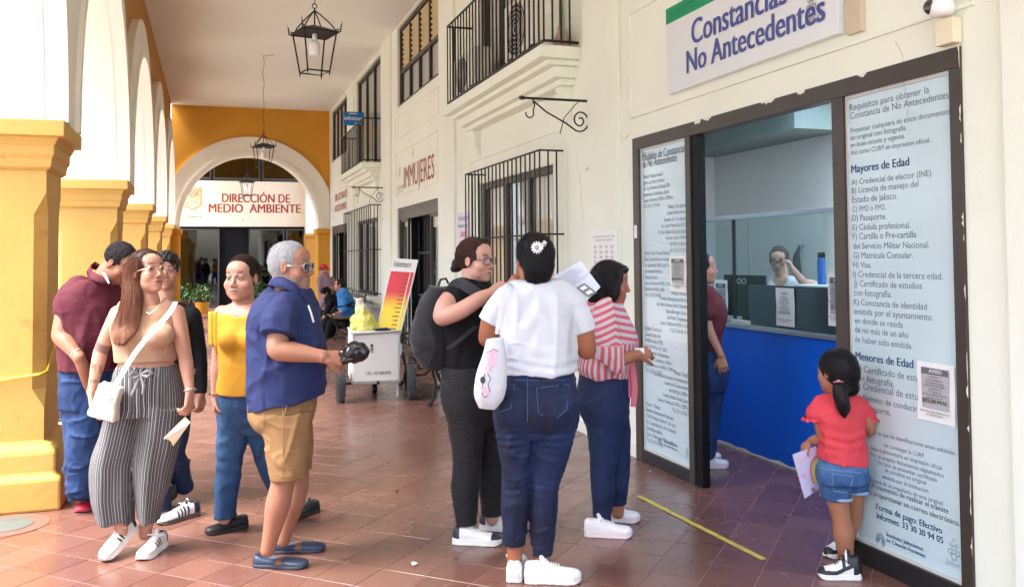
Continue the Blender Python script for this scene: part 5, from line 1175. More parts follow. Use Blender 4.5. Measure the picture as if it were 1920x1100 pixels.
def shoe(parent, key, heel, toe, side_up=None, lace=None, lift=0., label=None, upm=None, **kw):
    """heel and toe points on the sole line"""
    m1, m2, ml = shoe_mesh(key, **kw); heel = np.array(heel, float); f = nrm(np.array(toe, float)-heel); u = np.array([0, 0, 1.]) if side_up is None else nrm(side_up); sd_ = nrm(np.cross(u, f)); u = np.cross(f, sd_)
    T = Matrix(((f[0], sd_[0], u[0], heel[0]), (f[1], sd_[1], u[1], heel[1]), (f[2], sd_[2], u[2], heel[2]), (0, 0, 0, 1)))
    up_ = bpy.data.objects.new('shoe', m2); col.objects.link(up_); up_.parent = parent; up_.matrix_parent_inverse = Matrix.Translation(-wloc(parent)); up_.matrix_basis = T
    if not m2.materials: m2.materials.append(upm or m_shoe)
    so_ = bpy.data.objects.new('sole', m1); col.objects.link(so_); so_.parent = up_
    if not m1.materials: m1.materials.append(m_sole)
    if ml is not None:
        lo_ = bpy.data.objects.new('laces', ml); col.objects.link(lo_); lo_.parent = up_
        if not ml.materials: ml.materials.append(lace or mat('white_lace', s2l((228, 228, 224)), .8, .05))
    if label: up_['label'] = label
    return up_
def denim(name, rgb, fine=.16): return mat(name, rgb, .8, .16, 7, .35, 420, attr='Col', fine=fine, fscale=700, bdist=.002, folds=.5)
def denim_col(base, fade, fn=None, seed=0):
    b = np.array(s2l(base)); f = np.array(s2l(fade))
    def g(V):
        m = np.clip(.25+.35*vnoise(V, 7, (1, 1, .5), seed)+.15*vnoise(V, 30, (1, 1, 2), seed+2), 0, 1)
        if fn is not None: m = np.clip(m+fn(V), 0, 1)
        return b+(f-b)*m[:, None]
    return g
def seam(parent, pts, m, r=.0018, name='seam'): return MB().tube(pts, r, 4).build(name, m, parent)
def project(V, me_o, pts, off=.002): pass
def person(label, loc, group=None): return thing('person', label, 'person', tuple(loc), group)

def hair_strands(fld, H, parent, m, roots, flow, n=320, steps=14, ds=.011, r=.0007, seed=0, lift=.0022, name='hair_strands', jit=.25, fly=True):
    """thin strands combed over a hair volume; roots: local (centre, spread) boxes, flow(local points) -> local direction"""
    rg = np.random.RandomState(seed); L0 = np.array([rg.uniform(lo, hi) for lo, hi in [roots[i % len(roots)] for i in range(n)]]); P = H.c+(L0@H.ax)*H.s
    def dist(Q): return fld.points(Q).astype(float)
    def grad(Q):
        e = .004; g_ = np.stack([dist(Q+np.eye(3)[i]*e)-dist(Q-np.eye(3)[i]*e) for i in range(3)], 1); return g_/(np.linalg.norm(g_, axis=1, keepdims=True)+1e-9)
    for _ in range(3): g_ = grad(P); P = P-g_*(np.clip(dist(P), -.03, .03)-lift)[:, None]
    path = [P]; off = rg.normal(0, jit, (n, 3)); lf = lift+rg.uniform(-.001, .0016, n); wob = rg.uniform(.6, 1.4, n)
    for k in range(steps):
        Lc = H.loc(P); d = flow(Lc); d = d/(np.linalg.norm(d, axis=1, keepdims=True)+1e-9); d = (d@H.ax)+off*.35; g_ = grad(P); d = d-g_*(d*g_).sum(1, keepdims=True); d /= np.linalg.norm(d, axis=1, keepdims=True)+1e-9
        P = P+d*ds*H.s*wob[:, None]; P = P-g_*(np.clip(dist(P), -.02, .02)-lf)[:, None]; path.append(P)
    path = np.array(path); T = steps+1; V = np.zeros((n, T, 3, 3)); F_ = []
    tang = np.gradient(path, axis=0); tang /= np.linalg.norm(tang, axis=2, keepdims=True)+1e-9; u = np.cross(tang, [.3, .5, .8]); u /= np.linalg.norm(u, axis=2, keepdims=True)+1e-9; v = np.cross(tang, u)
    rad = r*np.sin(np.linspace(.35, 3.05, T))**.5; rad[-1] = r*.1
    for j in range(3): a = 2*math.pi*j/3; V[:, :, j] = np.transpose(path+(u*math.cos(a)+v*math.sin(a))*rad[:, None, None], (1, 0, 2))
    idx = np.arange(n*T*3).reshape(n, T, 3)
    Fq = np.stack([idx[:, :-1, :], np.roll(idx, -1, 2)[:, :-1, :], np.roll(idx, -1, 2)[:, 1:, :], idx[:, 1:, :]], -1).reshape(-1, 4)
    me = np_mesh(name, V.reshape(-1, 3), Fq); o = link_mesh(name, me, m, parent, 'stuff')
    if fly: hair_strands(fld, H, parent, m, roots, flow, n//5, steps, ds, r*.75, seed+77, lift+.0045, 'flyaway_strands', jit*3, False)
    return o
def back_flow(tx=0, ty=-.13, tz=-.02):
    def f(L): return np.array([tx, ty, tz])-L
    return f
ROOTS_BACK = [((-.05, .03, .08), (.05, .06, .11)), ((-.07, -.02, .04), (-.05, .05, .09)), ((.05, -.02, .04), (.07, .05, .09)), ((-.05, -.04, .11), (.05, .03, .13))]
import time as _t; _t0 = _t.time()
# ================================================================== woman in the beige top and striped trousers
g = Fig(4.68); W2 = person('woman in beige crop top and wide striped trousers carrying a cream bag', onz(250, 1040))
SK = s2l((214, 160, 134)); m_skinA = skin_mat('skin_light_tan', SK)
hd = Head(g(276, 510), facing(.80, .52, .16), 1.0)
F = Field(); hd.build(F, .98)
F.cap(hd.w(0, -.02, -.05), g(277, 566), .052, .054, .02); F.cap(g(277, 566), g(276, 585), .055, .07, .03)
sdx = facing(.97, -.25)      # her torso side axis, turned a little to the right
def st(g, px, py, a, b, dd=0., ax=None): return (g(px, py, dd), a, b, ax if ax is not None else sdx)
F.loft([st(g, 274, 575, .10, .07), st(g, 272, 592, .165, .085), st(g, 271, 625, .150, .095), st(g, 272, 665, .135, .095), st(g, 274, 685, .140, .10), st(g, 275, 730, .175, .115)], .03)
arm(F, g(222, 588), g(190, 655), g(172, 733, -.05), (.045, .036, .033, .023)); arm(F, g(330, 586, .02), g(347, 668, .0), g(356, 731, -.05), (.045, .036, .033, .023))
hand(F, g(171, 735, -.05), nrm(g(174, 790, -.08)-g(171, 735, -.05)), CR*.7+CA*.3, .98, (.18, .25, .3, .35), -1, thumb=(.8, .5, .3))
hand(F, g(356, 733, -.05), nrm(g(352, 800, -.08)-g(356, 733, -.05)), -CR*.9+CA*.2, .98, (.35, .5, .6, .6), 1, thumb=(.8, .35, .5))
leg(F, g(242, 765), g(215, 870), g(228, 995, -.02), (.07, .055, .05, .033)); leg(F, g(302, 765), g(290, 870, .05), g(272, 1000, .1), (.07, .055, .05, .033))
def tat(base):
    fn0 = hd.colour((186, 136, 114), (150, 72, 72), (70, 44, 36))
    band = [g(177, 645, -.03), g(203, 655, -.03)]
    def f(V):
        C = fn0(V); ax = nrm(g(188, 655)-g(221, 590)); h = (V-g(221, 590))@ax; L = np.linalg.norm(g(188, 655)-g(221, 590)); r = np.linalg.norm((V-g(221, 590))-h[:, None]*ax, axis=1)
        m = (h > L*.80) & (h < L*1.02) & (r < .07); C[m] = C[m]*.35+np.array(s2l((60, 64, 84)))*.5
        q = g(180, 700, -.06); d = np.linalg.norm(V-q, axis=1); m = (d < .05) & (vnoise(V, 90, (1, 1, .6), 4) > .28); C[m] = C[m]*.5; return C
    return f
hb = hd.c; obj_field('body', F, .0065, m_skinA, W2, [(hb-.14, hb+.14, .003), (g(171, 765, -.06)-.075, g(171, 765, -.06)+np.array([.075, .075, .09]), .0032), (g(354, 768, -.06)-.075, g(354, 768, -.06)+np.array([.075, .075, .09]), .0032)], tat(0))
hd.eyes(W2, gaze=(.25, .1)); hd.glasses(W2, mat('gold_wire', s2l((214, 180, 150)), .3, .05, metal=.8), 'round', th=.0016)
# long hair: reddish brown, falling behind her right shoulder
H = hd.hairfield(face=(.0, .108, -.015, .070, .080, .100), vol=1.02)
H.loft([(hd.w(.03, -.05, .03), .058, .060, CR), (hd.w(.055, -.045, -.05), .050, .050, CR), (g(248, 562, -.085), .050, .042, CR), (g(242, 590, -.11), .062, .034, CR), (g(235, 612, -.12), .070, .026, CR), (g(228, 630, -.15), .056, .014, CR), (g(222, 645, -.165), .03, .006, CR)], .02)
for i in range(0): f_ = i/8; H.poly([hd.w(-.03-.03*f_, -.03, -.05), g(252-14*f_, 580, -.09), g(262-44*f_+3*math.sin(i*3), 622+10*math.sin(i*2.1), -.155), g(259-50*f_, 640+9*math.sin(i*1.7), -.15)], [.02, .018, .010, .002], .012)
H.warp(lambda P: .0016*vnoise(P+np.array([1, 0, 0])*(P[..., 2:3]*.25), 130, (1, 1, .05), 2)+.0012*vnoise(P+np.array([1, 0, 0])*(P[..., 2:3]*.25), 260, (1, 1, .05), 3))
def hc(V):
    t = np.clip((hd.c[2]-.02-V[:, 2])/.28, 0, 1)[:, None]; n = vnoise(V, 160, (1, 1, .05), 6)[:, None]
    return np.array(s2l((58, 33, 29)))*(1-t)+np.array(s2l((122, 80, 60)))*t*(1+.35*n)+.02*n*np.array([1, .6, .5])
obj_field('hair', H, .0036, hair_mat('brown_red_hair', (1, 1, 1), .4, tip=True), W2, colfn=lambda V: np.clip(hc(V), .008, 1))
hair_strands(H, hd, W2, hair_mat('brown_red_strand', s2l((128, 82, 62)), .4), [((.05, -.09, -.05), (.10, .0, .0)), ((.05, -.06, .03), (.08, .03, .08)), ((.04, -.11, -.18), (.11, -.02, -.05))], lambda L: np.tile(np.array([.02, -.18, -1.]), (len(L), 1)), 420, 20, .012, .0008, 1)
hair_strands(H, hd, W2, hair_mat('dark_brown_strand', s2l((70, 44, 38)), .4), ROOTS_BACK, lambda L: np.array([-.06, -.06, -.10])-L, 260, 14, .011, .0008, 2)
# crop top
T = Field(); T.loft([st(g, 273, 580, .13, .075, 0), st(g, 272, 592, .150, .092, 0), st(g, 271, 622, .158, .108, -.005), st(g, 272, 650, .148, .110, -.005), st(g, 273, 674, .146, .108, 0)], .025)
for px in (244, 302): T.ell(g(px, 628, -.085), (.068, .055, .062), None, .035)
T.over(F, off=.012); T.cap(g(229, 572, 0), g(248, 562, .0), .022, .02, .03); T.cap(g(318, 572, 0), g(302, 561, 0), .022, .02, .03)
T.ell(g(278, 555, -.05), (.085, .10, .055), None, .012, 's'); T.ell(g(208, 598), (.05, .09, .07), None, .01, 's'); T.ell(g(346, 594), (.05, .09, .07), None, .01, 's')
T.cut(lambda P: g(272, 676)[2]-P[..., 2]); T.warp(wrinkle(.0022, 11, (1, 1, .6), 1))
m_beige = mat('beige_rib_knit', s2l((174, 138, 112)), .85, .04, 8, .2, 300, bdist=.002, folds=.25)
obj_field('crop_top', T, .005, m_beige, W2)
for x0 in (238, 308): seam(W2, [g(x0+(-6 if x0 < 270 else 6)*math.sin(i*.35), 600+i*7.2, -.158+.012*abs(i-4)*.5) for i in range(10)], m_beige, .0022)
# striped trousers
m_strp = bpy.data.materials.new('striped_cloth'); m_strp.use_nodes = True
def stripe_nodes(m, stops, rough=.85, freq=1., dist=.0):
    N = m.node_tree.nodes; L = m.node_tree.links; b = N['Principled BSDF']; b.inputs['Roughness'].default_value = rough
    a = N.new('ShaderNodeAttribute'); a.attribute_name = 'Stp'; sx = N.new('ShaderNodeSeparateColor'); L.new(a.outputs['Color'], sx.inputs[0])
    ml = N.new('ShaderNodeMath'); ml.operation = 'MULTIPLY'; ml.inputs[1].default_value = freq; L.new(sx.outputs[0], ml.inputs[0]); fr = N.new('ShaderNodeMath'); fr.operation = 'FRACT'; L.new(ml.outputs[0], fr.inputs[0])
    cr = N.new('ShaderNodeValToRGB'); cr.color_ramp.interpolation = 'CONSTANT'; e = cr.color_ramp.elements; e[0].position = 0; e[0].color = (*stops[0][1], 1); e[1].position = stops[1][0]; e[1].color = (*stops[1][1], 1)
    for p, c in stops[2:]: q = e.new(p); q.color = (*c, 1)
    L.new(fr.outputs[0], cr.inputs[0]); tc = N.new('ShaderNodeTexCoord'); n = N.new('ShaderNodeTexNoise'); n.inputs['Scale'].default_value = 400; L.new(tc.outputs['Object'], n.inputs['Vector'])
    mr = N.new('ShaderNodeMapRange'); mr.inputs['To Min'].default_value = .75; mr.inputs['To Max'].default_value = 1.25; L.new(n.outputs['Fac'], mr.inputs['Value']); vm = N.new('ShaderNodeVectorMath'); vm.operation = 'SCALE'; L.new(cr.outputs[0], vm.inputs[0]); L.new(mr.outputs[0], vm.inputs['Scale']); L.new(vm.outputs[0], b.inputs['Base Color'])
    bp = N.new('ShaderNodeBump'); bp.inputs['Strength'].default_value = .3; bp.inputs['Distance'].default_value = .002; L.new(n.outputs['Fac'], bp.inputs['Height']); L.new(bp.outputs[0], b.inputs['Normal'])
c1, c2, c3, c4 = s2l((74, 76, 80)), s2l((176, 174, 170)), s2l((46, 46, 50)), s2l((104, 106, 108))
stripe_nodes(m_strp, [(0, c1), (.16, c2), (.22, c3), (.40, c4), (.47, c3), (.60, c2), (.67, c1), (.80, c4), (.88, c3)], freq=30)
TR = Field(); TR.loft([st(g, 275, 684, .148, .108), st(g, 275, 704, .165, .118), st(g, 275, 740, .192, .128), st(g, 274, 775, .198, .125)], .02)
L1 = [(g(236, 760), .098, .11), (g(222, 820, -.01), .098, .105), (g(211, 870, -.01), .104, .105), (g(210, 930, -.01), .100, .105), (g(215, 978, 0), .092, .10)]
L2 = [(g(305, 760), .100, .11), (g(298, 820), .108, .105), (g(289, 870), .098, .10), (g(283, 930), .078, .09), (g(278, 982), .058, .075)]
for L_ in (L1, L2): TR.loft([(c, a, b, sdx) for c, a, b in L_], .018)
TR.cut(lambda P: P[..., 2]-g(275, 683)[2]); TR.cut(lambda P: (g(215, 976)[2]-P[..., 2])+.006*np.sin(60*(P[..., 0]+P[..., 1])))
def folds(P):
    u = (P-g(275, 800))@CR; z = P[..., 2]; a = np.clip((g(275, 730)[2]-z)/.5, 0.1, 1); return (.0075*a*np.sin(62*u+4*vnoise(P, 3, (1, 1, .3), 3)+1.2*np.sin(z*5)))+.004*vnoise(P, 22, (1, 1, .2), 5)+.003*np.sin(170*u)*(z > g(275, 702)[2])
TR.warp(folds)
def stp(V):
    out = np.zeros((len(V), 3)); z = V[:, 2]
    def axis(L_):
        zz = np.array([c[2] for c, _, _ in L_])[::-1]; xx = np.array([c for c, _, _ in L_])[::-1]; return np.stack([np.interp(z, zz, xx[:, i]) for i in range(3)], 1)
    A1, A2 = axis(L1), axis(L2); d1 = (V-A1)@CR; d2 = (V-A2)@CR; left = np.linalg.norm((V-A1)[:, :2], axis=1) < np.linalg.norm((V-A2)[:, :2], axis=1)
    c_ = np.where(left[:, None], A1, A2); hip = z > g(275, 765)[2]; 
    q = V-c_; ang = np.arctan2(q@CR, -(q@CA)); rad = np.where(left, .11, .10)
    out[:, 0] = (ang*rad+np.where(left, 0, .31))
    return out+5
obj_field('striped_trousers', TR, .0055, m_strp, W2, attrs={'Stp': stp})
# bow and waistband
for pts in ([g(262, 702, -.14), g(250, 697, -.16), g(243, 704, -.15), g(254, 708, -.16), g(262, 703, -.15)], [g(264, 702, -.14), g(276, 695, -.16), g(286, 699, -.15), g(276, 706, -.16), g(264, 703, -.15)]):
    MB().tube(pts, [.006, .01, .009, .009, .006], 7).build('bow_loop', mat('grey_stripe_tie', s2l((130, 130, 134)), .85, .3, 60), W2, smooth=60)
for pts in ([g(262, 704, -.15), g(256, 722, -.16), g(247, 741, -.155)], [g(264, 704, -.15), g(270, 722, -.16), g(268, 738, -.155)]): MB().tube(pts, [.006, .010, .008], 7).build('tie_end', MATS['grey_stripe_tie'], W2, smooth=60)
def sneakcol(panel, basec, toe=None, stripes=None, heelc=None):
    def f(V):
        u, v, z = V[:, 0], V[:, 1], V[:, 2]; C = np.tile(s2l(basec), (len(V), 1))
        if toe: C[(u > .78) & (z < .058)] = s2l(toe)
        if heelc: C[(u < .14) & (z > .03)] = s2l(heelc)
        if stripes:
            for k in range(3): C[(np.abs(v) > .45) & (np.abs(u-(.40+.085*k)-.9*(z-.05)) < .021) & (z > .035)] = s2l(stripes)
        return C
    return f
ka = dict(key='white_sneaker_stripes', L=.262, W=.046, style='sneaker', colfn=sneakcol(0, (226, 224, 218), (206, 202, 196), (28, 28, 34), (30, 30, 36)), sole_t=.028)
t1 = onz(193, 1055); t1[2] = .004; hl = g(238, 1003, .03); hl[2] = .085; hl = t1+nrm(hl-t1)*.262; shoe(W2, heel=hl, toe=t1, **ka)
t2 = onz(264, 1052); h2 = t2+nrm(np.array([*(CA*1.0+CR*.06)[:2], 0]))*.262; shoe(W2, heel=h2, toe=t2, **ka)
# watch and hoop bracelet
def bangle(parent, c, ax, r, th, m, name='bracelet', asp=1.):
    ax = nrm(ax); u = nrm(np.cross(ax, (.3, .2, .9))); v = np.cross(ax, u); MB().tube([c+u*r*math.cos(a)+v*r*asp*math.sin(a) for a in np.linspace(0, 2*math.pi, 21)], th, 6, cap=False).build(name, m, parent, smooth=60)
m_silver = mat('silver', s2l((214, 210, 204)), .3, .05, metal=.8)
bangle(W2, g(356, 731, -.05), g(356, 733, -.05)-g(349, 668), .030, .004, m_silver, 'wristwatch')
MB().tube([g(257, 569, -.062), g(266, 582, -.085), g(280, 588, -.095), g(296, 577, -.075), g(300, 566, -.04)], .0012, 5).build('necklace', MATS['gold_wire'], W2)
# bag and envelope
B = Field(); bc = g(201, 752, -.17); bx_ = nrm(g(214, 716, -.17)-g(192, 790, -.17)); by_ = nrm(np.cross(bx_, CA)); bz_ = np.cross(bx_, by_)
def bagf(P):
    q = P-bc; a, b, c = q@bx_, q@by_, q@bz_; d = np.stack([np.abs(a)-.075, np.abs(b)-.045-.015*(a < -.0)*np.clip(-a/.07, 0, 1), np.abs(c)-.022], -1); return np.linalg.norm(np.maximum(d, 0), axis=-1)+np.minimum(d.max(-1), 0)-.012
B._a(bagf, bc-.12, bc+.12, .0); B.warp(wrinkle(.003, 20, (1, 1, 1), 3))
BAG = thing('shoulder_bag', 'small cream leather shoulder bag hanging at the hip of the woman in beige', 'bag', tuple(bc)); m_cream = mat('cream_leather', s2l((222, 216, 200)), .4, .06, 9, .15, 120, spec=.5)
obj_field('bag_body', B, .004, m_cream, BAG)
pts = [g(329, 566, -.05), g(322, 580, -.10), g(306, 600, -.165), g(270, 640, -.2), g(246, 672, -.18), g(222, 712, -.185), g(212, 728, -.19)]
def ribbon(pts, w_, th, nrmv, name, m, parent, sub=4):
    pts = [np.array(p) for p in pts]; Q = []
    for i in range(len(pts)-1):
        p0, p1, p2, p3 = pts[max(i-1, 0)], pts[i], pts[i+1], pts[min(i+2, len(pts)-1)]
        for k in range(sub): t = k/sub; Q.append(.5*((2*p1)+(-p0+p2)*t+(2*p0-5*p1+4*p2-p3)*t*t+(-p0+3*p1-3*p2+p3)*t**3))
    Q.append(pts[-1]); V = []; n = len(Q)
    for i, p in enumerate(Q):
        t = nrm(Q[min(i+1, n-1)]-Q[max(i-1, 0)]); nv = nrmv(p) if callable(nrmv) else nrmv; s_ = nrm(np.cross(t, nv)); nn = nrm(np.cross(s_, t))
        V += [p+s_*w_/2+nn*th/2, p-s_*w_/2+nn*th/2, p-s_*w_/2-nn*th/2, p+s_*w_/2-nn*th/2]
    Fq = [(i*4+j, i*4+(j+1) % 4, (i+1)*4+(j+1) % 4, (i+1)*4+j) for i in range(n-1) for j in range(4)]+[(3, 2, 1, 0), tuple((n-1)*4+j for j in range(4))]
    return MB().add(V, Fq).build(name, m, parent, smooth=50)
ribbon(pts, .026, .003, -CA, 'strap', m_cream, BAG); MB().tube([g(268, 634, -.207), g(275, 630, -.207), g(272, 641, -.207), g(265, 644, -.207), g(268, 634, -.207)], .002, 5).build('buckle', m_silver, BAG)
for q in ([g(196, 722, -.2), g(190, 735, -.205), g(203, 748, -.21)], [g(212, 722, -.2), g(218, 735, -.2), g(206, 750, -.21)]): MB().tube(q, .004, 6).build('drawstring', m_cream, BAG, smooth=60)
m_kraft = mat('cream_paper', s2l((230, 208, 160)), .7, .04); e = [g(349, 782, -.08), g(341, 776, -.03), g(310, 812, -.03), g(307, 834, -.06), g(318, 832, -.09), g(326, 818, -.08), g(352, 790, -.08)]
ENV = thing('envelope', 'folded cream paper envelope held by the woman in beige', 'envelope', tuple(g(330, 805, -.06)))
A = []; Bq = []
ax_ = nrm(g(349, 779, 0)-g(312, 826, 0)); sd2 = nrm(np.cross(ax_, CA))
for i in range(15):
    a = math.pi*(i/14); A.append(g(352, 786, -.07)+CA*(-.012+.024*i/14)-sd2*.022*math.cos(a)); Bq.append(g(315, 829, -.07)-sd2*.030*math.cos(a)+CA*.02*math.cos(a)-ax_*.022*math.sin(a))
MB().strip(A, Bq).build('folded_sheet', m_kraft, ENV, smooth=80); MB().quad(A[0], A[14], Bq[14], Bq[0]).build('inner_sheet', mat('ivory_paper', s2l((238, 230, 204)), .7, .02), ENV)

# ================================================================== man in the maroon polo shirt
g = Fig(5.5); M1 = person('man in maroon polo shirt bending his head down beside the yellow pillar', onz(152, 955))
hd = Head(g(226, 492), facing(.70, .22, -.62), 1.02); m_skinB = skin_mat('skin_brown_tan', (1, 1, 1)); F = Field(); hd.build(F, 1.05, full=.006); sdx = facing(.60, -.80); col1 = (156, 106, 82)
F.cap(hd.w(0, -.03, -.03), g(188, 535), .062, .075, .03)
F.loft([st(g, 178, 530, .12, .09), st(g, 170, 560, .19, .12), st(g, 172, 620, .18, .15), st(g, 172, 690, .17, .15)], .03)
arm(F, g(130, 556, -.08), g(114, 628, -.17), g(148, 670, -.24), (.060, .052, .046, .032))
leg(F, g(150, 730), g(148, 840), g(150, 930), (.09, .06, .06, .04)); leg(F, g(190, 730, .1), g(190, 840, .1), g(188, 930, .12), (.09, .06, .06, .04))
F.poly([g(148, 670, -.24), g(156, 688, -.22), g(164, 712, -.16), g(168, 730, -.12)], [.032, .036, .034, .03])
obj_field('body', F, .007, m_skinB, M1, [(hd.c-.15, hd.c+.15, .0034), (g(158, 695, -.14)-.07, g(158, 695, -.14)+.07, .0036)], hd.colour(col1, (150, 90, 80), (40, 32, 28), scalp=lambda x, y, z: np.clip((z > .02)*(y < .05)*.75, 0, 1)))
H = hd.hairfield(face=(0, .13, .03, .085, .105, .14), vol=.995); H.cut(lambda P: -(hd.loc(P)[..., 2]+.025+.3*np.clip(-hd.loc(P)[..., 1]-.05, 0, 1)*-1)); H.warp(strands(hd, .0035, 170, (.5, .5, .5)))
obj_field('hair', H, .0042, hair_mat('short_black_hair', s2l((34, 31, 32)), .7), M1); hair_strands(H, hd, M1, hair_mat('short_black_strand', s2l((60, 56, 58)), .6), [((-.09, -.1, -.02), (.09, .05, .12))], lambda L: np.stack([.1*L[:, 0], .3+0*L[:, 1], -.8+0*L[:, 2]], 1), 900, 3, .006, .0007, 16, lift=.001)
T = Field(); T.loft([st(g, 180, 525, .11, .09), st(g, 172, 548, .195, .125), st(g, 172, 590, .205, .150), st(g, 172, 645, .20, .168), st(g, 171, 700, .19, .160)], .03)
T.over(F, off=.018); T.cut(lambda P: (g(119, 690)[2]-P[..., 2])); TSL = Field(); TSL.poly([g(148, 540, -.05), g(132, 558, -.08), g(118, 588, -.1)], [.080, .080, .074])
sa = nrm(g(116, 600, -.1)-g(136, 550, -.06)); TSL.cut(lambda P: (P-g(119, 582, -.1))@sa); TSL.warp(wrinkle(.005, 10, (1, 1, .6), 4)); T.warp(wrinkle(.007, 9, (1, 1, .6), 4)); T.warp(local_fold(g(145, 600), (.4, 0, .9), .005, 70, .14))
m_maroon = mat('maroon_pique', s2l((84, 18, 36)), .85, .06, 6, .3, 380, bdist=.002, folds=.5)
obj_field('polo_shirt', T, .0062, m_maroon, M1); obj_field('sleeve', TSL, .0062, m_maroon, M1)
def collar(parent, pts, w_, m, outv, name='collar'):
    pts = [np.array(p) for p in pts]; A = pts; Bq = [p-UPV*w_+outv(p)*w_*.6 for p in pts]; mb = MB().strip(A, Bq); o = mb.build(name, m, parent, smooth=60); sm = o.modifiers.new('thickness', 'SOLIDIFY'); sm.thickness = .004; return o
nk = g(190, 530); cpt = [g(172, 508, -.07), g(170, 496, .0), g(178, 490, .06), g(196, 500, .04), g(207, 525, -.04), g(200, 522, -.09), g(186, 515, -.11), g(172, 508, -.07)]
collar(M1, cpt, .045, m_maroon, lambda p: nrm((p-nk)*np.array([1, 1, 0])))
MB().quad(g(190, 510, -.14), g(198, 512, -.14), g(206, 530, -.14), g(203, 532, -.14)).build('collar_lining', mat('pale_blue_cloth', s2l((176, 190, 204)), .8, .05), M1)
MB().tube([g(100+3.7*i, 581-.35*i, -.19+.004*abs(i-5)) for i in range(11)], .0035, 5).build('sleeve_rib', m_maroon, M1)
bangle(M1, g(143, 663, -.23), g(148, 670, -.24)-g(114, 628, -.17), .036, .0025, MATS['cream_leather'])
def jeans(parent, name, fld, h, base, fade, fn=None, matname='mid_blue_denim', seed=0, **kw): return obj_field(name, fld, h, denim(matname, (1, 1, 1)), parent, colfn=denim_col(base, fade, fn, seed), **kw)
J = Field(); J.loft([st(g, 172, 686, .175, .135), st(g, 172, 720, .19, .14), st(g, 172, 760, .19, .13)], .02)
J.loft([(g(154, 740, -.06), .10, .11, sdx), (g(160, 800, -.06), .092, .10, sdx), (g(150, 850, -.06), .082, .095, sdx), (g(150, 925, -.04), .072, .082, sdx)], .02)
J.loft([(g(192, 740, .08), .10, .11, sdx), (g(196, 800, .08), .09, .10, sdx), (g(192, 850, .08), .082, .09, sdx), (g(188, 920, .1), .072, .08, sdx)], .02)
J.over(F, 'legs', .018); J.cut(lambda P: (.075-P[..., 2])); J.warp(wrinkle(.010, 9, (1, 1, 1.3), 7)); J.warp(local_fold(g(150, 900), (0, 0, 1), .006, 90, .12))
jeans(M1, 'jeans', J, .0065, (10, 38, 82), (38, 80, 132), None, 'mid_blue_denim', 3)
ks = dict(key='red_trainer', L=.29, W=.052, style='skate', colfn=lambda V: np.tile(s2l((206, 44, 70)), (len(V), 1)), solecol=(196, 70, 86), sole_t=.022)
t1 = onz(150, 962); shoe(M1, heel=t1+nrm(CA-CR*.1)*.29, toe=t1, lace=mat('red_lace', s2l((190, 40, 60)), .8, .05), **ks); t2 = onz(196, 945); shoe(M1, heel=t2+nrm(CA-CR*.3)*.29, toe=t2, lace=MATS['red_lace'], **ks)

# ================================================================== young man in black
g = Fig(5.5); M3 = person('young man in black long-sleeved top walking behind the woman in beige', onz(320, 960))
hd = Head(g(312, 507), facing(.28, .95, -.04), .98); F = Field(); hd.build(F, .95); sdx = facing(.98, -.1)
F.cap(hd.w(0, -.02, -.05), g(308, 570), .056, .06, .02); F.loft([st(g, 308, 575, .12, .08), st(g, 310, 595, .19, .10), st(g, 312, 680, .15, .10), st(g, 312, 730, .15, .1)], .03)
arm(F, g(358, 592), g(372, 668, .03), g(376, 738, .0), (.05, .042, .04, .027)); arm(F, g(260, 592), g(250, 670), g(252, 735), (.05, .042, .04, .027))
hand(F, g(376, 740), (0, 0, -1), -CR+CA*.4, .95, (.5, .6, .7, .7), 1)
leg(F, g(295, 740), g(292, 860), g(300, 955), (.08, .055, .055, .04)); leg(F, g(330, 740, .05), g(325, 850, .1), g(345, 910, .2), (.08, .055, .055, .04))
obj_field('body', F, .008, m_skinB, M3, [(hd.c-.14, hd.c+.14, .003), (g(376, 755)-.07, g(376, 755)+.07, .0038)], hd.colour((172, 124, 102), (170, 100, 92), (24, 20, 20), browth=.0042))
hd.eyes(M3)
H = hd.hairfield(face=(0, .112, -.03, .066, .078, .092), vol=1.0, back=(0, -.0, .052, .078, .095, .075)); H.cut(lambda P: -(hd.loc(P)[..., 2]+.012)); H.warp(strands(hd, .004, 110, (1, .3, .3)))
m_blackhair = hair_mat('black_hair', s2l((26, 23, 25)), .36); obj_field('hair', H, .004, m_blackhair, M3)
T = Field(); T.loft([st(g, 307, 568, .09, .075), st(g, 309, 585, .18, .11), st(g, 312, 640, .17, .12), st(g, 312, 700, .16, .115), st(g, 312, 730, .165, .115)], .03)
for a, b, c in ((g(358, 592), g(373, 668, .03), g(376, 734)), (g(260, 592), g(250, 670), g(252, 732))): T.chain([a, b, c], [.062, .05, .034], .02)
T.over(F, off=.014); T.cut(lambda P: g(376, 735)[2]-P[..., 2]); T.warp(wrinkle(.005, 11, (1, 1, .6), 2)); m_blk = mat('black_jersey', s2l((20, 20, 22)), .9, .1, 6, .2, 300, bdist=.002, folds=.5, spec=.25)
obj_field('black_top', T, .0075, m_blk, M3)
J = Field(); J.loft([st(g, 312, 722, .15, .11), st(g, 312, 770, .17, .12)], .02); J.chain([g(295, 760), g(292, 860), g(300, 955)], [.09, .07, .06], .02); J.chain([g(330, 760, .05), g(322, 850, .1), g(338, 905, .2)], [.09, .07, .058], .02); J.over(F, 'legs', .014); J.cut(lambda P: g(300, 958)[2]-P[..., 2]); J.warp(wrinkle(.006, 10, (1, 1, 1), 2))
jeans(M3, 'jeans', J, .008, (16, 32, 66), (40, 64, 104), None, 'dark_blue_denim')
kb = dict(key='navy_trainer', L=.28, W=.048, style='sneaker', colfn=sneakcol(0, (34, 48, 84), None, (228, 228, 226), (34, 48, 84)), solecol=(96, 88, 80), sole_t=.026)
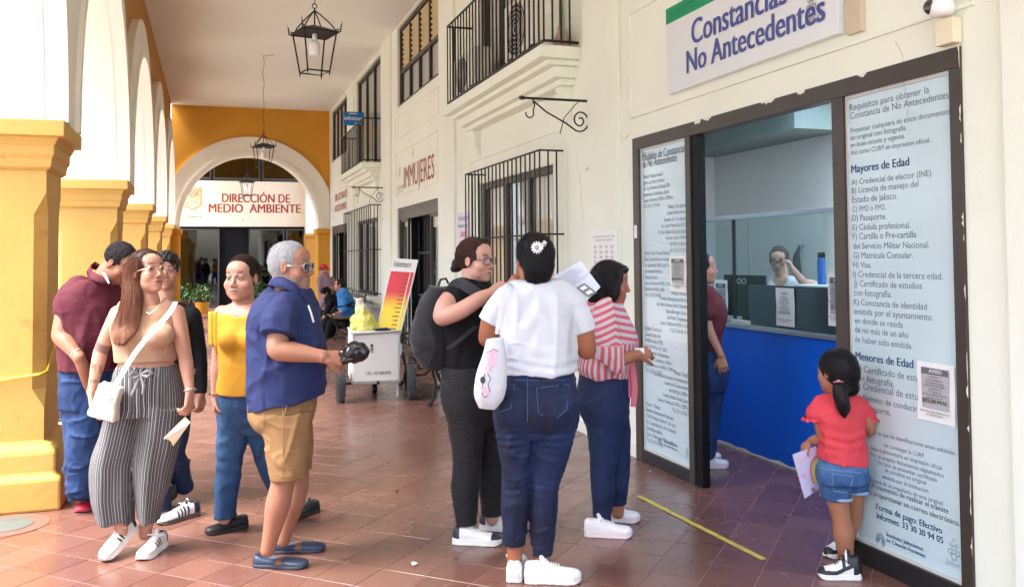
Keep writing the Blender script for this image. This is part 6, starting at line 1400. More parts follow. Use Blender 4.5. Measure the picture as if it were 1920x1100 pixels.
def navy(V):
    u, v, z = V[:, 0], V[:, 1], V[:, 2]; C = np.tile(s2l((230, 230, 228)), (len(V), 1)); C[(u > .3) & (u < .62) & (np.abs(((u-.3)*12) % 1-.5) < .28)] = s2l((26, 30, 48)); C[(u < .2)] = s2l((26, 34, 62)); return C
kb['colfn'] = navy
tt = onz(296, 985); shoe(M3, heel=tt+nrm(CA*.35+CR*.9)*.28*.6+CA*.17, toe=tt, **kb)
tt = g(322, 946, .12); tt[2] = .012; hh = g(352, 868, .2); hh = tt+nrm(hh-tt)*.28; shoe(M3, heel=hh, toe=tt, side_up=-CR+CA*.2+UPV*.4, **kb)
print('people A', round(_t.time()-_t0, 1))
# ================================================================== woman in the yellow top
g = Fig(5.05); W4 = person('woman in bright yellow off-shoulder top and blue jeans facing the viewer with a frown', onz(420, 990)); sdx = facing(.96, .28)
hd = Head(g(454, 522), facing(-.20, .975, .0), 1.08); F = Field(); hd.build(F, 1.14, full=.010)
F.cap(hd.w(0, -.02, -.05), g(456, 572), .055, .058, .02); F.loft([st(g, 457, 570, .09, .07), st(g, 458, 588, .175, .10), st(g, 459, 625, .155, .11), st(g, 460, 690, .14, .12), st(g, 462, 745, .165, .13)], .03)
arm(F, g(417, 588), g(410, 675), g(404, 742, -.03), (.048, .040, .037, .025)); arm(F, g(502, 588), g(510, 670), g(505, 735), (.05, .045, .042, .028)); hand(F, g(403, 742, -.03), (.05, 0, -1), CR+CA*.2, .95, (.35, .45, .5, .6), 1)
leg(F, g(440, 775), g(430, 870), g(421, 972), (.08, .055, .05, .036)); leg(F, g(484, 775, .05), g(505, 870, .1), g(543, 955, .2), (.08, .055, .05, .036))
obj_field('body', F, .007, m_skinA, W4, [(hd.c-.14, hd.c+.14, .0028), (g(403, 765)-.07, g(403, 765)+.07, .0034)], hd.colour((180, 132, 112), (134, 72, 66), (48, 32, 28), arch=.006))
hd.eyes(W4, gaze=(.0, .05))
H = hd.hairfield(face=(0, .107, -.036, .068, .080, .094), vol=1.0, back=(.0, -.04, .02, .075, .078, .078)); hd.ell(H, (0, -.125, .01), (.04, .035, .035), .02); H.cut(lambda P: -(hd.loc(P)[..., 2]+.055)+.0*P[..., 0]); H.warp(strands(hd, .0014, 190, (1, .12, .5)))
obj_field('hair', H, .0036, hair_mat('dark_brown_hair', s2l((44, 31, 28)), .42), W4); hair_strands(H, hd, W4, hair_mat('dark_brown_hair_strand', s2l((74, 54, 46)), .4), ROOTS_BACK, back_flow(0, -.14, .0), 380, 15, .011, .0007, 3)
MB().add(*sphere(hd.w(.078, .004, -.042), .006)).build('earring', mat('pearl', s2l((236, 224, 200)), .25, 0, coat=.5), W4, smooth=60); MB().tube([g(438, 597, -.105), g(437, 588, -.06), g(438, 578, -.0), g(440, 572, .05)], .005, 5).build('bra_strap', m_paper, W4)
T = Field(); T.loft([st(g, 458, 592, .185, .110), st(g, 459, 612, .178, .125), st(g, 459, 645, .165, .128), st(g, 460, 670, .155, .120), st(g, 461, 700, .158, .133), st(g, 461, 738, .168, .142)], .03)
T.over(F, off=.010); 
for px in (433, 477): T.ell(g(px, 636, -.105), (.075, .06, .065), None, .035)
for a, b in ((g(412, 590), g(411, 646)), (g(505, 590), g(508, 646))): T.poly([a, (a+b)/2+CR*-.002, b], [.060, .060, .056], .02)
T.cut(lambda P: P[..., 2]-(g(460, 592)[2]+.02*np.abs((P-g(460, 592))@CR)/.15+.004*np.sin(70*(P@CR)))); T.cut(lambda P: g(411, 736)[2]-P[..., 2]); T.cut(lambda P: np.where(np.abs((P-g(459, 640))@CR) > .155, g(411, 646)[2]-P[..., 2], -1.)); T.warp(wrinkle(.0028, 10, (1, 1, .8), 6)); T.warp(lambda P: .0035*np.sin(260*(P@CR)+0*P[..., 0])*((P-g(459, 640))@CR < -.13))
m_yel = mat('yellow_jersey', s2l((204, 148, 34)), .8, .05, 8, .15, 260, bdist=.002, folds=.1); obj_field('yellow_top', T, .0058, m_yel, W4)
J = Field(); J.loft([st(g, 461, 728, .160, .125), st(g, 461, 755, .178, .135), st(g, 461, 785, .165, .11), st(g, 461, 812, .12, .06)], .035)
J.poly([g(441, 770), g(436, 820), g(429, 870), g(424, 920), g(421, 966)], [.092, .082, .066, .060, .054], .015); J.poly([g(483, 770, .04), g(494, 820, .06), g(506, 870, .1), g(525, 915, .15), g(544, 952, .2)], [.092, .082, .066, .060, .054], .015)
J.over(F, 'legs', .010); J.cut(lambda P: np.where((P-g(470, 900))@CR < 0, g(421, 970)[2]-P[..., 2], g(544, 958, .2)[2]-P[..., 2])); J.warp(wrinkle(.004, 11, (1, 1, 1.4), 1)); J.warp(local_fold(g(430, 865), (0, 0, 1), .004, 85, .1))
jeans(W4, 'jeans', J, .0062, (20, 54, 98), (56, 98, 144), lambda V: .5*np.exp(-((V[:, 2]-g(440, 820)[2])/.15)**2), 'light_blue_denim', 1)
kf = dict(key='black_flat', L=.25, W=.046, style='skate', colfn=lambda V: np.tile(s2l((22, 22, 24)), (len(V), 1)), solecol=(34, 32, 32), sole_t=.02)
m_blace = mat('black_lace', s2l((26, 26, 28)), .8, .05); tt = onz(385, 1003); shoe(W4, heel=tt+nrm(CR*.75+CA*.66)*.25, toe=tt, lace=m_blace, **kf); tt = onz(538, 975); hh = tt+nrm(CR*.5+CA*.75)*.25; shoe(W4, heel=hh, toe=tt, lace=m_blace, **kf)
bangle(W4, g(403, 738, -.03), (0, 0, 1), .032, .0022, m_blk)

# ================================================================== older man in the blue shirt
g = Fig(4.52); M5 = person('older grey-haired man with sunglasses, blue shirt and khaki shorts, in profile', onz(535, 1050)); sdx = facing(.12, -.99); col5 = (158, 110, 88)
hd = Head(g(546, 499), facing(.985, .17, -.04), 1.06); F = Field(); hd.build(F, 1.10, 1.3, full=.004)
hd.ell(F, (0, .068, -.085), (.03, .022, .026), .02)
F.cap(hd.w(0, -.03, -.05), g(542, 552), .062, .068, .02); F.loft([st(g, 538, 552, .13, .10), st(g, 533, 575, .20, .13), st(g, 534, 640, .19, .16), st(g, 534, 720, .17, .16), st(g, 532, 770, .17, .15)], .03)
arm(F, g(526, 594, -.165), g(520, 655, -.245), g(604, 668, -.24), (.056, .049, .046, .031)); arm(F, g(543, 594, .165), g(552, 655, .22), g(612, 660, .08), (.056, .049, .046, .031))
hw = g(606, 668, -.24); hand(F, hw, nrm(g(650, 672, -.19)-hw), CA*.8-UPV*.6, 1.08, (.75, .8, .85, .9), -1, thumb=(.85, .45, .45))
hw2 = g(612, 662, .08); hand(F, hw2, nrm(g(650, 664, -.04)-hw2), -CA*.6-UPV*.6, 1.05, (.7, .75, .8, .85), 1)
leg(F, g(538, 800, -.09), g(530, 905, -.10), g(502, 1030, -.10), (.085, .058, .055, .036)); leg(F, g(545, 800, .09), g(558, 905, .1), g(531, 1012, .12), (.085, .058, .055, .036))
obj_field('body', F, .0062, m_skinB, M5, [(hd.c-.155, hd.c+.155, .003), (g(628, 668, -.22)-np.array([.08, .08, .07]), g(628, 668, -.22)+np.array([.08, .08, .07]), .0032)], hd.colour(col5, (150, 92, 82), (96, 90, 88), stubble=.85, scalp=lambda x, y, z: np.clip((z > .03-.35*y)*(z > -.04-.5*y)*.0, 0, 1)))
hd.eyes(M5)
H = hd.hairfield(face=(0, .126, -.01, .085, .090, .125), vol=.992, back=(0, -.03, .012, .0745, .084, .088)); H.cut(lambda P: (-(hd.loc(P)[..., 2]+.052+.4*np.clip(hd.loc(P)[..., 1]+.02, -.2, .1)*-1))); H.warp(strands(hd, .0016, 240, (.6, .6, .6)))
obj_field('hair', H, .0036, mat('grey_hair', s2l((138, 138, 140)), .6, .3, 40, .5, 200, fine=.3, fscale=240, bdist=.003), M5); hair_strands(H, hd, M5, mat('grey_strand', s2l((190, 190, 192)), .5, 0), [((-.09, -.1, -.05), (.09, .04, .12))], lambda L: np.stack([.1*L[:, 0], .2+0*L[:, 1], -.6+0*L[:, 2]], 1), 900, 3, .007, .0006, 6, lift=.001)
hd.glasses(M5, mat('silver_temple', s2l((150, 152, 156)), .3, .05, metal=.5), 'rect', glass_mat('dark_lens', (.05, .06, .07), .04, mx_=.25), th=.003)
T = Field(); T.loft([st(g, 537, 545, .14, .105), st(g, 534, 562, .205, .132), st(g, 533, 600, .215, .168), st(g, 539, 650, .212, .190), st(g, 539, 700, .21, .190), st(g, 538, 735, .208, .183), st(g, 537, 772, .206, .180)], .025)
TS = Field(); TS.poly([g(531, 582, -.14), g(524, 600, -.20), g(522, 640, -.24)], [.082, .080, .080]); TS2 = Field(); TS2.poly([g(538, 582, .14), g(540, 600, .20), g(545, 640, .225)], [.08, .078, .075])
T.over(F, off=.018); T.cut(lambda P: (g(470, 768)[2]+(.072)*np.clip((P-g(470, 768))@CR/.36, 0, 1)+.003*np.sin(30*(P@CR)))-P[..., 2]); sl = nrm(g(523, 632, -.235)-g(526, 590, -.18))
TS.cut(lambda P: (P-g(522, 627, -.235))@nrm(sl+CR*-.18)); TS2.cut(lambda P: (P-g(545, 628, .225))@sl); TS.warp(wrinkle(.006, 9, (1, 1, .6), 3)); TS2.warp(wrinkle(.004, 9, (1, 1, .6), 3)); T.warp(wrinkle(.009, 8.5, (1, 1, .5), 8)); T.warp(local_fold(g(508, 640, -.1), (.2, 0, .98), .006, 60, .16)); T.warp(lambda P: .004*np.sin(26*((P-g(533, 600))@CR)+9*P[..., 2]+3*vnoise(P, 5))*np.clip((g(533, 680)[2]-P[..., 2])/.15, 0, 1))
m_bshirt = mat('royal_blue_cotton', s2l((24, 38, 88)), .8, .08, 7, .25, 300, bdist=.002, folds=.5); obj_field('blue_shirt', T, .0055, m_bshirt, M5); obj_field('sleeve', TS, .0055, m_bshirt, M5); obj_field('sleeve', TS2, .007, m_bshirt, M5)
nk = g(545, 545); cp = [g(568, 548, -.07), g(552, 530, -.085), g(532, 519, -.08), g(516, 516, -.04), g(512, 516, .02), g(520, 518, .07), g(545, 528, .085), g(568, 545, .06), g(574, 549, .0)]
collar(M5, cp, .05, m_bshirt, lambda p: nrm((p-nk)*np.array([1, 1, 0]))); MB().tube([g(574, 556, -.03), g(586, 595, -.03), g(600, 650, -.03), g(598, 735, -.03)], .004, 5).build('placket', m_bshirt, M5); ribbon([g(578, 572, -.08), g(584, 590, -.085), g(588, 604, -.085)], .010, .002, -CA, 'folded_paper', m_paper, M5)
J = Field(); J.loft([st(g, 531, 742, .175, .165), st(g, 531, 772, .182, .158), st(g, 533, 792, .165, .135), st(g, 536, 812, .12, .09)], .03)
J.loft([(g(533, 775, -.09), .098, .135, sdx), (g(540, 830, -.10), .092, .108, sdx), (g(541, 895, -.105), .088, .088, sdx)], .012); J.loft([(g(536, 775, .09), .098, .13, sdx), (g(550, 830, .10), .09, .10, sdx), (g(556, 890, .105), .086, .082, sdx)], .012)
J.cut(lambda P: g(541, 893)[2]-P[..., 2]+.010*((P-g(541, 893))@CA > 0)); J.warp(wrinkle(.008, 9, (1, 1, .5), 12)); J.warp(local_fold(g(510, 800), (.5, 0, .85), .005, 60, .14))
m_khaki = mat('khaki_cotton', s2l((140, 106, 68)), .85, .07, 8, .25, 300, bdist=.002, folds=.5, fine=.06, fscale=500); obj_field('khaki_shorts', J, .0055, m_khaki, M5)
seam(M5, [g(529, 752, -.19), g(531, 800, -.205), g(531, 850, -.20), g(530, 890, -.198)], m_khaki, .0025); seam(M5, [g(540, 752, -.19), g(536, 768, -.2), g(529, 782, -.2)], m_khaki, .0025); ribbon([g(515, 886, -.19), g(530, 890, -.198), g(548, 889, -.19), g(558, 886, -.165)], .022, .002, -CA, 'shorts_hem', m_khaki, M5)
kl = dict(key='blue_loafer', L=.285, W=.05, style='loafer', colfn=lambda V: np.where(((V[:, 0] > .44) & (V[:, 0] < .56))[:, None], np.array(s2l((120, 82, 60))), np.array(s2l((42, 56, 80)))), solecol=(40, 48, 62), sole_t=.018)
tt = onz(578, 1063); shoe(M5, heel=tt-nrm(CR*.985-CA*.12)*.285, toe=tt, **kl); tt = onz(611, 1030); shoe(M5, heel=tt-nrm(CR*.97+CA*.12)*.285, toe=tt, **kl)
BB = Field(); BB.ell(g(664, 662, -.21), (.064, .05, .055), None, .02); BB.ell(g(678, 655, -.21), (.035, .035, .038), None, .02); BB.poly([g(638, 676, -.21), g(648, 668, -.21)], [.014, .03]); BB.ell(g(646, 676, -.2), (.035, .03, .018), None, .02); BB.warp(lambda P: .010*(1-2*np.abs(vnoise(P, 26, (1, 1, 1), 2)))+.004*vnoise(P, 60))
t = thing('plastic_bag', 'crumpled black plastic bag in the hands of the older man', 'bag', tuple(g(664, 662, -.21))); obj_field('bag_body', BB, .0042, mat('black_plastic_film', s2l((22, 22, 24)), .28, .1, spec=.6), t)

# ================================================================== woman with the black backpack
g = Fig(4.85); W6 = person('woman in all black with glasses and hair bun wearing a backpack', onz(900, 1020)); sdx = facing(.62, -.78); col6 = (192, 144, 126)
hd = Head(g(893, 488), facing(.84, .53, -.03), 1.0); F = Field(); hd.build(F, 1.05, .95, full=.006)
F.cap(hd.w(0, -.025, -.05), g(884, 535), .056, .062, .02); F.loft([st(g, 882, 538, .12, .085), st(g, 880, 560, .19, .115), st(g, 880, 610, .165, .125), st(g, 880, 665, .15, .12), st(g, 884, 715, .185, .15)], .03)
F.poly([g(851, 556, -.10), g(836, 575, -.17), g(830, 594, -.20), g(864, 582, -.24), g(899, 560, -.25), g(923, 548, -.24)], [.060, .056, .048, .045, .038, .026], .02); hw = g(923, 548, -.24); hand(F, hw, nrm(g(950, 530, -.2)-hw), CA*.5+UPV*-.5+CR*.3, .98, (.6, .7, .8, .8), 1)
arm(F, g(915, 560, .1), g(925, 620, .1), g(925, 560, -.05), (.055, .045, .042, .027))
leg(F, g(872, 770), g(876, 870), g(874, 995), (.08, .055, .05, .036)); leg(F, g(912, 770, .1), g(921, 865, .15), g(922, 972, .15), (.08, .055, .05, .036))
obj_field('body', F, .0062, m_skinA, W6, [(hd.c-.14, hd.c+.14, .0028), (g(938, 538, -.22)-.07, g(938, 538, -.22)+.07, .0034)], hd.colour(col6, (192, 110, 108), (70, 48, 42)))
hd.eyes(W6, gaze=(.1, 0)); hd.glasses(W6, mat('dark_brown_frame', s2l((48, 34, 34)), .3, .05), 'rect', th=.0022)
H = hd.hairfield(face=(0, .110, -.034, .067, .080, .096), vol=1.01); hd.ell(H, (0, -.125, -.03), (.036, .032, .036), .012); hd.ell(H, (.01, -.135, -.05), (.026, .026, .024), .008); H.cut(lambda P: -(hd.loc(P)[..., 2]+.068)); H.warp(strands(hd, .0024, 190, (1, .12, .5)))
obj_field('hair', H, .0036, hair_mat('brown_hair', s2l((46, 29, 27)), .36), W6); hair_strands(H, hd, W6, hair_mat('brown_hair_strand', s2l((84, 56, 48)), .36), ROOTS_BACK, back_flow(0, -.14, -.03), 380, 15, .011, .0007, 4)
T = Field(); T.loft([st(g, 883, 522, .062, .062), st(g, 882, 540, .11, .09), st(g, 881, 556, .180, .118), st(g, 880, 600, .175, .142), st(g, 880, 650, .158, .132), st(g, 881, 685, .165, .135)], .02)
T.poly([g(862, 548, -.06), g(852, 558, -.11)], [.075, .068], .03); T.poly([g(903, 548, .06), g(912, 562, .1)], [.07, .065], .03); T.over(F, off=.010); T.cut(lambda P: g(880, 684)[2]-P[..., 2]); T.warp(wrinkle(.003, 10, (1, 1, .8), 3))
obj_field('black_top', T, .0055, m_blk, W6)
J = Field(); J.loft([st(g, 881, 672, .160, .130), st(g, 884, 700, .182, .148), st(g, 886, 738, .19, .158), st(g, 888, 765, .178, .145), st(g, 890, 800, .13, .09)], .035)
J.poly([g(874, 750, -.05), g(875, 800, -.05), g(876, 868, -.04), g(871, 915, -.03), g(874, 985, -.02)], [.112, .098, .073, .074, .050], .015); J.poly([g(912, 750, .1), g(916, 800, .12), g(921, 865, .14), g(920, 905, .15), g(922, 960, .15)], [.108, .094, .070, .07, .050], .015)
J.over(F, 'legs', .010); J.warp(lambda P: .0028*np.sin(P[..., 2]*420)+.0018*np.sin(420*(P@CR))); J.warp(wrinkle(.003, 10, (1, 1, 1), 3)); J.cut(lambda P: g(874, 980)[2]-P[..., 2])
obj_field('black_trousers', J, .0045, mat('black_textured_knit', s2l((30, 30, 34)), .85, .1, 6, .3, 250, bdist=.002, folds=.45), W6)
kw6 = dict(key='white_black_sneaker', L=.27, W=.048, style='sneaker', colfn=lambda V: np.where((((V[:, 0] > .80) & (V[:, 2] < .058)) | ((V[:, 0] < .16) & (V[:, 2] > .02)))[:, None], np.array(s2l((44, 46, 56))), np.array(s2l((232, 232, 230)))), solecol=(236, 236, 234), sole_t=.034)
tt = onz(945, 1020); shoe(W6, heel=tt-nrm(CR*.97-CA*.1)*.28, toe=tt, **kw6); tt = onz(990, 996); shoe(W6, heel=tt-nrm(CR*.96-CA*.2)*.28, toe=tt, **kw6)
B = Field(); bc = g(826, 618, .02); B.loft([(g(838, 540, .0), .12, .055, sdx), (g(830, 570, .0), .155, .085, sdx), (g(820, 620, .0), .165, .105, sdx), (g(818, 660, .0), .150, .09, sdx), (g(826, 690, .0), .10, .06, sdx)], .03)
B.ell(g(797, 630, -.03), (.07, .10, .085), None, .04); B.warp(wrinkle(.009, 8, (1, 1, .8), 9)); B.warp(local_fold(g(820, 640), (.6, 0, .8), .006, 50, .2))
BP = thing('backpack', 'soft black backpack on the back of the woman in black', 'backpack', tuple(bc)); m_bpack = mat('black_canvas', s2l((32, 32, 38)), .8, .1, 6, .4, 300, sheen=.15, bdist=.003); obj_field('pack_body', B, .006, m_bpack, BP)
ribbon([g(845, 545, -.12), g(862, 531, -.15), g(880, 540, -.19), g(902, 556, -.2), g(915, 575, -.16)], .055, .012, -CA+UPV*.4, 'shoulder_strap', m_bpack, BP); ribbon([g(838, 655, -.12), g(858, 640, -.17), g(880, 622, -.17), g(905, 600, -.12)], .022, .004, -CA, 'lower_strap', m_bpack, BP); MB().tube([g(822, 536, -.02), g(826, 524, -.02), g(836, 522, -.02), g(841, 532, -.02)], .007, 6).build('grab_loop', m_bpack, BP, smooth=60)
ribbon([g(800, 585, -.12), g(795, 620, -.15), g(798, 655, -.12)], .012, .003, -CA, 'front_strap', m_bpack, BP)

# ================================================================== woman in the white T-shirt, seen from behind
g = Fig(4.28); W7 = person('woman in white T-shirt and dark jeans seen from behind, white flower in hair', onz(1000, 1085)); sdx = facing(-.98, .10); col7 = (156, 98, 70)
hd = Head(g(1000, 487), facing(-.36, -.92, .02), 1.04); F = Field(); hd.build(F)
F.cap(hd.w(0, -.02, -.05), g(1000, 545), .056, .062, .02); F.loft([st(g, 1004, 532, .12, .085), st(g, 1006, 562, .165, .10), st(g, 1008, 620, .155, .115), st(g, 1010, 680, .155, .115), st(g, 1008, 735, .18, .13)], .03)
F.poly([g(944, 568, .02), g(922, 600, .02), g(914, 634, .05), g(930, 600, .17), g(952, 545, .22)], [.052, .050, .044, .040, .028], .02); hw = g(952, 545, .22); hand(F, hw, nrm(g(975, 508, .20)-hw), CA*.3+CR*.8, .95, (.5, .6, .7, .8), 1)
F.poly([g(1070, 568, .02), g(1091, 615, .02), g(1100, 655, .04), g(1092, 645, .16), g(1080, 610, .28)], [.054, .054, .048, .042, .03], .02)
leg(F, g(965, 770), g(968, 890), g(965, 1050), (.08, .055, .05, .036)); leg(F, g(1045, 770), g(1022, 890), g(1016, 1060, .0), (.08, .055, .05, .036))
obj_field('body', F, .0062, m_skinB, W7, [(hd.c-.14, hd.c+.14, .0032), (g(965, 525, .21)-.07, g(965, 525, .21)+.07, .0034)], hd.colour(col7))
H = hd.hairfield(face=(0, .112, -.03, .070, .080, .100), vol=1.03); hd.ell(H, (-.01, -.085, -.03), (.068, .045, .06), .02); hd.ell(H, (-.01, -.07, -.075), (.055, .04, .035), .02); hd.ell(H, (.055, .02, .0), (.022, .03, .05), .02); H.cut(lambda P: -(hd.loc(P)[..., 2]+.112)); H.warp(strands(hd, .0018, 170, (.8, .5, .35)))
obj_field('hair', H, .0036, m_blackhair, W7); hair_strands(H, hd, W7, hair_mat('black_strand', s2l((40, 37, 39)), .34), [((-.07, -.06, .02), (.07, .06, .12)), ((-.07, -.1, -.02), (.07, -.06, .06))], lambda L: np.stack([-.4*L[:, 0], -.25-0*L[:, 1], -.9+0*L[:, 2]], 1)*(L[:, 1:2] < .0)+np.stack([-.2*L[:, 0], -1+0*L[:, 1], .1+0*L[:, 2]], 1)*(L[:, 1:2] >= .0), 520, 15, .012, .0008, 5)
t = thing('hair_clip', 'white daisy hair clip in the black hair of the woman from behind', 'hair clip', tuple(g(1010, 463, -.1)))
for cc, r, ax1 in ((g(1007, 464, -.125), .029, nrm(-CA+CR*.15)), (g(1021, 460, -.105), .024, nrm(-CA*.6+CR*.8))):
    u = nrm(np.cross(ax1, UPV)); v = np.cross(ax1, u)
    for i in range(13):
        a = 2*math.pi*i/13; d = u*math.cos(a)+v*math.sin(a); s_ = np.cross(ax1, d); P = [cc+d*r*.2, cc+d*r*.6+s_*r*.17+ax1*.002, cc+d*r+s_*r*.1, cc+d*r*1.05, cc+d*r-s_*r*.1, cc+d*r*.6-s_*r*.17+ax1*.002]
        MB().add(P, [tuple(range(6))]).build('petal', m_paper, t)
    MB().add(*sphere(cc+ax1*.003, .005)).build('petal_centre', m_silver, t, smooth=60)
T = Field(); T.loft([st(g, 1003, 524, .10, .07), st(g, 1004, 534, .15, .095), st(g, 1006, 556, .190, .112), st(g, 1008, 600, .186, .126), st(g, 1009, 650, .183, .132), st(g, 1011, 697, .178, .135)], .025)
T.poly([g(956, 556, .01), g(943, 566, .01)], [.058, .058], .04); T.poly([g(1058, 556, .01), g(1074, 570, .01)], [.06, .06], .04)
TS = Field(); TS.poly([g(950, 560, .01), g(934, 580, .01), g(914, 612, .02)], [.062, .064, .062]); TS2 = Field(); TS2.poly([g(1066, 562, .01), g(1083, 590, .01), g(1096, 630, .02)], [.064, .064, .060])
T.over(F, off=.016); T.ell(g(1000, 508, .02), (.070, .075, .045), None, .01, 's'); T.cut(lambda P: (g(1010, 698)[2]+.004*np.sin(25*(P@CR)))-P[..., 2])
sL = nrm(g(914, 602)-g(936, 556)); sR = nrm(g(1096, 620)-g(1080, 565)); TS.cut(lambda P: (P-g(914, 602))@sL); TS2.cut(lambda P: (P-g(1096, 621))@sR); TS.warp(wrinkle(.004, 9)); TS2.warp(wrinkle(.004, 9)); T.warp(wrinkle(.008, 8, (1, 1, .5), 14)); T.warp(lambda P: .006*np.sin(48*((P-g(1008, 640))@CR)*np.sign((P-g(1008, 640))@CR)+38*P[..., 2])*np.exp(-(((P-g(1008, 600))@CR/.13)**2+((P[..., 2]-g(1008, 585)[2])/.16)**2))); T.warp(lambda P: .004*np.sin(140*P[..., 2]+4*vnoise(P, 8))*np.exp(-((P[..., 2]-g(1008, 680)[2])/.035)**2))
m_wtee = mat('white_cotton', s2l((206, 209, 216)), .85, .03, 8, .15, 300, bdist=.002, folds=.45); obj_field('white_tshirt', T, .0055, m_wtee, W7); obj_field('sleeve', TS, .006, m_wtee, W7); obj_field('sleeve', TS2, .006, m_wtee, W7)
J = Field(); J.loft([st(g, 1012, 690, .165, .12), st(g, 1010, 715, .183, .132), st(g, 1007, 755, .200, .15), st(g, 1005, 785, .192, .14), st(g, 1003, 818, .14, .09)], .035)
for px in (965, 1045): J.ell(g(px, 765, -.07), (.095, .08, .09), None, .04)
J.poly([g(965, 780), g(969, 845, -.01), g(969, 905), g(966, 950, -.01), g(963, 1012)], [.106, .079, .060, .062, .044], .012); J.poly([g(1043, 780), g(1033, 845), g(1021, 915), g(1018, 960), g(1015, 1032)], [.108, .088, .064, .064, .047], .012)
J.over(F, 'legs', .008); J.warp(wrinkle(.0035, 12, (1, 1, 1.3), 5)); J.warp(lambda P: .0016*np.sin(170*P[..., 2]+5*vnoise(P, 6, (1, 1, 1), 2))*np.exp(-((P[..., 2]-g(1000, 815)[2])/.07)**2)); J.warp(lambda P: .0014*np.sin(190*P[..., 2]+5*vnoise(P, 6, (1, 1, 1), 4))*np.exp(-((P[..., 2]-g(1000, 905)[2])/.06)**2))
J.cut(lambda P: np.where((P-g(998, 1000))@CR < 0, g(963, 1020)[2]-P[..., 2], g(1015, 1039)[2]-P[..., 2]))
def fd7(V): 
    z = V[:, 2]; x = (V-g(1003, 800))@CR; return .35*np.exp(-((z-g(1000, 815)[2])/.035)**2)*(.5+.5*np.sin(170*z+5*vnoise(V, 6, (1, 1, 1), 2)))+.2*np.exp(-((z-g(1000, 905)[2])/.05)**2)*(.5+.5*np.sin(190*z+5*vnoise(V, 6, (1, 1, 1), 4)))-.12
jeans(W7, 'jeans', J, .0048, (5, 15, 46), (24, 56, 114), fd7, 'indigo_denim', 6)
m_st = mat('pale_denim_stitch', s2l((78, 100, 140)), .8, .05)
def bk(px, py): return g(px, py, 0)
def on_back(fld, pts, lift=.002):     # drop points onto a field surface along the camera axis
    out = []
    for px, py in pts:
        D0 = g.D; ds = np.arange(-.30, .15, .003); P = np.array([dep(px, py, D0+d) for d in ds])
        val = np.full(len(ds), .12)
        for fn, lo, hi, k, mode in fld.ops:
            if mode == 'u': val = np.minimum(val, fn(P))
        i = np.nonzero(val < .0)[0]; out.append(dep(px, py, D0+(ds[i[0]] if len(i) else 0)-lift-.004))
    return out
for nm, pts in (('back_pocket', [(930, 722), (965, 720), (958, 765), (935, 772)]), ('back_pocket', [(1006, 727), (1068, 720), (1062, 768), (1040, 787), (1010, 775)])):
    q = on_back(J, pts+[pts[0]]); dense = []
    for i in range(len(pts)):
        a, b = np.array(pts[i]), np.array((pts+[pts[0]])[i+1]); dense += [tuple(a+(b-a)*k/5) for k in range(5)]
    MB().tube(on_back(J, dense+[dense[0]]), .0016, 4).build(nm, m_st, W7)
MB().tube(on_back(J, [(989, 703+i*8) for i in range(12)]), .0016, 4).build('centre_seam', m_st, W7); MB().tube(on_back(J, [(948+i*12, 711+2*math.sin(i*.3)) for i in range(12)]), .0014, 4).build('yoke_seam', m_st, W7)
MB().tube(on_back(J, [(948+i*4.6, 1017) for i in range(7)]), .0014, 4).build('hem_stitch', m_st, W7); MB().tube(on_back(J, [(999+i*5.2, 1035) for i in range(7)]), .0014, 4).build('hem_stitch', m_st, W7)
kw7 = dict(key='chunky_white_sneaker', L=.27, W=.05, style='sneaker', colfn=lambda V: np.tile(s2l((230, 230, 228)), (len(V), 1)), solecol=(226, 224, 220), sole_t=.042)
hh = onz(963, 1093); shoe(W7, heel=hh, toe=hh+nrm(CA*.97+CR*.1)*.27, **kw7); tt = onz(1092, 1090); shoe(W7, heel=tt-nrm(CR*.93-CA*.02)*.275, toe=tt, **kw7)
# tote bag
TB = thing('tote_bag', 'white canvas tote bag with pink cartoon print hanging behind the white T-shirt', 'bag', tuple(g(922, 690, -.12)))
B = Field(); B.loft([(g(928, 626, -.16), .034, .03, CR), (g(928, 660, -.17), .052, .045, CR), (g(921, 710, -.17), .072, .05, CR), (g(917, 745, -.17), .066, .045, CR), (g(914, 765, -.17), .038, .02, CR)], .02); B.warp(wrinkle(.004, 10, (1, 1, .3), 6)); B.cut(lambda P: P[..., 2]-g(930, 628)[2]-.05*((P-g(930, 628))@CR))
obj_field('bag_body', B, .0045, m_wtee, TB)
ribbon([g(931, 626, -.19), g(936, 590, -.175), g(945, 560, -.15), g(952, 535, -.11), g(955, 528, -.03)], .016, .003, -CA, 'handle', m_wtee, TB); ribbon([g(938, 626, -.17), g(944, 590, -.16), g(952, 560, -.15), g(958, 538, -.11), g(960, 530, -.03)], .014, .003, -CA, 'handle', m_wtee, TB)
m_pinkp = mat('pink_print', s2l((232, 176, 196)), .7, .05); m_skp = mat('dark_print', s2l((66, 60, 70)), .7, .1)
for cx, cy, rx, ry in ((918, 668, 9, 7), (927, 662, 7, 8), (922, 678, 8, 7), (914, 690, 5, 9), (908, 728, 6, 5), (912, 738, 7, 4)):
    pts = on_back(B, [(cx+rx*math.cos(a), cy+ry*math.sin(a)) for a in np.linspace(0, 6.28, 14)[:-1]]); MB().add(pts+[on_back(B, [(cx, cy)])[0]], [(i, (i+1) % 13, 13) for i in range(13)]).build('printed_shape', m_pinkp, TB)
for pts in ([(909, 700), (906, 715), (903, 730)], [(914, 700), (920, 710), (915, 720), (919, 735)], [(903, 735), (909, 745), (914, 742)], [(911, 660), (918, 659), (925, 654), (934, 658)]): MB().tube(on_back(B, pts), .0018, 4).build('printed_line', m_skp, TB)
pts = on_back(B, [(905+5*math.cos(a), 712+7*math.sin(a)) for a in np.linspace(0, 6.28, 12)[:-1]]); MB().add(pts, [tuple(range(11))]).build('printed_shape', m_skp, TB)
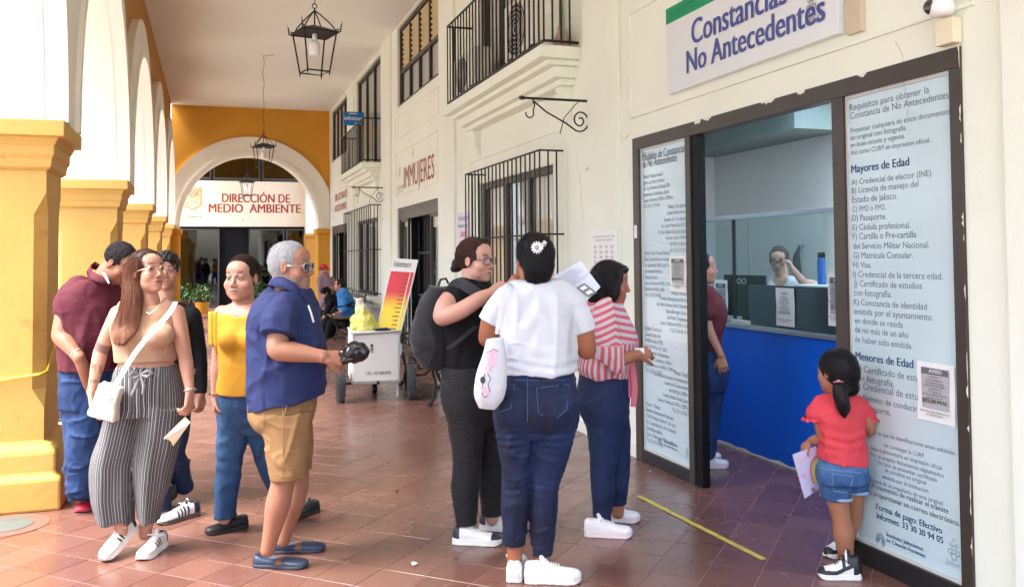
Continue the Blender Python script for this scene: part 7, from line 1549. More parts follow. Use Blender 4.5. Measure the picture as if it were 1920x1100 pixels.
# sheets of paper held beyond her shoulder
PP = thing('printed_papers', 'printed paper sheets held up beside the shoulder of the woman in white', 'papers', tuple(g(1078, 525, .2)))
q = [g(1036, 519, .2), g(1089, 489, .2), g(1126, 538, .16), g(1098, 566, .15)]
q = [np.array(a) for a in q]; 
for off in (0, .006):
    A = [q[0]+(q[3]-q[0])*t+CA*(off+.006*math.sin(3*t)) for t in np.linspace(0, 1, 6)]; Bq = [q[1]+(q[2]-q[1])*t+CA*(off+.006*math.sin(3*t)) for t in np.linspace(0, 1, 6)]; MB().strip(A, Bq).build('sheet', mat('pale_lilac_paper', s2l((216, 220, 236)), .7, .02), PP, smooth=70)
eu = nrm(q[1]-q[0]); ev = nrm(q[3]-q[0]); nb = -CA*.006; mb = MB(); rg = random.Random(3); Lu, Lv = np.linalg.norm(q[1]-q[0]), np.linalg.norm(q[3]-q[0])
for i in range(9): o_ = q[0]+ev*Lv*(.08+.045*i)+eu*Lu*.12+nb; w_ = Lu*rg.uniform(.4, .8); mb.quad(o_, o_+eu*w_, o_+eu*w_+ev*.0018, o_+ev*.0018)
for k in range(3):
    o_ = q[0]+ev*Lv*(.60+.0*k)+eu*Lu*(.2+.22*k)+nb; 
mb.build('print_lines', m_greyp, PP); mb = MB(); o_ = q[0]+ev*Lv*.55+eu*Lu*.18+nb*1.2; mb.quad(o_, o_+eu*Lu*.3, o_+eu*Lu*.3+ev*Lv*.38, o_+ev*Lv*.38); mb.build('print_block', m_greyp, PP); mb = MB()
for k in range(2): o2 = o_+eu*Lu*.06+ev*Lv*(.05+.17*k)+nb*.4; mb.quad(o2, o2+eu*Lu*.18, o2+eu*Lu*.18+ev*Lv*.1, o2+ev*Lv*.1); mb.build('print_window', m_paper, PP) if k else None
print('people B', round(_t.time()-_t0, 1))
# ================================================================== woman in the pink striped shirt
g = Fig(5.0); W8 = person('woman in pink and white striped shirt and dark jeans facing the text panel', onz(1150, 1000)); sdx = facing(.16, -.99); col8 = (158, 104, 80)
hd = Head(g(1146, 531), facing(.975, .12, -.12), 1.0); F = Field(); hd.build(F, 1.02)
F.cap(hd.w(0, -.03, -.05), g(1138, 578), .054, .058, .02); F.loft([st(g, 1134, 572, .10, .08), st(g, 1132, 595, .17, .115), st(g, 1136, 640, .16, .13), st(g, 1134, 700, .14, .12), st(g, 1134, 735, .155, .13)], .03)
F.poly([g(1140, 598, -.14), g(1146, 630, -.19), g(1150, 676, -.215), g(1172, 672, -.22), g(1196, 664, -.2)], [.052, .048, .042, .036, .026], .02); hw = g(1194, 665, -.2); hand(F, hw, nrm(g(1226, 656, -.15)-hw), CA*.8-UPV*.4, .95, (.5, .55, .6, .7), -1)
F.poly([g(1148, 592, .16), g(1160, 640, .18), g(1190, 672, .1)], [.05, .042, .028], .02)
leg(F, g(1133, 770, -.05), g(1130, 880, -.05), g(1130, 985, -.03), (.08, .055, .05, .036)); leg(F, g(1145, 770, .08), g(1158, 870, .1), g(1158, 960, .12), (.08, .055, .05, .036))
obj_field('body', F, .008, m_skinB, W8, [(hd.c-.14, hd.c+.14, .003), (g(1206, 661, -.18)-.075, g(1206, 661, -.18)+.075, .0034)], hd.colour(col8, (150, 84, 80), (40, 30, 28))); hd.eyes(W8, gaze=(0, -.2))
H = hd.hairfield(face=(0, .120, -.03, .066, .078, .115), vol=1.06, back=(0, -.035, -.01, .088, .092, .10)); hd.ell(H, (0, -.05, -.09), (.088, .075, .05), .03)
for q in (-1, 1): hd.ell(H, (q*.075, .015, -.03), (.022, .04, .07), .02)
hd.ell(H, (0, .055, .088), (.052, .035, .022), .02); H.cut(lambda P: -(hd.loc(P)[..., 2]+.125)+.006*np.sin(900*hd.loc(P)[..., 1])); H.warp(strands(hd, .0018, 150, (1, 1, .12)))
obj_field('hair', H, .0038, m_blackhair, W8); hair_strands(H, hd, W8, MATS['black_strand'], [((-.05, -.04, .10), (.05, .05, .13)), ((-.08, -.06, .02), (-.04, .04, .1)), ((.04, -.06, .02), (.08, .04, .1))], lambda L: np.stack([.5*L[:, 0], -.35+0*L[:, 1], -.9+0*L[:, 2]], 1), 460, 17, .012, .0008, 7)
T = Field(); T.loft([st(g, 1140, 566, .10, .075), st(g, 1135, 578, .165, .11), st(g, 1135, 600, .19, .145), st(g, 1143, 634, .185, .160), st(g, 1140, 665, .185, .150), st(g, 1131, 690, .190, .150), st(g, 1131, 704, .175, .135)], .025)
TS = Field(); TS.poly([g(1140, 585, -.13), g(1138, 612, -.18), g(1143, 655, -.215), g(1158, 678, -.22)], [.082, .085, .076, .062]); TS.cut(lambda P: (P-g(1168, 676, -.22))@nrm(CR+UPV*.15)); TS.warp(wrinkle(.007, 10, (1, 1, .6), 3))
TS2 = Field(); TS2.poly([g(1146, 590, .13), g(1156, 640, .18), g(1172, 668, .16)], [.08, .075, .06]); T.over(F, off=.014); T.cut(lambda P: g(1131, 703)[2]-P[..., 2]); T.warp(wrinkle(.006, 10, (1, 1, .5), 21)); T.warp(lambda P: .007*np.sin(36*((P-g(1130, 690))@CR))*np.clip((g(1130, 670)[2]-P[..., 2])/.08, 0, 1))
m_pst = bpy.data.materials.new('pink_stripe_cloth'); m_pst.use_nodes = True; stripe_nodes(m_pst, [(0, s2l((202, 92, 108))), (.5, s2l((196, 188, 192)))], freq=1.)
def stpT(V):
    q = V-g(1138, 640); ang = np.arctan2(q@CR, -(q@CA)); z = V[:, 2]; up_ = z > g(1138, 640)[2]; a = ang*.17/.034; b = (z+.25*np.abs(q@CR))/.037; o = np.zeros((len(V), 3)); o[:, 0] = np.where(up_, b, a)+40; return o
def stpS(V):
    q = V-g(1140, 600, -.18); z = V[:, 2]; low = z < g(1140, 640)[2]; o = np.zeros((len(V), 3)); o[:, 0] = np.where(low, (q@CR+.2*(q@CA))/.033, (z+.45*np.abs(q@CR-.03))/.037)+40; return o
obj_field('striped_shirt', T, .0055, m_pst, W8, attrs={'Stp': stpT}); obj_field('sleeve', TS, .0055, m_pst, W8, attrs={'Stp': stpS}); obj_field('sleeve', TS2, .008, m_pst, W8, attrs={'Stp': stpS})
cp = [g(1160, 580, -.05), g(1150, 574, -.075), g(1136, 566, -.08), g(1124, 566, -.03), g(1124, 567, .03), g(1140, 570, .08), g(1160, 579, .05)]; nk = g(1140, 585); m_pk = mat('pink_cloth', s2l((206, 110, 126)), .85, .1, 30); collar(W8, cp, .035, m_pk, lambda p: nrm((p-nk)*np.array([1, 1, 0])))
for k, pts in enumerate(([g(1184, 676, -.1), g(1188, 700, -.11), g(1190, 730, -.11), g(1187, 762, -.11)], [g(1184, 676, -.08), g(1183, 705, -.09), g(1184, 745, -.09)])): ribbon(pts, .032, .004, -CA+CR*.2*k, 'waist_tie', m_pk, W8)
J = Field(); J.loft([st(g, 1133, 692, .150, .135), st(g, 1132, 725, .17, .148), st(g, 1131, 758, .175, .148), st(g, 1136, 785, .155, .125), st(g, 1140, 812, .11, .08)], .035)
J.poly([g(1131, 775, -.05), g(1133, 830, -.05), g(1130, 885, -.045), g(1131, 930, -.04), g(1129, 972, -.03)], [.105, .084, .064, .056, .044], .012); J.poly([g(1146, 775, .07), g(1156, 820, .08), g(1160, 870, .1), g(1158, 910, .11), g(1157, 944, .12)], [.10, .08, .062, .055, .044], .012)
J.over(F, 'legs', .008); J.cut(lambda P: np.where((P-g(1144, 950))@CR < 0, g(1129, 975)[2]-P[..., 2], g(1157, 944, .12)[2]-P[..., 2])); J.warp(wrinkle(.003, 11, (1, 1, 1.2), 2)); jeans(W8, 'jeans', J, .0058, (6, 24, 60), (14, 46, 96), None, 'dark_jegging', 5); MATS['dark_jegging'].node_tree.nodes['Principled BSDF'].inputs['Roughness'].default_value = .75
MB().tube(on_back(J, [(1100, 745), (1105, 750), (1111, 749), (1117, 750), (1123, 743)]), .0014, 4).build('pocket_stitch', m_st, W8)
kw8 = dict(key='white_runner', L=.265, W=.048, style='sneaker', colfn=lambda V: np.tile(s2l((226, 222, 224)), (len(V), 1)), solecol=(222, 206, 208), sole_t=.038)
tt = onz(1186, 1006); shoe(W8, heel=tt-nrm(CR*.96-CA*.12)*.265, toe=tt, **kw8); tt = onz(1200, 978); shoe(W8, heel=tt-nrm(CR*.93-CA*.25)*.265, toe=tt, **kw8)
t = thing('folded_slip', 'small folded slip in the hands of the striped-shirt woman', 'paper', tuple(g(1198, 655, -.2))); MB().obox(g(1199, 657, -.2), (CR, CA, UPV), (.025, .004, .014)).build('slip', m_paper, t)

# ================================================================== little girl
g = Fig(4.37); K = person('little girl in coral top and denim shorts with a black ponytail', onz(1575, 1080)); sdx = facing(-.95, .34); colK = (166, 112, 86)
hd = Head(g(1566, 697), facing(-.52, -.80, .0), .90); F = Field(); hd.build(F)
F.cap(hd.w(0, -.02, -.05), g(1574, 745), .04, .042, .02); F.loft([st(g, 1576, 748, .075, .06), st(g, 1577, 765, .125, .075), st(g, 1578, 810, .105, .08), st(g, 1580, 870, .10, .08), st(g, 1581, 900, .105, .08)], .03)
F.poly([g(1541, 772, .0), g(1539, 795, -.01), g(1543, 818, .0), g(1530, 824, .04), g(1521, 826, .08)], [.034, .033, .030, .026, .020], .015); hw = g(1521, 826, .08); hand(F, hw, nrm(g(1508, 836, .09)-hw), CA*.3-UPV, .66, (.5, .6, .6, .6), 1)
F.poly([g(1611, 775, .0), g(1627, 795, .01), g(1630, 806, .03), g(1618, 815, .14)], [.034, .032, .029, .02], .015)
leg(F, g(1564, 905, 0), g(1578, 975, -.01), g(1590, 1062, -.01), (.056, .044, .044, .029)); leg(F, g(1600, 905, .05), g(1598, 970, .1), g(1574, 1040, .17), (.056, .044, .042, .028))
obj_field('body', F, .0055, m_skinB, K, [(hd.c-.13, hd.c+.13, .0034), (g(1515, 830, .09)-.05, g(1515, 830, .09)+.05, .003)], hd.colour(colK, (180, 100, 100), (30, 24, 22))); hd.eyes(K)
H = hd.hairfield(face=(0, .112, -.03, .068, .080, .100), vol=1.07); hd.ell(H, (0, -.06, -.02), (.078, .06, .075), .03); H.cut(lambda P: -(hd.loc(P)[..., 2]+.115))
H.poly([hd.w(0, -.10, -.075), g(1574, 728, -.125), g(1578, 748, -.13), g(1582, 765, -.125), g(1583, 780, -.12)], [.03, .032, .036, .030, .010], .012); H.warp(strands(hd, .0018, 150, (1, 1, .25)))
obj_field('hair', H, .0038, m_blackhair, K); hair_strands(H, hd, K, MATS['black_strand'], [((-.07, -.05, .03), (.07, .06, .12)), ((-.07, -.1, -.02), (.07, -.06, .05))], lambda L: np.array([0, -.115, -.085])-L, 420, 14, .011, .0008, 8)
hair_strands(H, hd, K, MATS['black_strand'], [((-.03, -.15, -.12), (.03, -.10, -.08))], lambda L: np.tile(np.array([.02, -.02, -1.]), (len(L), 1)), 160, 13, .011, .0008, 9); bangle(K, g(1572, 716, -.115), (.1, .2, 1), .022, .0035, m_pk, 'hair_tie'); MB().add(*sphere(g(1572, 713, -.145), .007, (1.4, 1, .6))).build('hair_bead', m_silver, K, smooth=60)
T = Field(); T.loft([st(g, 1576, 742, .075, .055), st(g, 1577, 753, .118, .075), st(g, 1577, 775, .125, .088), st(g, 1577, 815, .112, .095), st(g, 1580, 868, .122, .102)], .025)
for a, b in ((g(1541, 757, 0), g(1529, 776, -.0)), (g(1608, 757, .02), g(1623, 777, .03))):
    T.poly([a, b], [.042, .046], .02); MB().strip([b+nrm(b-a)*.02+CR*.045*math.cos(q)+CA*.05*math.sin(q)+UPV*.006*math.sin(9*q) for q in np.linspace(0, 6.28, 25)], [b+nrm(b-a)*.03-UPV*.004+CR*.052*math.cos(q)+CA*.057*math.sin(q)+UPV*.006*math.sin(9*q+1) for q in np.linspace(0, 6.28, 25)]).build('sleeve_frill', mat('coral_cotton', s2l((214, 66, 76)), .85, .06, 8, .15, 300, bdist=.002, folds=.45), K, smooth=80)
T.over(F, off=.012); T.cut(lambda P: g(1580, 864+0, 0)[2]+.018*((P-g(1580, 864))@CR)/.12*-1-P[..., 2]); T.warp(wrinkle(.006, 11, (1, 1, .6), 31)); T.warp(lambda P: .004*np.sin(120*P[..., 2]+30*((P-g(1577, 800))@CR)*.6+3*vnoise(P, 9))*np.exp(-((P[..., 2]-g(1577, 815)[2])/.06)**2)); obj_field('coral_top', T, .005, MATS['coral_cotton'], K)
J = Field(); J.loft([st(g, 1580, 858, .115, .095), st(g, 1580, 878, .125, .105), st(g, 1581, 900, .128, .105)], .02)
J.loft([(g(1562, 888, -.01), .068, .085, sdx), (g(1568, 934, -.01), .062, .066, sdx)], .012); J.loft([(g(1601, 888, .04), .066, .085, sdx), (g(1600, 922, .05), .060, .064, sdx)], .012); J.over(F, 'torso', .010); J.over(F, 'legs', .008); J.cut(lambda P: P[..., 2]-g(1580, 858)[2]); J.warp(wrinkle(.003, 14, (1, 1, 1), 3))
J.cut(lambda P: np.where((P-g(1586, 900))@CR < 0, g(1568, 934)[2]-P[..., 2], g(1600, 923)[2]-P[..., 2]))
jeans(K, 'denim_shorts', J, .0048, (30, 70, 124), (96, 136, 180), lambda V: .3*np.exp(-((V[:, 2]-g(1580, 872)[2])/.02)**2), 'washed_denim', 7)
m_lden = mat('rolled_denim_hem', s2l((140, 164, 190)), .85, .1, 60, .3, 300)
for c, ax_, rx, ry, nm in ((g(1568, 932, -.01), 0, .066, .070, 'rolled_hem'), (g(1600, 920, .05), 0, .064, .068, 'rolled_hem')): MB().tube([c+nrm(CR*.95-CA*.34)*rx*math.cos(q)+nrm(CA)*ry*math.sin(q)+UPV*.004 for q in np.linspace(0, 6.28, 25)], .008, 6).build(nm, m_lden, K, smooth=60)
dense = []; pts = [(1560, 888), (1600, 893), (1592, 923), (1564, 920)]
for i in range(4): a, b = np.array(pts[i]), np.array(pts[(i+1) % 4]); dense += [tuple(a+(b-a)*k/5) for k in range(5)]
MB().tube(on_back(J, dense+[dense[0]]), .0013, 4).build('back_pocket', m_lden, K); MB().tube(on_back(J, [(1538+i*7, 878+1.2*i*.6) for i in range(12)]), .0014, 4).build('yoke_seam', m_lden, K)
def dunk(V):
    u, v, z = V[:, 0], np.abs(V[:, 1]), V[:, 2]; C = np.tile(s2l((228, 228, 226)), (len(V), 1)); blk = ((u < .2) & (z < .09)) | ((u > .86)) | ((u > .60) & (z < .045)) | ((np.abs(z-.035-.09*(.6-u)) < .010) & (u < .65) & (v > .4)) | ((u < .34) & (z > .075)) | ((np.abs(u-.42) < .04) & (z > .05)); C[blk] = s2l((26, 28, 34)); return C
kk = dict(key='panda_trainer', L=.20, W=.04, style='high', colfn=dunk, solecol=(232, 232, 230), sole_t=.026, h=.0032)
tt = onz(1534, 1082); shoe(K, heel=tt+nrm(CR*.97-CA*.10)*.20, toe=tt, lace=m_blace, **kk); tt = onz(1548, 1046); shoe(K, heel=tt+nrm(CR*.85+CA*.5)*.20, toe=tt, lace=m_blace, **kk)
for c in (g(1591, 1058, -.01), g(1574, 1037, .17)): MB().lathe([(.032, -.03), (.033, 0), (.033, .012), (.030, .016)], 16, tuple(c)).build('sock', m_blk, K, smooth=50)
CARD = thing('greeting_card', 'pastel card with a rainbow held by the little girl', 'card', tuple(g(1512, 880, .05))); q = [g(1486, 852, .04), g(1530, 836, .06), g(1552, 905, .09), g(1509, 934, .07)]
cq = [np.array(a) for a in q]; nn_ = nrm(np.cross(cq[1]-cq[0], cq[3]-cq[0])); nn_ = nn_ if nn_@CA < 0 else -nn_
MB().quad(*cq).quad(*[a-nn_*.004 for a in cq][::-1]).build('sheet', mat('pastel_card', s2l((206, 200, 228)), .5, .06, 6), CARD)
def cuv(u, v, o=.002): return cq[0]+(cq[1]-cq[0])*u+(cq[3]-cq[0])*v+nn_*o
for i, c in enumerate(((214, 110, 120), (232, 190, 110), (226, 222, 140), (120, 176, 170), (96, 110, 180))):
    r = .52-.062*i; n = 22; A = [cuv(.98-r*math.cos(a)*1.0, .62-r*.85*math.sin(a)) for a in np.linspace(-.35, 1.5, n)]; Bq = [cuv(.98-(r-.055)*math.cos(a), .62-(r-.055)*.85*math.sin(a)) for a in np.linspace(-.35, 1.5, n)]; MB().strip(A, Bq).build('rainbow_band', mat('rainbow_%s' % 'abcde'[i], s2l(c), .6, 0), CARD)
mb = MB(); put_text(mb, 'Good', cuv(.12, .24), nrm(cq[1]-cq[0]+.35*(cq[0]-cq[3])*.4), nrm(cq[0]-cq[3]), size=.035); mb.build('lettering', m_pinkp, CARD)
for cx, cy in ((.2, .52), (.42, .88)):
    mb = MB()
    for k in range(5): a = k*1.256; c = cuv(cx+.05*math.cos(a), cy+.04*math.sin(a)); mb.add([c+nrm(cq[1]-cq[0])*.006*math.cos(b)+nrm(cq[3]-cq[0])*.006*math.sin(b) for b in np.linspace(0, 6.28, 8)[:-1]], [tuple(range(7))])
    mb.build('drawn_flower', m_pinkp if cx < .3 else m_greyp, CARD)

# ================================================================== woman at the counter, clerk
g = Fig(6.45); W10 = person('woman in dark red top standing inside at the counter', onz(1340, 880)); sdx = facing(.2, -.98)
hd = Head(g(1316, 503), facing(.98, .12, .05), 1.0); F = Field(); hd.build(F); F.cap(hd.w(0, -.03, -.05), g(1312, 545), .052, .055, .02)
F.loft([st(g, 1312, 548, .16, .10), st(g, 1322, 590, .16, .12), st(g, 1322, 660, .14, .12), st(g, 1326, 700, .16, .13)], .03); F.poly([g(1322, 558, -.14), g(1326, 610, -.17), g(1352, 666, -.19)], [.045, .038, .024]); hw = g(1352, 668, -.19); hand(F, hw, nrm(g(1358, 700, -.19)-hw), CR*.3+CA, .95, (.3, .4, .4, .4), -1)
leg(F, g(1330, 720), g(1328, 790), g(1326, 850)); obj_field('body', F, .0085, m_skinB, W10, [(hd.c-.14, hd.c+.14, .0036), (g(1356, 684, -.19)-.07, g(1356, 684, -.19)+.07, .004)], hd.colour((186, 132, 106), (160, 90, 84), (36, 28, 26))); hd.eyes(W10)
H = hd.hairfield(vol=1.03); H.poly([hd.w(0, -.1, .0), g(1296, 540), g(1296, 590)], [.05, .045, .02]); H.cut(lambda P: P[..., 2]*0-1); obj_field('hair', H, .006, m_blackhair, W10)
T = Field(); T.loft([st(g, 1314, 538, .11, .08), st(g, 1318, 552, .175, .115), st(g, 1326, 590, .17, .14), st(g, 1322, 640, .15, .12), st(g, 1322, 655, .155, .125)], .02); T.poly([g(1322, 556, -.13), g(1325, 585, -.165)], [.075, .066], .02); T.warp(wrinkle(.005, 10))
obj_field('red_top', T, .007, mat('dark_red_jersey', s2l((96, 28, 36)), .85, .1, 6, folds=.4), W10); J = Field(); J.loft([st(g, 1324, 650, .15, .125), st(g, 1330, 700, .17, .145), st(g, 1332, 730, .15, .12)], .03); J.poly([g(1332, 715), g(1330, 790), g(1328, 848)], [.11, .075, .055]); jeans(W10, 'jeans', J, .008, (20, 44, 84), (50, 84, 130), None, 'dark_blue_denim')
tt = onz(1366, 876); shoe(W10, heel=tt-nrm(CR*.99)*.265, toe=tt, **kw8); tt = onz(1352, 862); shoe(W10, heel=tt-nrm(CR*.98+CA*.1)*.265, toe=tt, **kw8); bangle(W10, g(1352, 667, -.19), g(1352, 668, -.19)-g(1326, 610, -.17), .028, .003, mat('red_band', s2l((170, 40, 50)), .6, 0))
g = Fig(7.6); CL = person('office clerk in white polo adjusting dark glasses behind the counter screen', (4.9, 6.6, 0)); hd = Head(g(1461, 488), facing(-.42, .88, -.15), 1.0); F = Field(); hd.build(F); sdx = facing(.95, .3); F.cap(hd.w(0, -.03, -.05), g(1466, 520), .052, .055, .02)
F.loft([st(g, 1470, 522, .10, .08), st(g, 1478, 545, .18, .11), st(g, 1480, 620, .16, .12)], .03); F.poly([g(1505, 540), g(1524, 536, -.1), g(1508, 530, -.2), g(1487, 506, -.24)], [.05, .042, .038, .026]); hw = g(1488, 508, -.24); hand(F, hw, nrm(g(1478, 484, -.22)-hw), -CR*.8+CA*.4, .95, (.5, .6, .6, .6), -1)
F.poly([g(1447, 545), g(1440, 590), g(1455, 615, -.2)], [.048, .04, .03]); obj_field('body', F, .009, m_skinB, CL, [(hd.c-.14, hd.c+.14, .0036), (g(1482, 494, -.23)-.07, g(1482, 494, -.23)+.07, .0042)], hd.colour((200, 150, 128), (160, 90, 88), (50, 38, 34))); hd.eyes(CL); hd.glasses(CL, m_blackmatt, 'rect', th=.0035)
H = hd.hairfield(vol=1.04, face=(0, .118, -.05, .066, .078, .092)); H.warp(strands(hd, .002, 150)); obj_field('hair', H, .0055, MATS['brown_hair'], CL); T = Field(); T.loft([st(g, 1469, 520, .10, .08), st(g, 1477, 536, .185, .12), st(g, 1480, 580, .18, .14), st(g, 1480, 620, .17, .14)], .02); T.poly([g(1503, 540), g(1520, 538, -.06)], [.07, .06], .02); T.warp(wrinkle(.006, 10)); T.ell(hd.w(0, .05, -.17), (.05, .08, .06), None, .01, 's'); obj_field('white_polo', T, .007, m_wtee, CL)

# ================================================================== far people by the wall
def small(label, D, head, hf, hcol, parts, torso, tcol, legs=None, lcol=None, arms=(), extra=None, sk=(190, 138, 112), group=None):
    g = Fig(D); o = person(label, (g(*head)[0], g(*head)[1], 0)); hd = Head(g(*head), facing(*hf), 1.0); F = Field(); hd.build(F); F.cap(hd.w(0, -.03, -.05), g(*torso[0][:2]), .05, .055, .02)
    for a in arms: F.poly([g(*p) for p in a], [.045, .038, .03][:len(a)], .015)
    F.loft([(g(*t_[:2]), t_[2], t_[3], sdx0) for t_ in torso], .03) if False else F.poly([g(*t_[:2]) for t_ in torso], [t_[2]*.6 for t_ in torso])
    if legs:
        for l in legs: F.poly([g(*p) for p in l], [.06]*len(l))
    obj_field('body', F, .012, m_skinB, o, [(hd.c-.14, hd.c+.14, .0065)], hd.colour(sk)); H = hd.hairfield(vol=1.03); H.cut(lambda P: -(hd.loc(P)[..., 2]+.06)); obj_field('hair', H, .008, m_blackhair, o)
    T = Field(); T.poly([g(*t_[:2]) for t_ in torso], [t_[2] for t_ in torso]); 
    for a in arms: T.poly([g(*p) for p in a[:2]], [.062, .055], .02)
    T.warp(wrinkle(.01, 8)); obj_field('top', T, .010, tcol, o)
    if legs:
        J = Field()
        for l in legs: J.poly([g(*p) for p in l], [.10, .08, .065][:len(l)], .02)
        J.warp(wrinkle(.008, 8)); obj_field('trousers', J, .011, lcol, o)
        for l in legs:
            f = g(*l[-1]); f[2] = .0; shoe(o, heel=f+CR*.05, toe=f-CR*.2, lace=m_blace, **kf)
    return o, hd
m_skyb = mat('sky_blue_cloth', s2l((52, 124, 186)), .85, .08, 6, folds=.4); m_floral = mat('mauve_print', s2l((150, 120, 128)), .85, .3, 60, fine=.3, fscale=90)
o, hd = small('man in sky blue shirt sitting on the far bench', 17.2, (637, 534), (-.95, .2), None, None, [(644, 552, .13), (650, 570, .17), (651, 590, .17), (651, 601, .15)], m_skyb, [((648, 604, -.1), (622, 604, -.1), (616, 630, -.1)), ((650, 602, .1), (628, 602, .12), (624, 624, .12))], m_blk, [((645, 560, -.18), (646, 580, -.22), (622, 592, -.22))])
ribbon([Fig(17.2)(640, 556, -.2), Fig(17.2)(650, 572, -.24), Fig(17.2)(662, 566, -.2)], .04, .01, -CA, 'bag_strap', m_blk, o)
o, hd = small('person in black with a knitted cap bending forward on the far bench', 17.9, (611, 549), (-.75, .3, -.5), None, None, [(620, 562, .13), (630, 575, .17), (634, 592, .17), (636, 602, .15)], m_blk, [((634, 604, -.05), (612, 602, -.05), (607, 622, -.05)), ((634, 604, .12), (614, 602, .14), (612, 622, .14))], m_blk, [((620, 568, -.16), (612, 588, -.18), (606, 596, -.15))])
Cf = Field(); hd.ell(Cf, (0, -.01, .045), (.085, .10, .08)); Cf.cut(lambda P: -(hd.loc(P)[..., 2]-.02)); obj_field('knitted_cap', Cf, .008, m_blk, o)
o, hd = small('woman with a red cap standing behind the far bench', 20.2, (607, 505), (.75, .5, -.3), None, None, [(608, 518, .12), (610, 532, .16), (611, 550, .15), (612, 575, .15)], m_floral, None, None, [((600, 524, -.12), (600, 542, -.16), (620, 540, -.2)), ((622, 524, .1), (628, 540, .05), (624, 540, -.1))])
Cf = Field(); hd.ell(Cf, (0, -.01, .045), (.085, .10, .085)); hd.ell(Cf, (0, .11, .05), (.065, .07, .012), .01); Cf.cut(lambda P: -(hd.loc(P)[..., 2]-.03)); obj_field('red_cap', Cf, .008, mat('red_cap_cloth', s2l((206, 34, 40)), .8, .05), o)
J = Field(); J.poly([Fig(20.2)(612, 572), Fig(20.2)(612, 590), Fig(20.2)(612, 612)], [.15, .13, .09]); obj_field('trousers', J, .012, m_blk, o)
print('people C', round(_t.time()-_t0, 1))
# ------------------------------------------------------------------ cast iron benches
def bench(label, x, y0, y1, legs_at=None):
    t = thing('park_bench', label, 'bench', (x, (y0+y1)/2, 0), 'cast iron benches along the wall'); m_wd = mat('dark_bench_wood', s2l((96, 74, 60)), .6, .2, 5, .2, 60, stretch=(12, 1, 12))
    for i in range(5): MB().box((x-.24+.095*i, y0, .41+.004*(i == 0)), (x-.165+.095*i, y1, .435)).build('seat_slat', m_wd, t, bevel=.004)
    for i in range(3): MB().obox((x+.27+.03*i, (y0+y1)/2, .55+.12*i), ((.2, 0, 1), (0, 1, 0), (1, 0, -.2)), (.042, (y1-y0)/2, .011)).build('back_slat', m_wd, t, bevel=.004)
    for y in (y0+.12, y1-.12):
        mb = MB(); k = .017
        mb.tube([(x-.26, y, .0), (x-.22, y, .06), (x-.18, y, .2), (x-.22, y, .36), (x-.26, y, .41)], [.03, k, k, k, k], 6); mb.tube([(x+.27, y, 0), (x+.22, y, .08), (x+.17, y, .22), (x+.22, y, .41), (x+.30, y, .6), (x+.36, y, .86)], [.03, k, k, k, k, k], 6)
        mb.tube([(x-.26, y, .40), (x+.22, y, .40)], k, 6); mb.tube([(x-.18, y, .2), (x-.05, y, .12), (x+.05, y, .12), (x+.17, y, .22)], .014, 6)
        for cx, cz, r in ((x-.1, .30, .06), (x+.08, .30, .06), (x, .22, .045)): mb.tube([(cx+r*(1-a/14)*math.cos(a), y, cz+r*(1-a/14)*math.sin(a)) for a in np.linspace(0, 9.4, 22)], .010, 5)
        mb.build('end_frame', m_black, t, smooth=50)
        mb = MB(); mb.tube([(x-.26, y, .41), (x-.30, y, .52), (x-.24, y, .62), (x-.05, y, .645), (x+.2, y, .63), (x+.31, y, .62)], .016, 6); mb.tube([(x-.2+.05*(1-a/12)*math.cos(a), y, .54+.05*(1-a/12)*math.sin(a)) for a in np.linspace(0, 9, 18)], .009, 5); mb.build('armrest', m_black, t, smooth=50)
    return t
bench('cast iron bench behind the woman with the backpack', 2.42, 9.0, 10.75); bench('far cast iron bench on which the men sit', 2.42, 16.7, 18.6)
# ------------------------------------------------------------------ vendor's cart
CT = thing('vendor_cart', 'white metal vendor cart on three black wheels', 'cart', (1.68, 9.75, 0)); c0 = np.array([1.695, 9.62]); rot = -.10
def cp_(x, y, z): return (c0[0]+x*math.cos(rot)-y*math.sin(rot), c0[1]+x*math.sin(rot)+y*math.cos(rot), z)
ax3 = ((math.cos(rot), math.sin(rot), 0), (-math.sin(rot), math.cos(rot), 0), (0, 0, 1))
m_cart = mat('white_cart_paint', s2l((218, 218, 214)), .45, .06, 4, .1, 30, dirt=(s2l((140, 134, 124)), 9, .62, .5))
MB().obox(cp_(0, .38, .455), ax3, (.265, .38, .275)).build('box', m_cart, CT, bevel=.025)
MB().obox(cp_(0, .38, .735), ax3, (.272, .39, .012)).build('lid', m_cart, CT, bevel=.006); MB().tube([cp_(-.24, -.01, .725), cp_(.285, -.015, .745)], .009, 6).build('top_rail', m_steel, CT); MB().tube([cp_(-.24, -.012, .725), cp_(-.24, -.012, .66)], .006, 5).build('rail_drop', m_steel, CT)
MB().obox(cp_(0, -.012, .205), ax3, (.26, .012, .016)).build('lower_rim', mat('worn_steel', s2l((150, 150, 148)), .5, .3, 20), CT, bevel=.003); MB().obox(cp_(.262, -.012, .55), ax3, (.016, .014, .06)).build('hinge', m_steel, CT, bevel=.003); MB().obox(cp_(.02, -.02, .2), ax3, (.014, .008, .02)).build('latch', m_dark, CT)
MB().tube([cp_(-.38, .06, .19), cp_(.38, .06, .19)], .014, 8).build('axle', m_black, CT)
mb = MB(); rd_ = ax3[0]; o_ = cp_(-.11, -.004, .285); put_text(mb, 'CEL. 3313842905', o_, rd_, UP, width=.27, size=.048); mb.build('painted_number', m_dark, CT)
mb = MB(); mb.add(*sphere(cp_(-.045, -.003, .60), .016, (1, .2, 1.0), 10)); mb.build('stencil_head', m_dark, CT); mb = MB(); mb.obox(cp_(-.045, -.002, .565), ax3, (.016, .002, .018)); mb.obox(cp_(-.052, -.002, .535), ax3, (.005, .002, .014)); mb.obox(cp_(-.038, -.002, .535), ax3, (.005, .002, .014)); mb.build('stencil_body', m_greyp, CT)
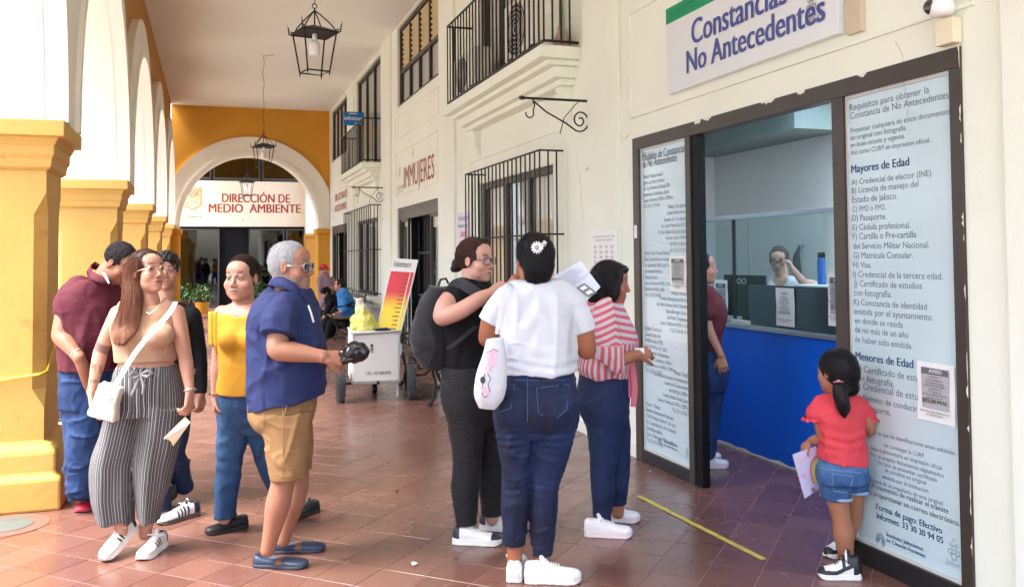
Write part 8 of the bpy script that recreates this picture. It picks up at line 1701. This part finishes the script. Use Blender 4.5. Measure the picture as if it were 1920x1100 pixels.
def wheel(x, y, R, w_, nm='wheel'):
    m_rub = mat('black_rubber', s2l((36, 36, 38)), .75, .15, 20, .4, 120); m_rubg = mat('grey_rubber_tread', s2l((86, 90, 94)), .8, .15, 20, .4, 120)
    c = cp_(x, y, R+.002); root = MB(); V = []; n = 40; prof = []
    for a in np.linspace(-math.pi/2, math.pi*1.5, 14)[:-1]: prof.append((R-w_*.5+w_*.5*math.sin(a) if False else R-.05+.05*math.sin(a), w_/2*math.cos(a)))
    for k in range(n):
        th = 2*math.pi*k/n
        for r, h in prof: p = (h, r*math.cos(th), r*math.sin(th)); V.append((c[0]+p[0]*math.cos(rot)-p[1]*math.sin(rot), c[1]+p[0]*math.sin(rot)+p[1]*math.cos(rot), c[2]+p[2]))
    m_ = len(prof); root.add(V, [(k*m_+j, ((k+1) % n)*m_+j, ((k+1) % n)*m_+(j+1) % m_, k*m_+(j+1) % m_) for k in range(n) for j in range(m_)])
    o = root.build('tyre', m_rub, CT, smooth=60); fix_normals(o.data)
    mb = MB()
    for k in range(44):
        th = 2*math.pi*k/44
        for j in (-1, 0, 1):
            rr = R+.001-(.006 if j else 0); p = np.array([j*w_*.27, rr*math.cos(th+.07*j), rr*math.sin(th+.07*j)]); q = np.array(cp_(x+p[0], y+p[1], c[2]+p[2])); rad = np.array([-math.sin(rot)*math.cos(th), math.cos(rot)*math.cos(th), math.sin(th)]); tn = np.array([math.sin(rot)*math.sin(th), -math.cos(rot)*math.sin(th), math.cos(th)])
            mb.obox(q, (rad, tn+np.array(ax3[0])*.5*(1 if j else -1), np.array(ax3[0])), (.005, .009, w_*.11))
    mb.build('tread', m_rubg, CT, kind='stuff')
    MB().obox(c, ax3, (w_*.3, .02, .02)).build('hub', m_steel, CT); mb = MB()
    for k in range(8): th = k*math.pi/4; mb.tube([c, (c[0]-math.sin(rot)*math.cos(th)*(R-.08), c[1]+math.cos(rot)*math.cos(th)*(R-.08), c[2]+math.sin(th)*(R-.08))], .006, 5)
    mb.build('spokes', m_steel, CT)
wheel(-.375, .06, .19, .10); wheel(.375, .06, .19, .10)
c = cp_(.02, .55, .06); MB().lathe([(.02, -.03), (.058, -.026), (.06, 0), (.058, .026), (.02, .03)], 20, c, 0).build('caster_wheel', m_black, CT, smooth=50); MB().tube([cp_(.02, .55, .07), cp_(.02, .5, .2)], .018, 6).build('caster_fork', m_black, CT); MB().tube([cp_(.235, .05, .18), cp_(.235, .05, .03)], .014, 6).build('prop_leg', m_cart, CT)
# violentometro board
BD = thing('scale_board', 'tall red to yellow board with handwritten title leaning behind the white cart', 'board', (1.9, 10.05, .3)); P3 = [ony(738, 484, 10.0), ony(784, 487, 9.9), ony(744, 626, 9.75), ony(703, 626, 9.85)]; tl, tr, br, bl = [np.array(p) for p in P3]; ext = .5; bl = bl+(bl-tl)*ext; br = bl+(tr-tl)
nb_ = nrm(np.cross(tr-tl, bl-tl)); nb_ = nb_ if nb_@CA < 0 else -nb_
def bq(u, v, o=0): return tl+(tr-tl)*u+(bl-tl)*v+((br-bl)-(tr-tl))*u*v+nb_*o
MB().add([bq(0, 0), bq(1, 0), bq(1, 1), bq(0, 1), bq(0, 0, -.02), bq(1, 0, -.02), bq(1, 1, -.02), bq(0, 1, -.02)], [(0, 1, 2, 3), (7, 6, 5, 4), (0, 4, 5, 1), (1, 5, 6, 2), (2, 6, 7, 3), (3, 7, 4, 0)]).build('panel', m_paper, BD)
vs = np.linspace(.115, .985, 40); mb = MB(); V = [bq(u, v, .003) for v in vs for u in (.03, .95)]; mb.add(V, [(2*i, 2*i+1, 2*i+3, 2*i+2) for i in range(len(vs)-1)]); me = bpy.data.meshes.new('colour_scale'); me.from_pydata(mb.v, [], mb.f)
C = []
for v in vs:
    t_ = np.clip((v-.30)/.14, 0, 1); a = np.array(s2l((222, 62, 72))); b = np.array(s2l((240, 214, 50))); C += [a*(1-t_)+b*t_]*2
vcol(me, np.array(C)); link_mesh('colour_scale', me, mat('printed_scale', (1, 1, 1), .5, 0, attr='Col', coat=.2), BD)
mb = MB(); put_text(mb, 'Violentómetro', bq(.05, .075, .004), nrm(tr-tl), nrm(tl-bl), width=np.linalg.norm(tr-tl)*.72, size=.11); mb.build('title_lettering', m_dark, BD)
mb = MB(); rg = random.Random(6); 
for i in range(22): v_ = .14+.036*i; u_ = rg.uniform(.45, .62); mb.quad(bq(u_, v_+.009, .005), bq(.78, v_+.009, .005), bq(.78, v_, .005), bq(u_, v_, .005))
mb.build('small_print', mat('dull_dark_print', s2l((150, 80, 50)), .6, 0), BD, kind='stuff'); mb = MB(); mb.quad(bq(.80, .12, .005), bq(.83, .12, .005), bq(.83, .97, .005), bq(.80, .97, .005)); mb.build('scale_line', m_paper, BD)
YB = thing('shopping_bag', 'translucent pale yellow plastic bag standing on the white cart', 'bag', cp_(-.12, .3, .75)); g = Fig(9.85); B = Field(); B.poly([g(684, 612), g(682, 598), g(678, 582), g(674, 566)], [.10, .11, .075, .055], .02); B.ell(g(690, 610), (.115, .09, .085), None, .03); B.ell(g(668, 606), (.07, .07, .09), None, .03); B.warp(lambda P: .016*(1-2*np.abs(vnoise(P, 16, (1, 1, .6), 2)))+.006*vnoise(P, 40)); B.cut(lambda P: .745-P[..., 2])
def ybc(V):
    t_ = np.clip((V[:, 2]-g(684, 585)[2])/.1, 0, 1)[:, None]; return np.array(s2l((224, 222, 120)))*(1-t_)+np.array(s2l((222, 224, 206)))*t_
obj_field('bag_body', B, .007, mat('thin_plastic', (1, 1, 1), .3, .05, attr='Col', sss=.2, folds=.5), YB, colfn=ybc)
Bq_ = Field(); Bq_.ell(Fig(9.75)(719, 620), (.09, .05, .03)); Bq_.warp(wrinkle(.008, 20)); t = thing('folded_cloth', 'dark blue folded cloth lying on the cart lid', 'cloth', cp_(.1, .2, .75)); obj_field('cloth_body', Bq_, .006, mat('navy_cloth', s2l((24, 34, 70)), .85, .1), t)

bpy.data.objects.remove(_txo)
GR = {'office_window': 'bronze framed windows of the office wall', 'balcony_door': 'doors behind the balconies', 'window_grille': 'black iron window grilles', 'balcony': 'white balconies on the office wall', 'iron_bracket': 'scrolled iron brackets on the wall', 'air_conditioner': 'air conditioners on the near balcony', 'notice': 'AVISO price notices', 'person': 'people queueing and waiting under the arcade', 'doorway': 'doorways in the office wall', 'wall_sign': 'painted signs on the office wall', 'potted_plant': 'potted plants at the far end', 'bottle': 'dusty bottles on the balcony', 'paper_scrap': 'litter on the floor'}
for o in list(bpy.data.objects):
    n = o.name.split('.')[0]
    if o.parent is None and n in GR and 'group' not in o: o['group'] = GR[n]
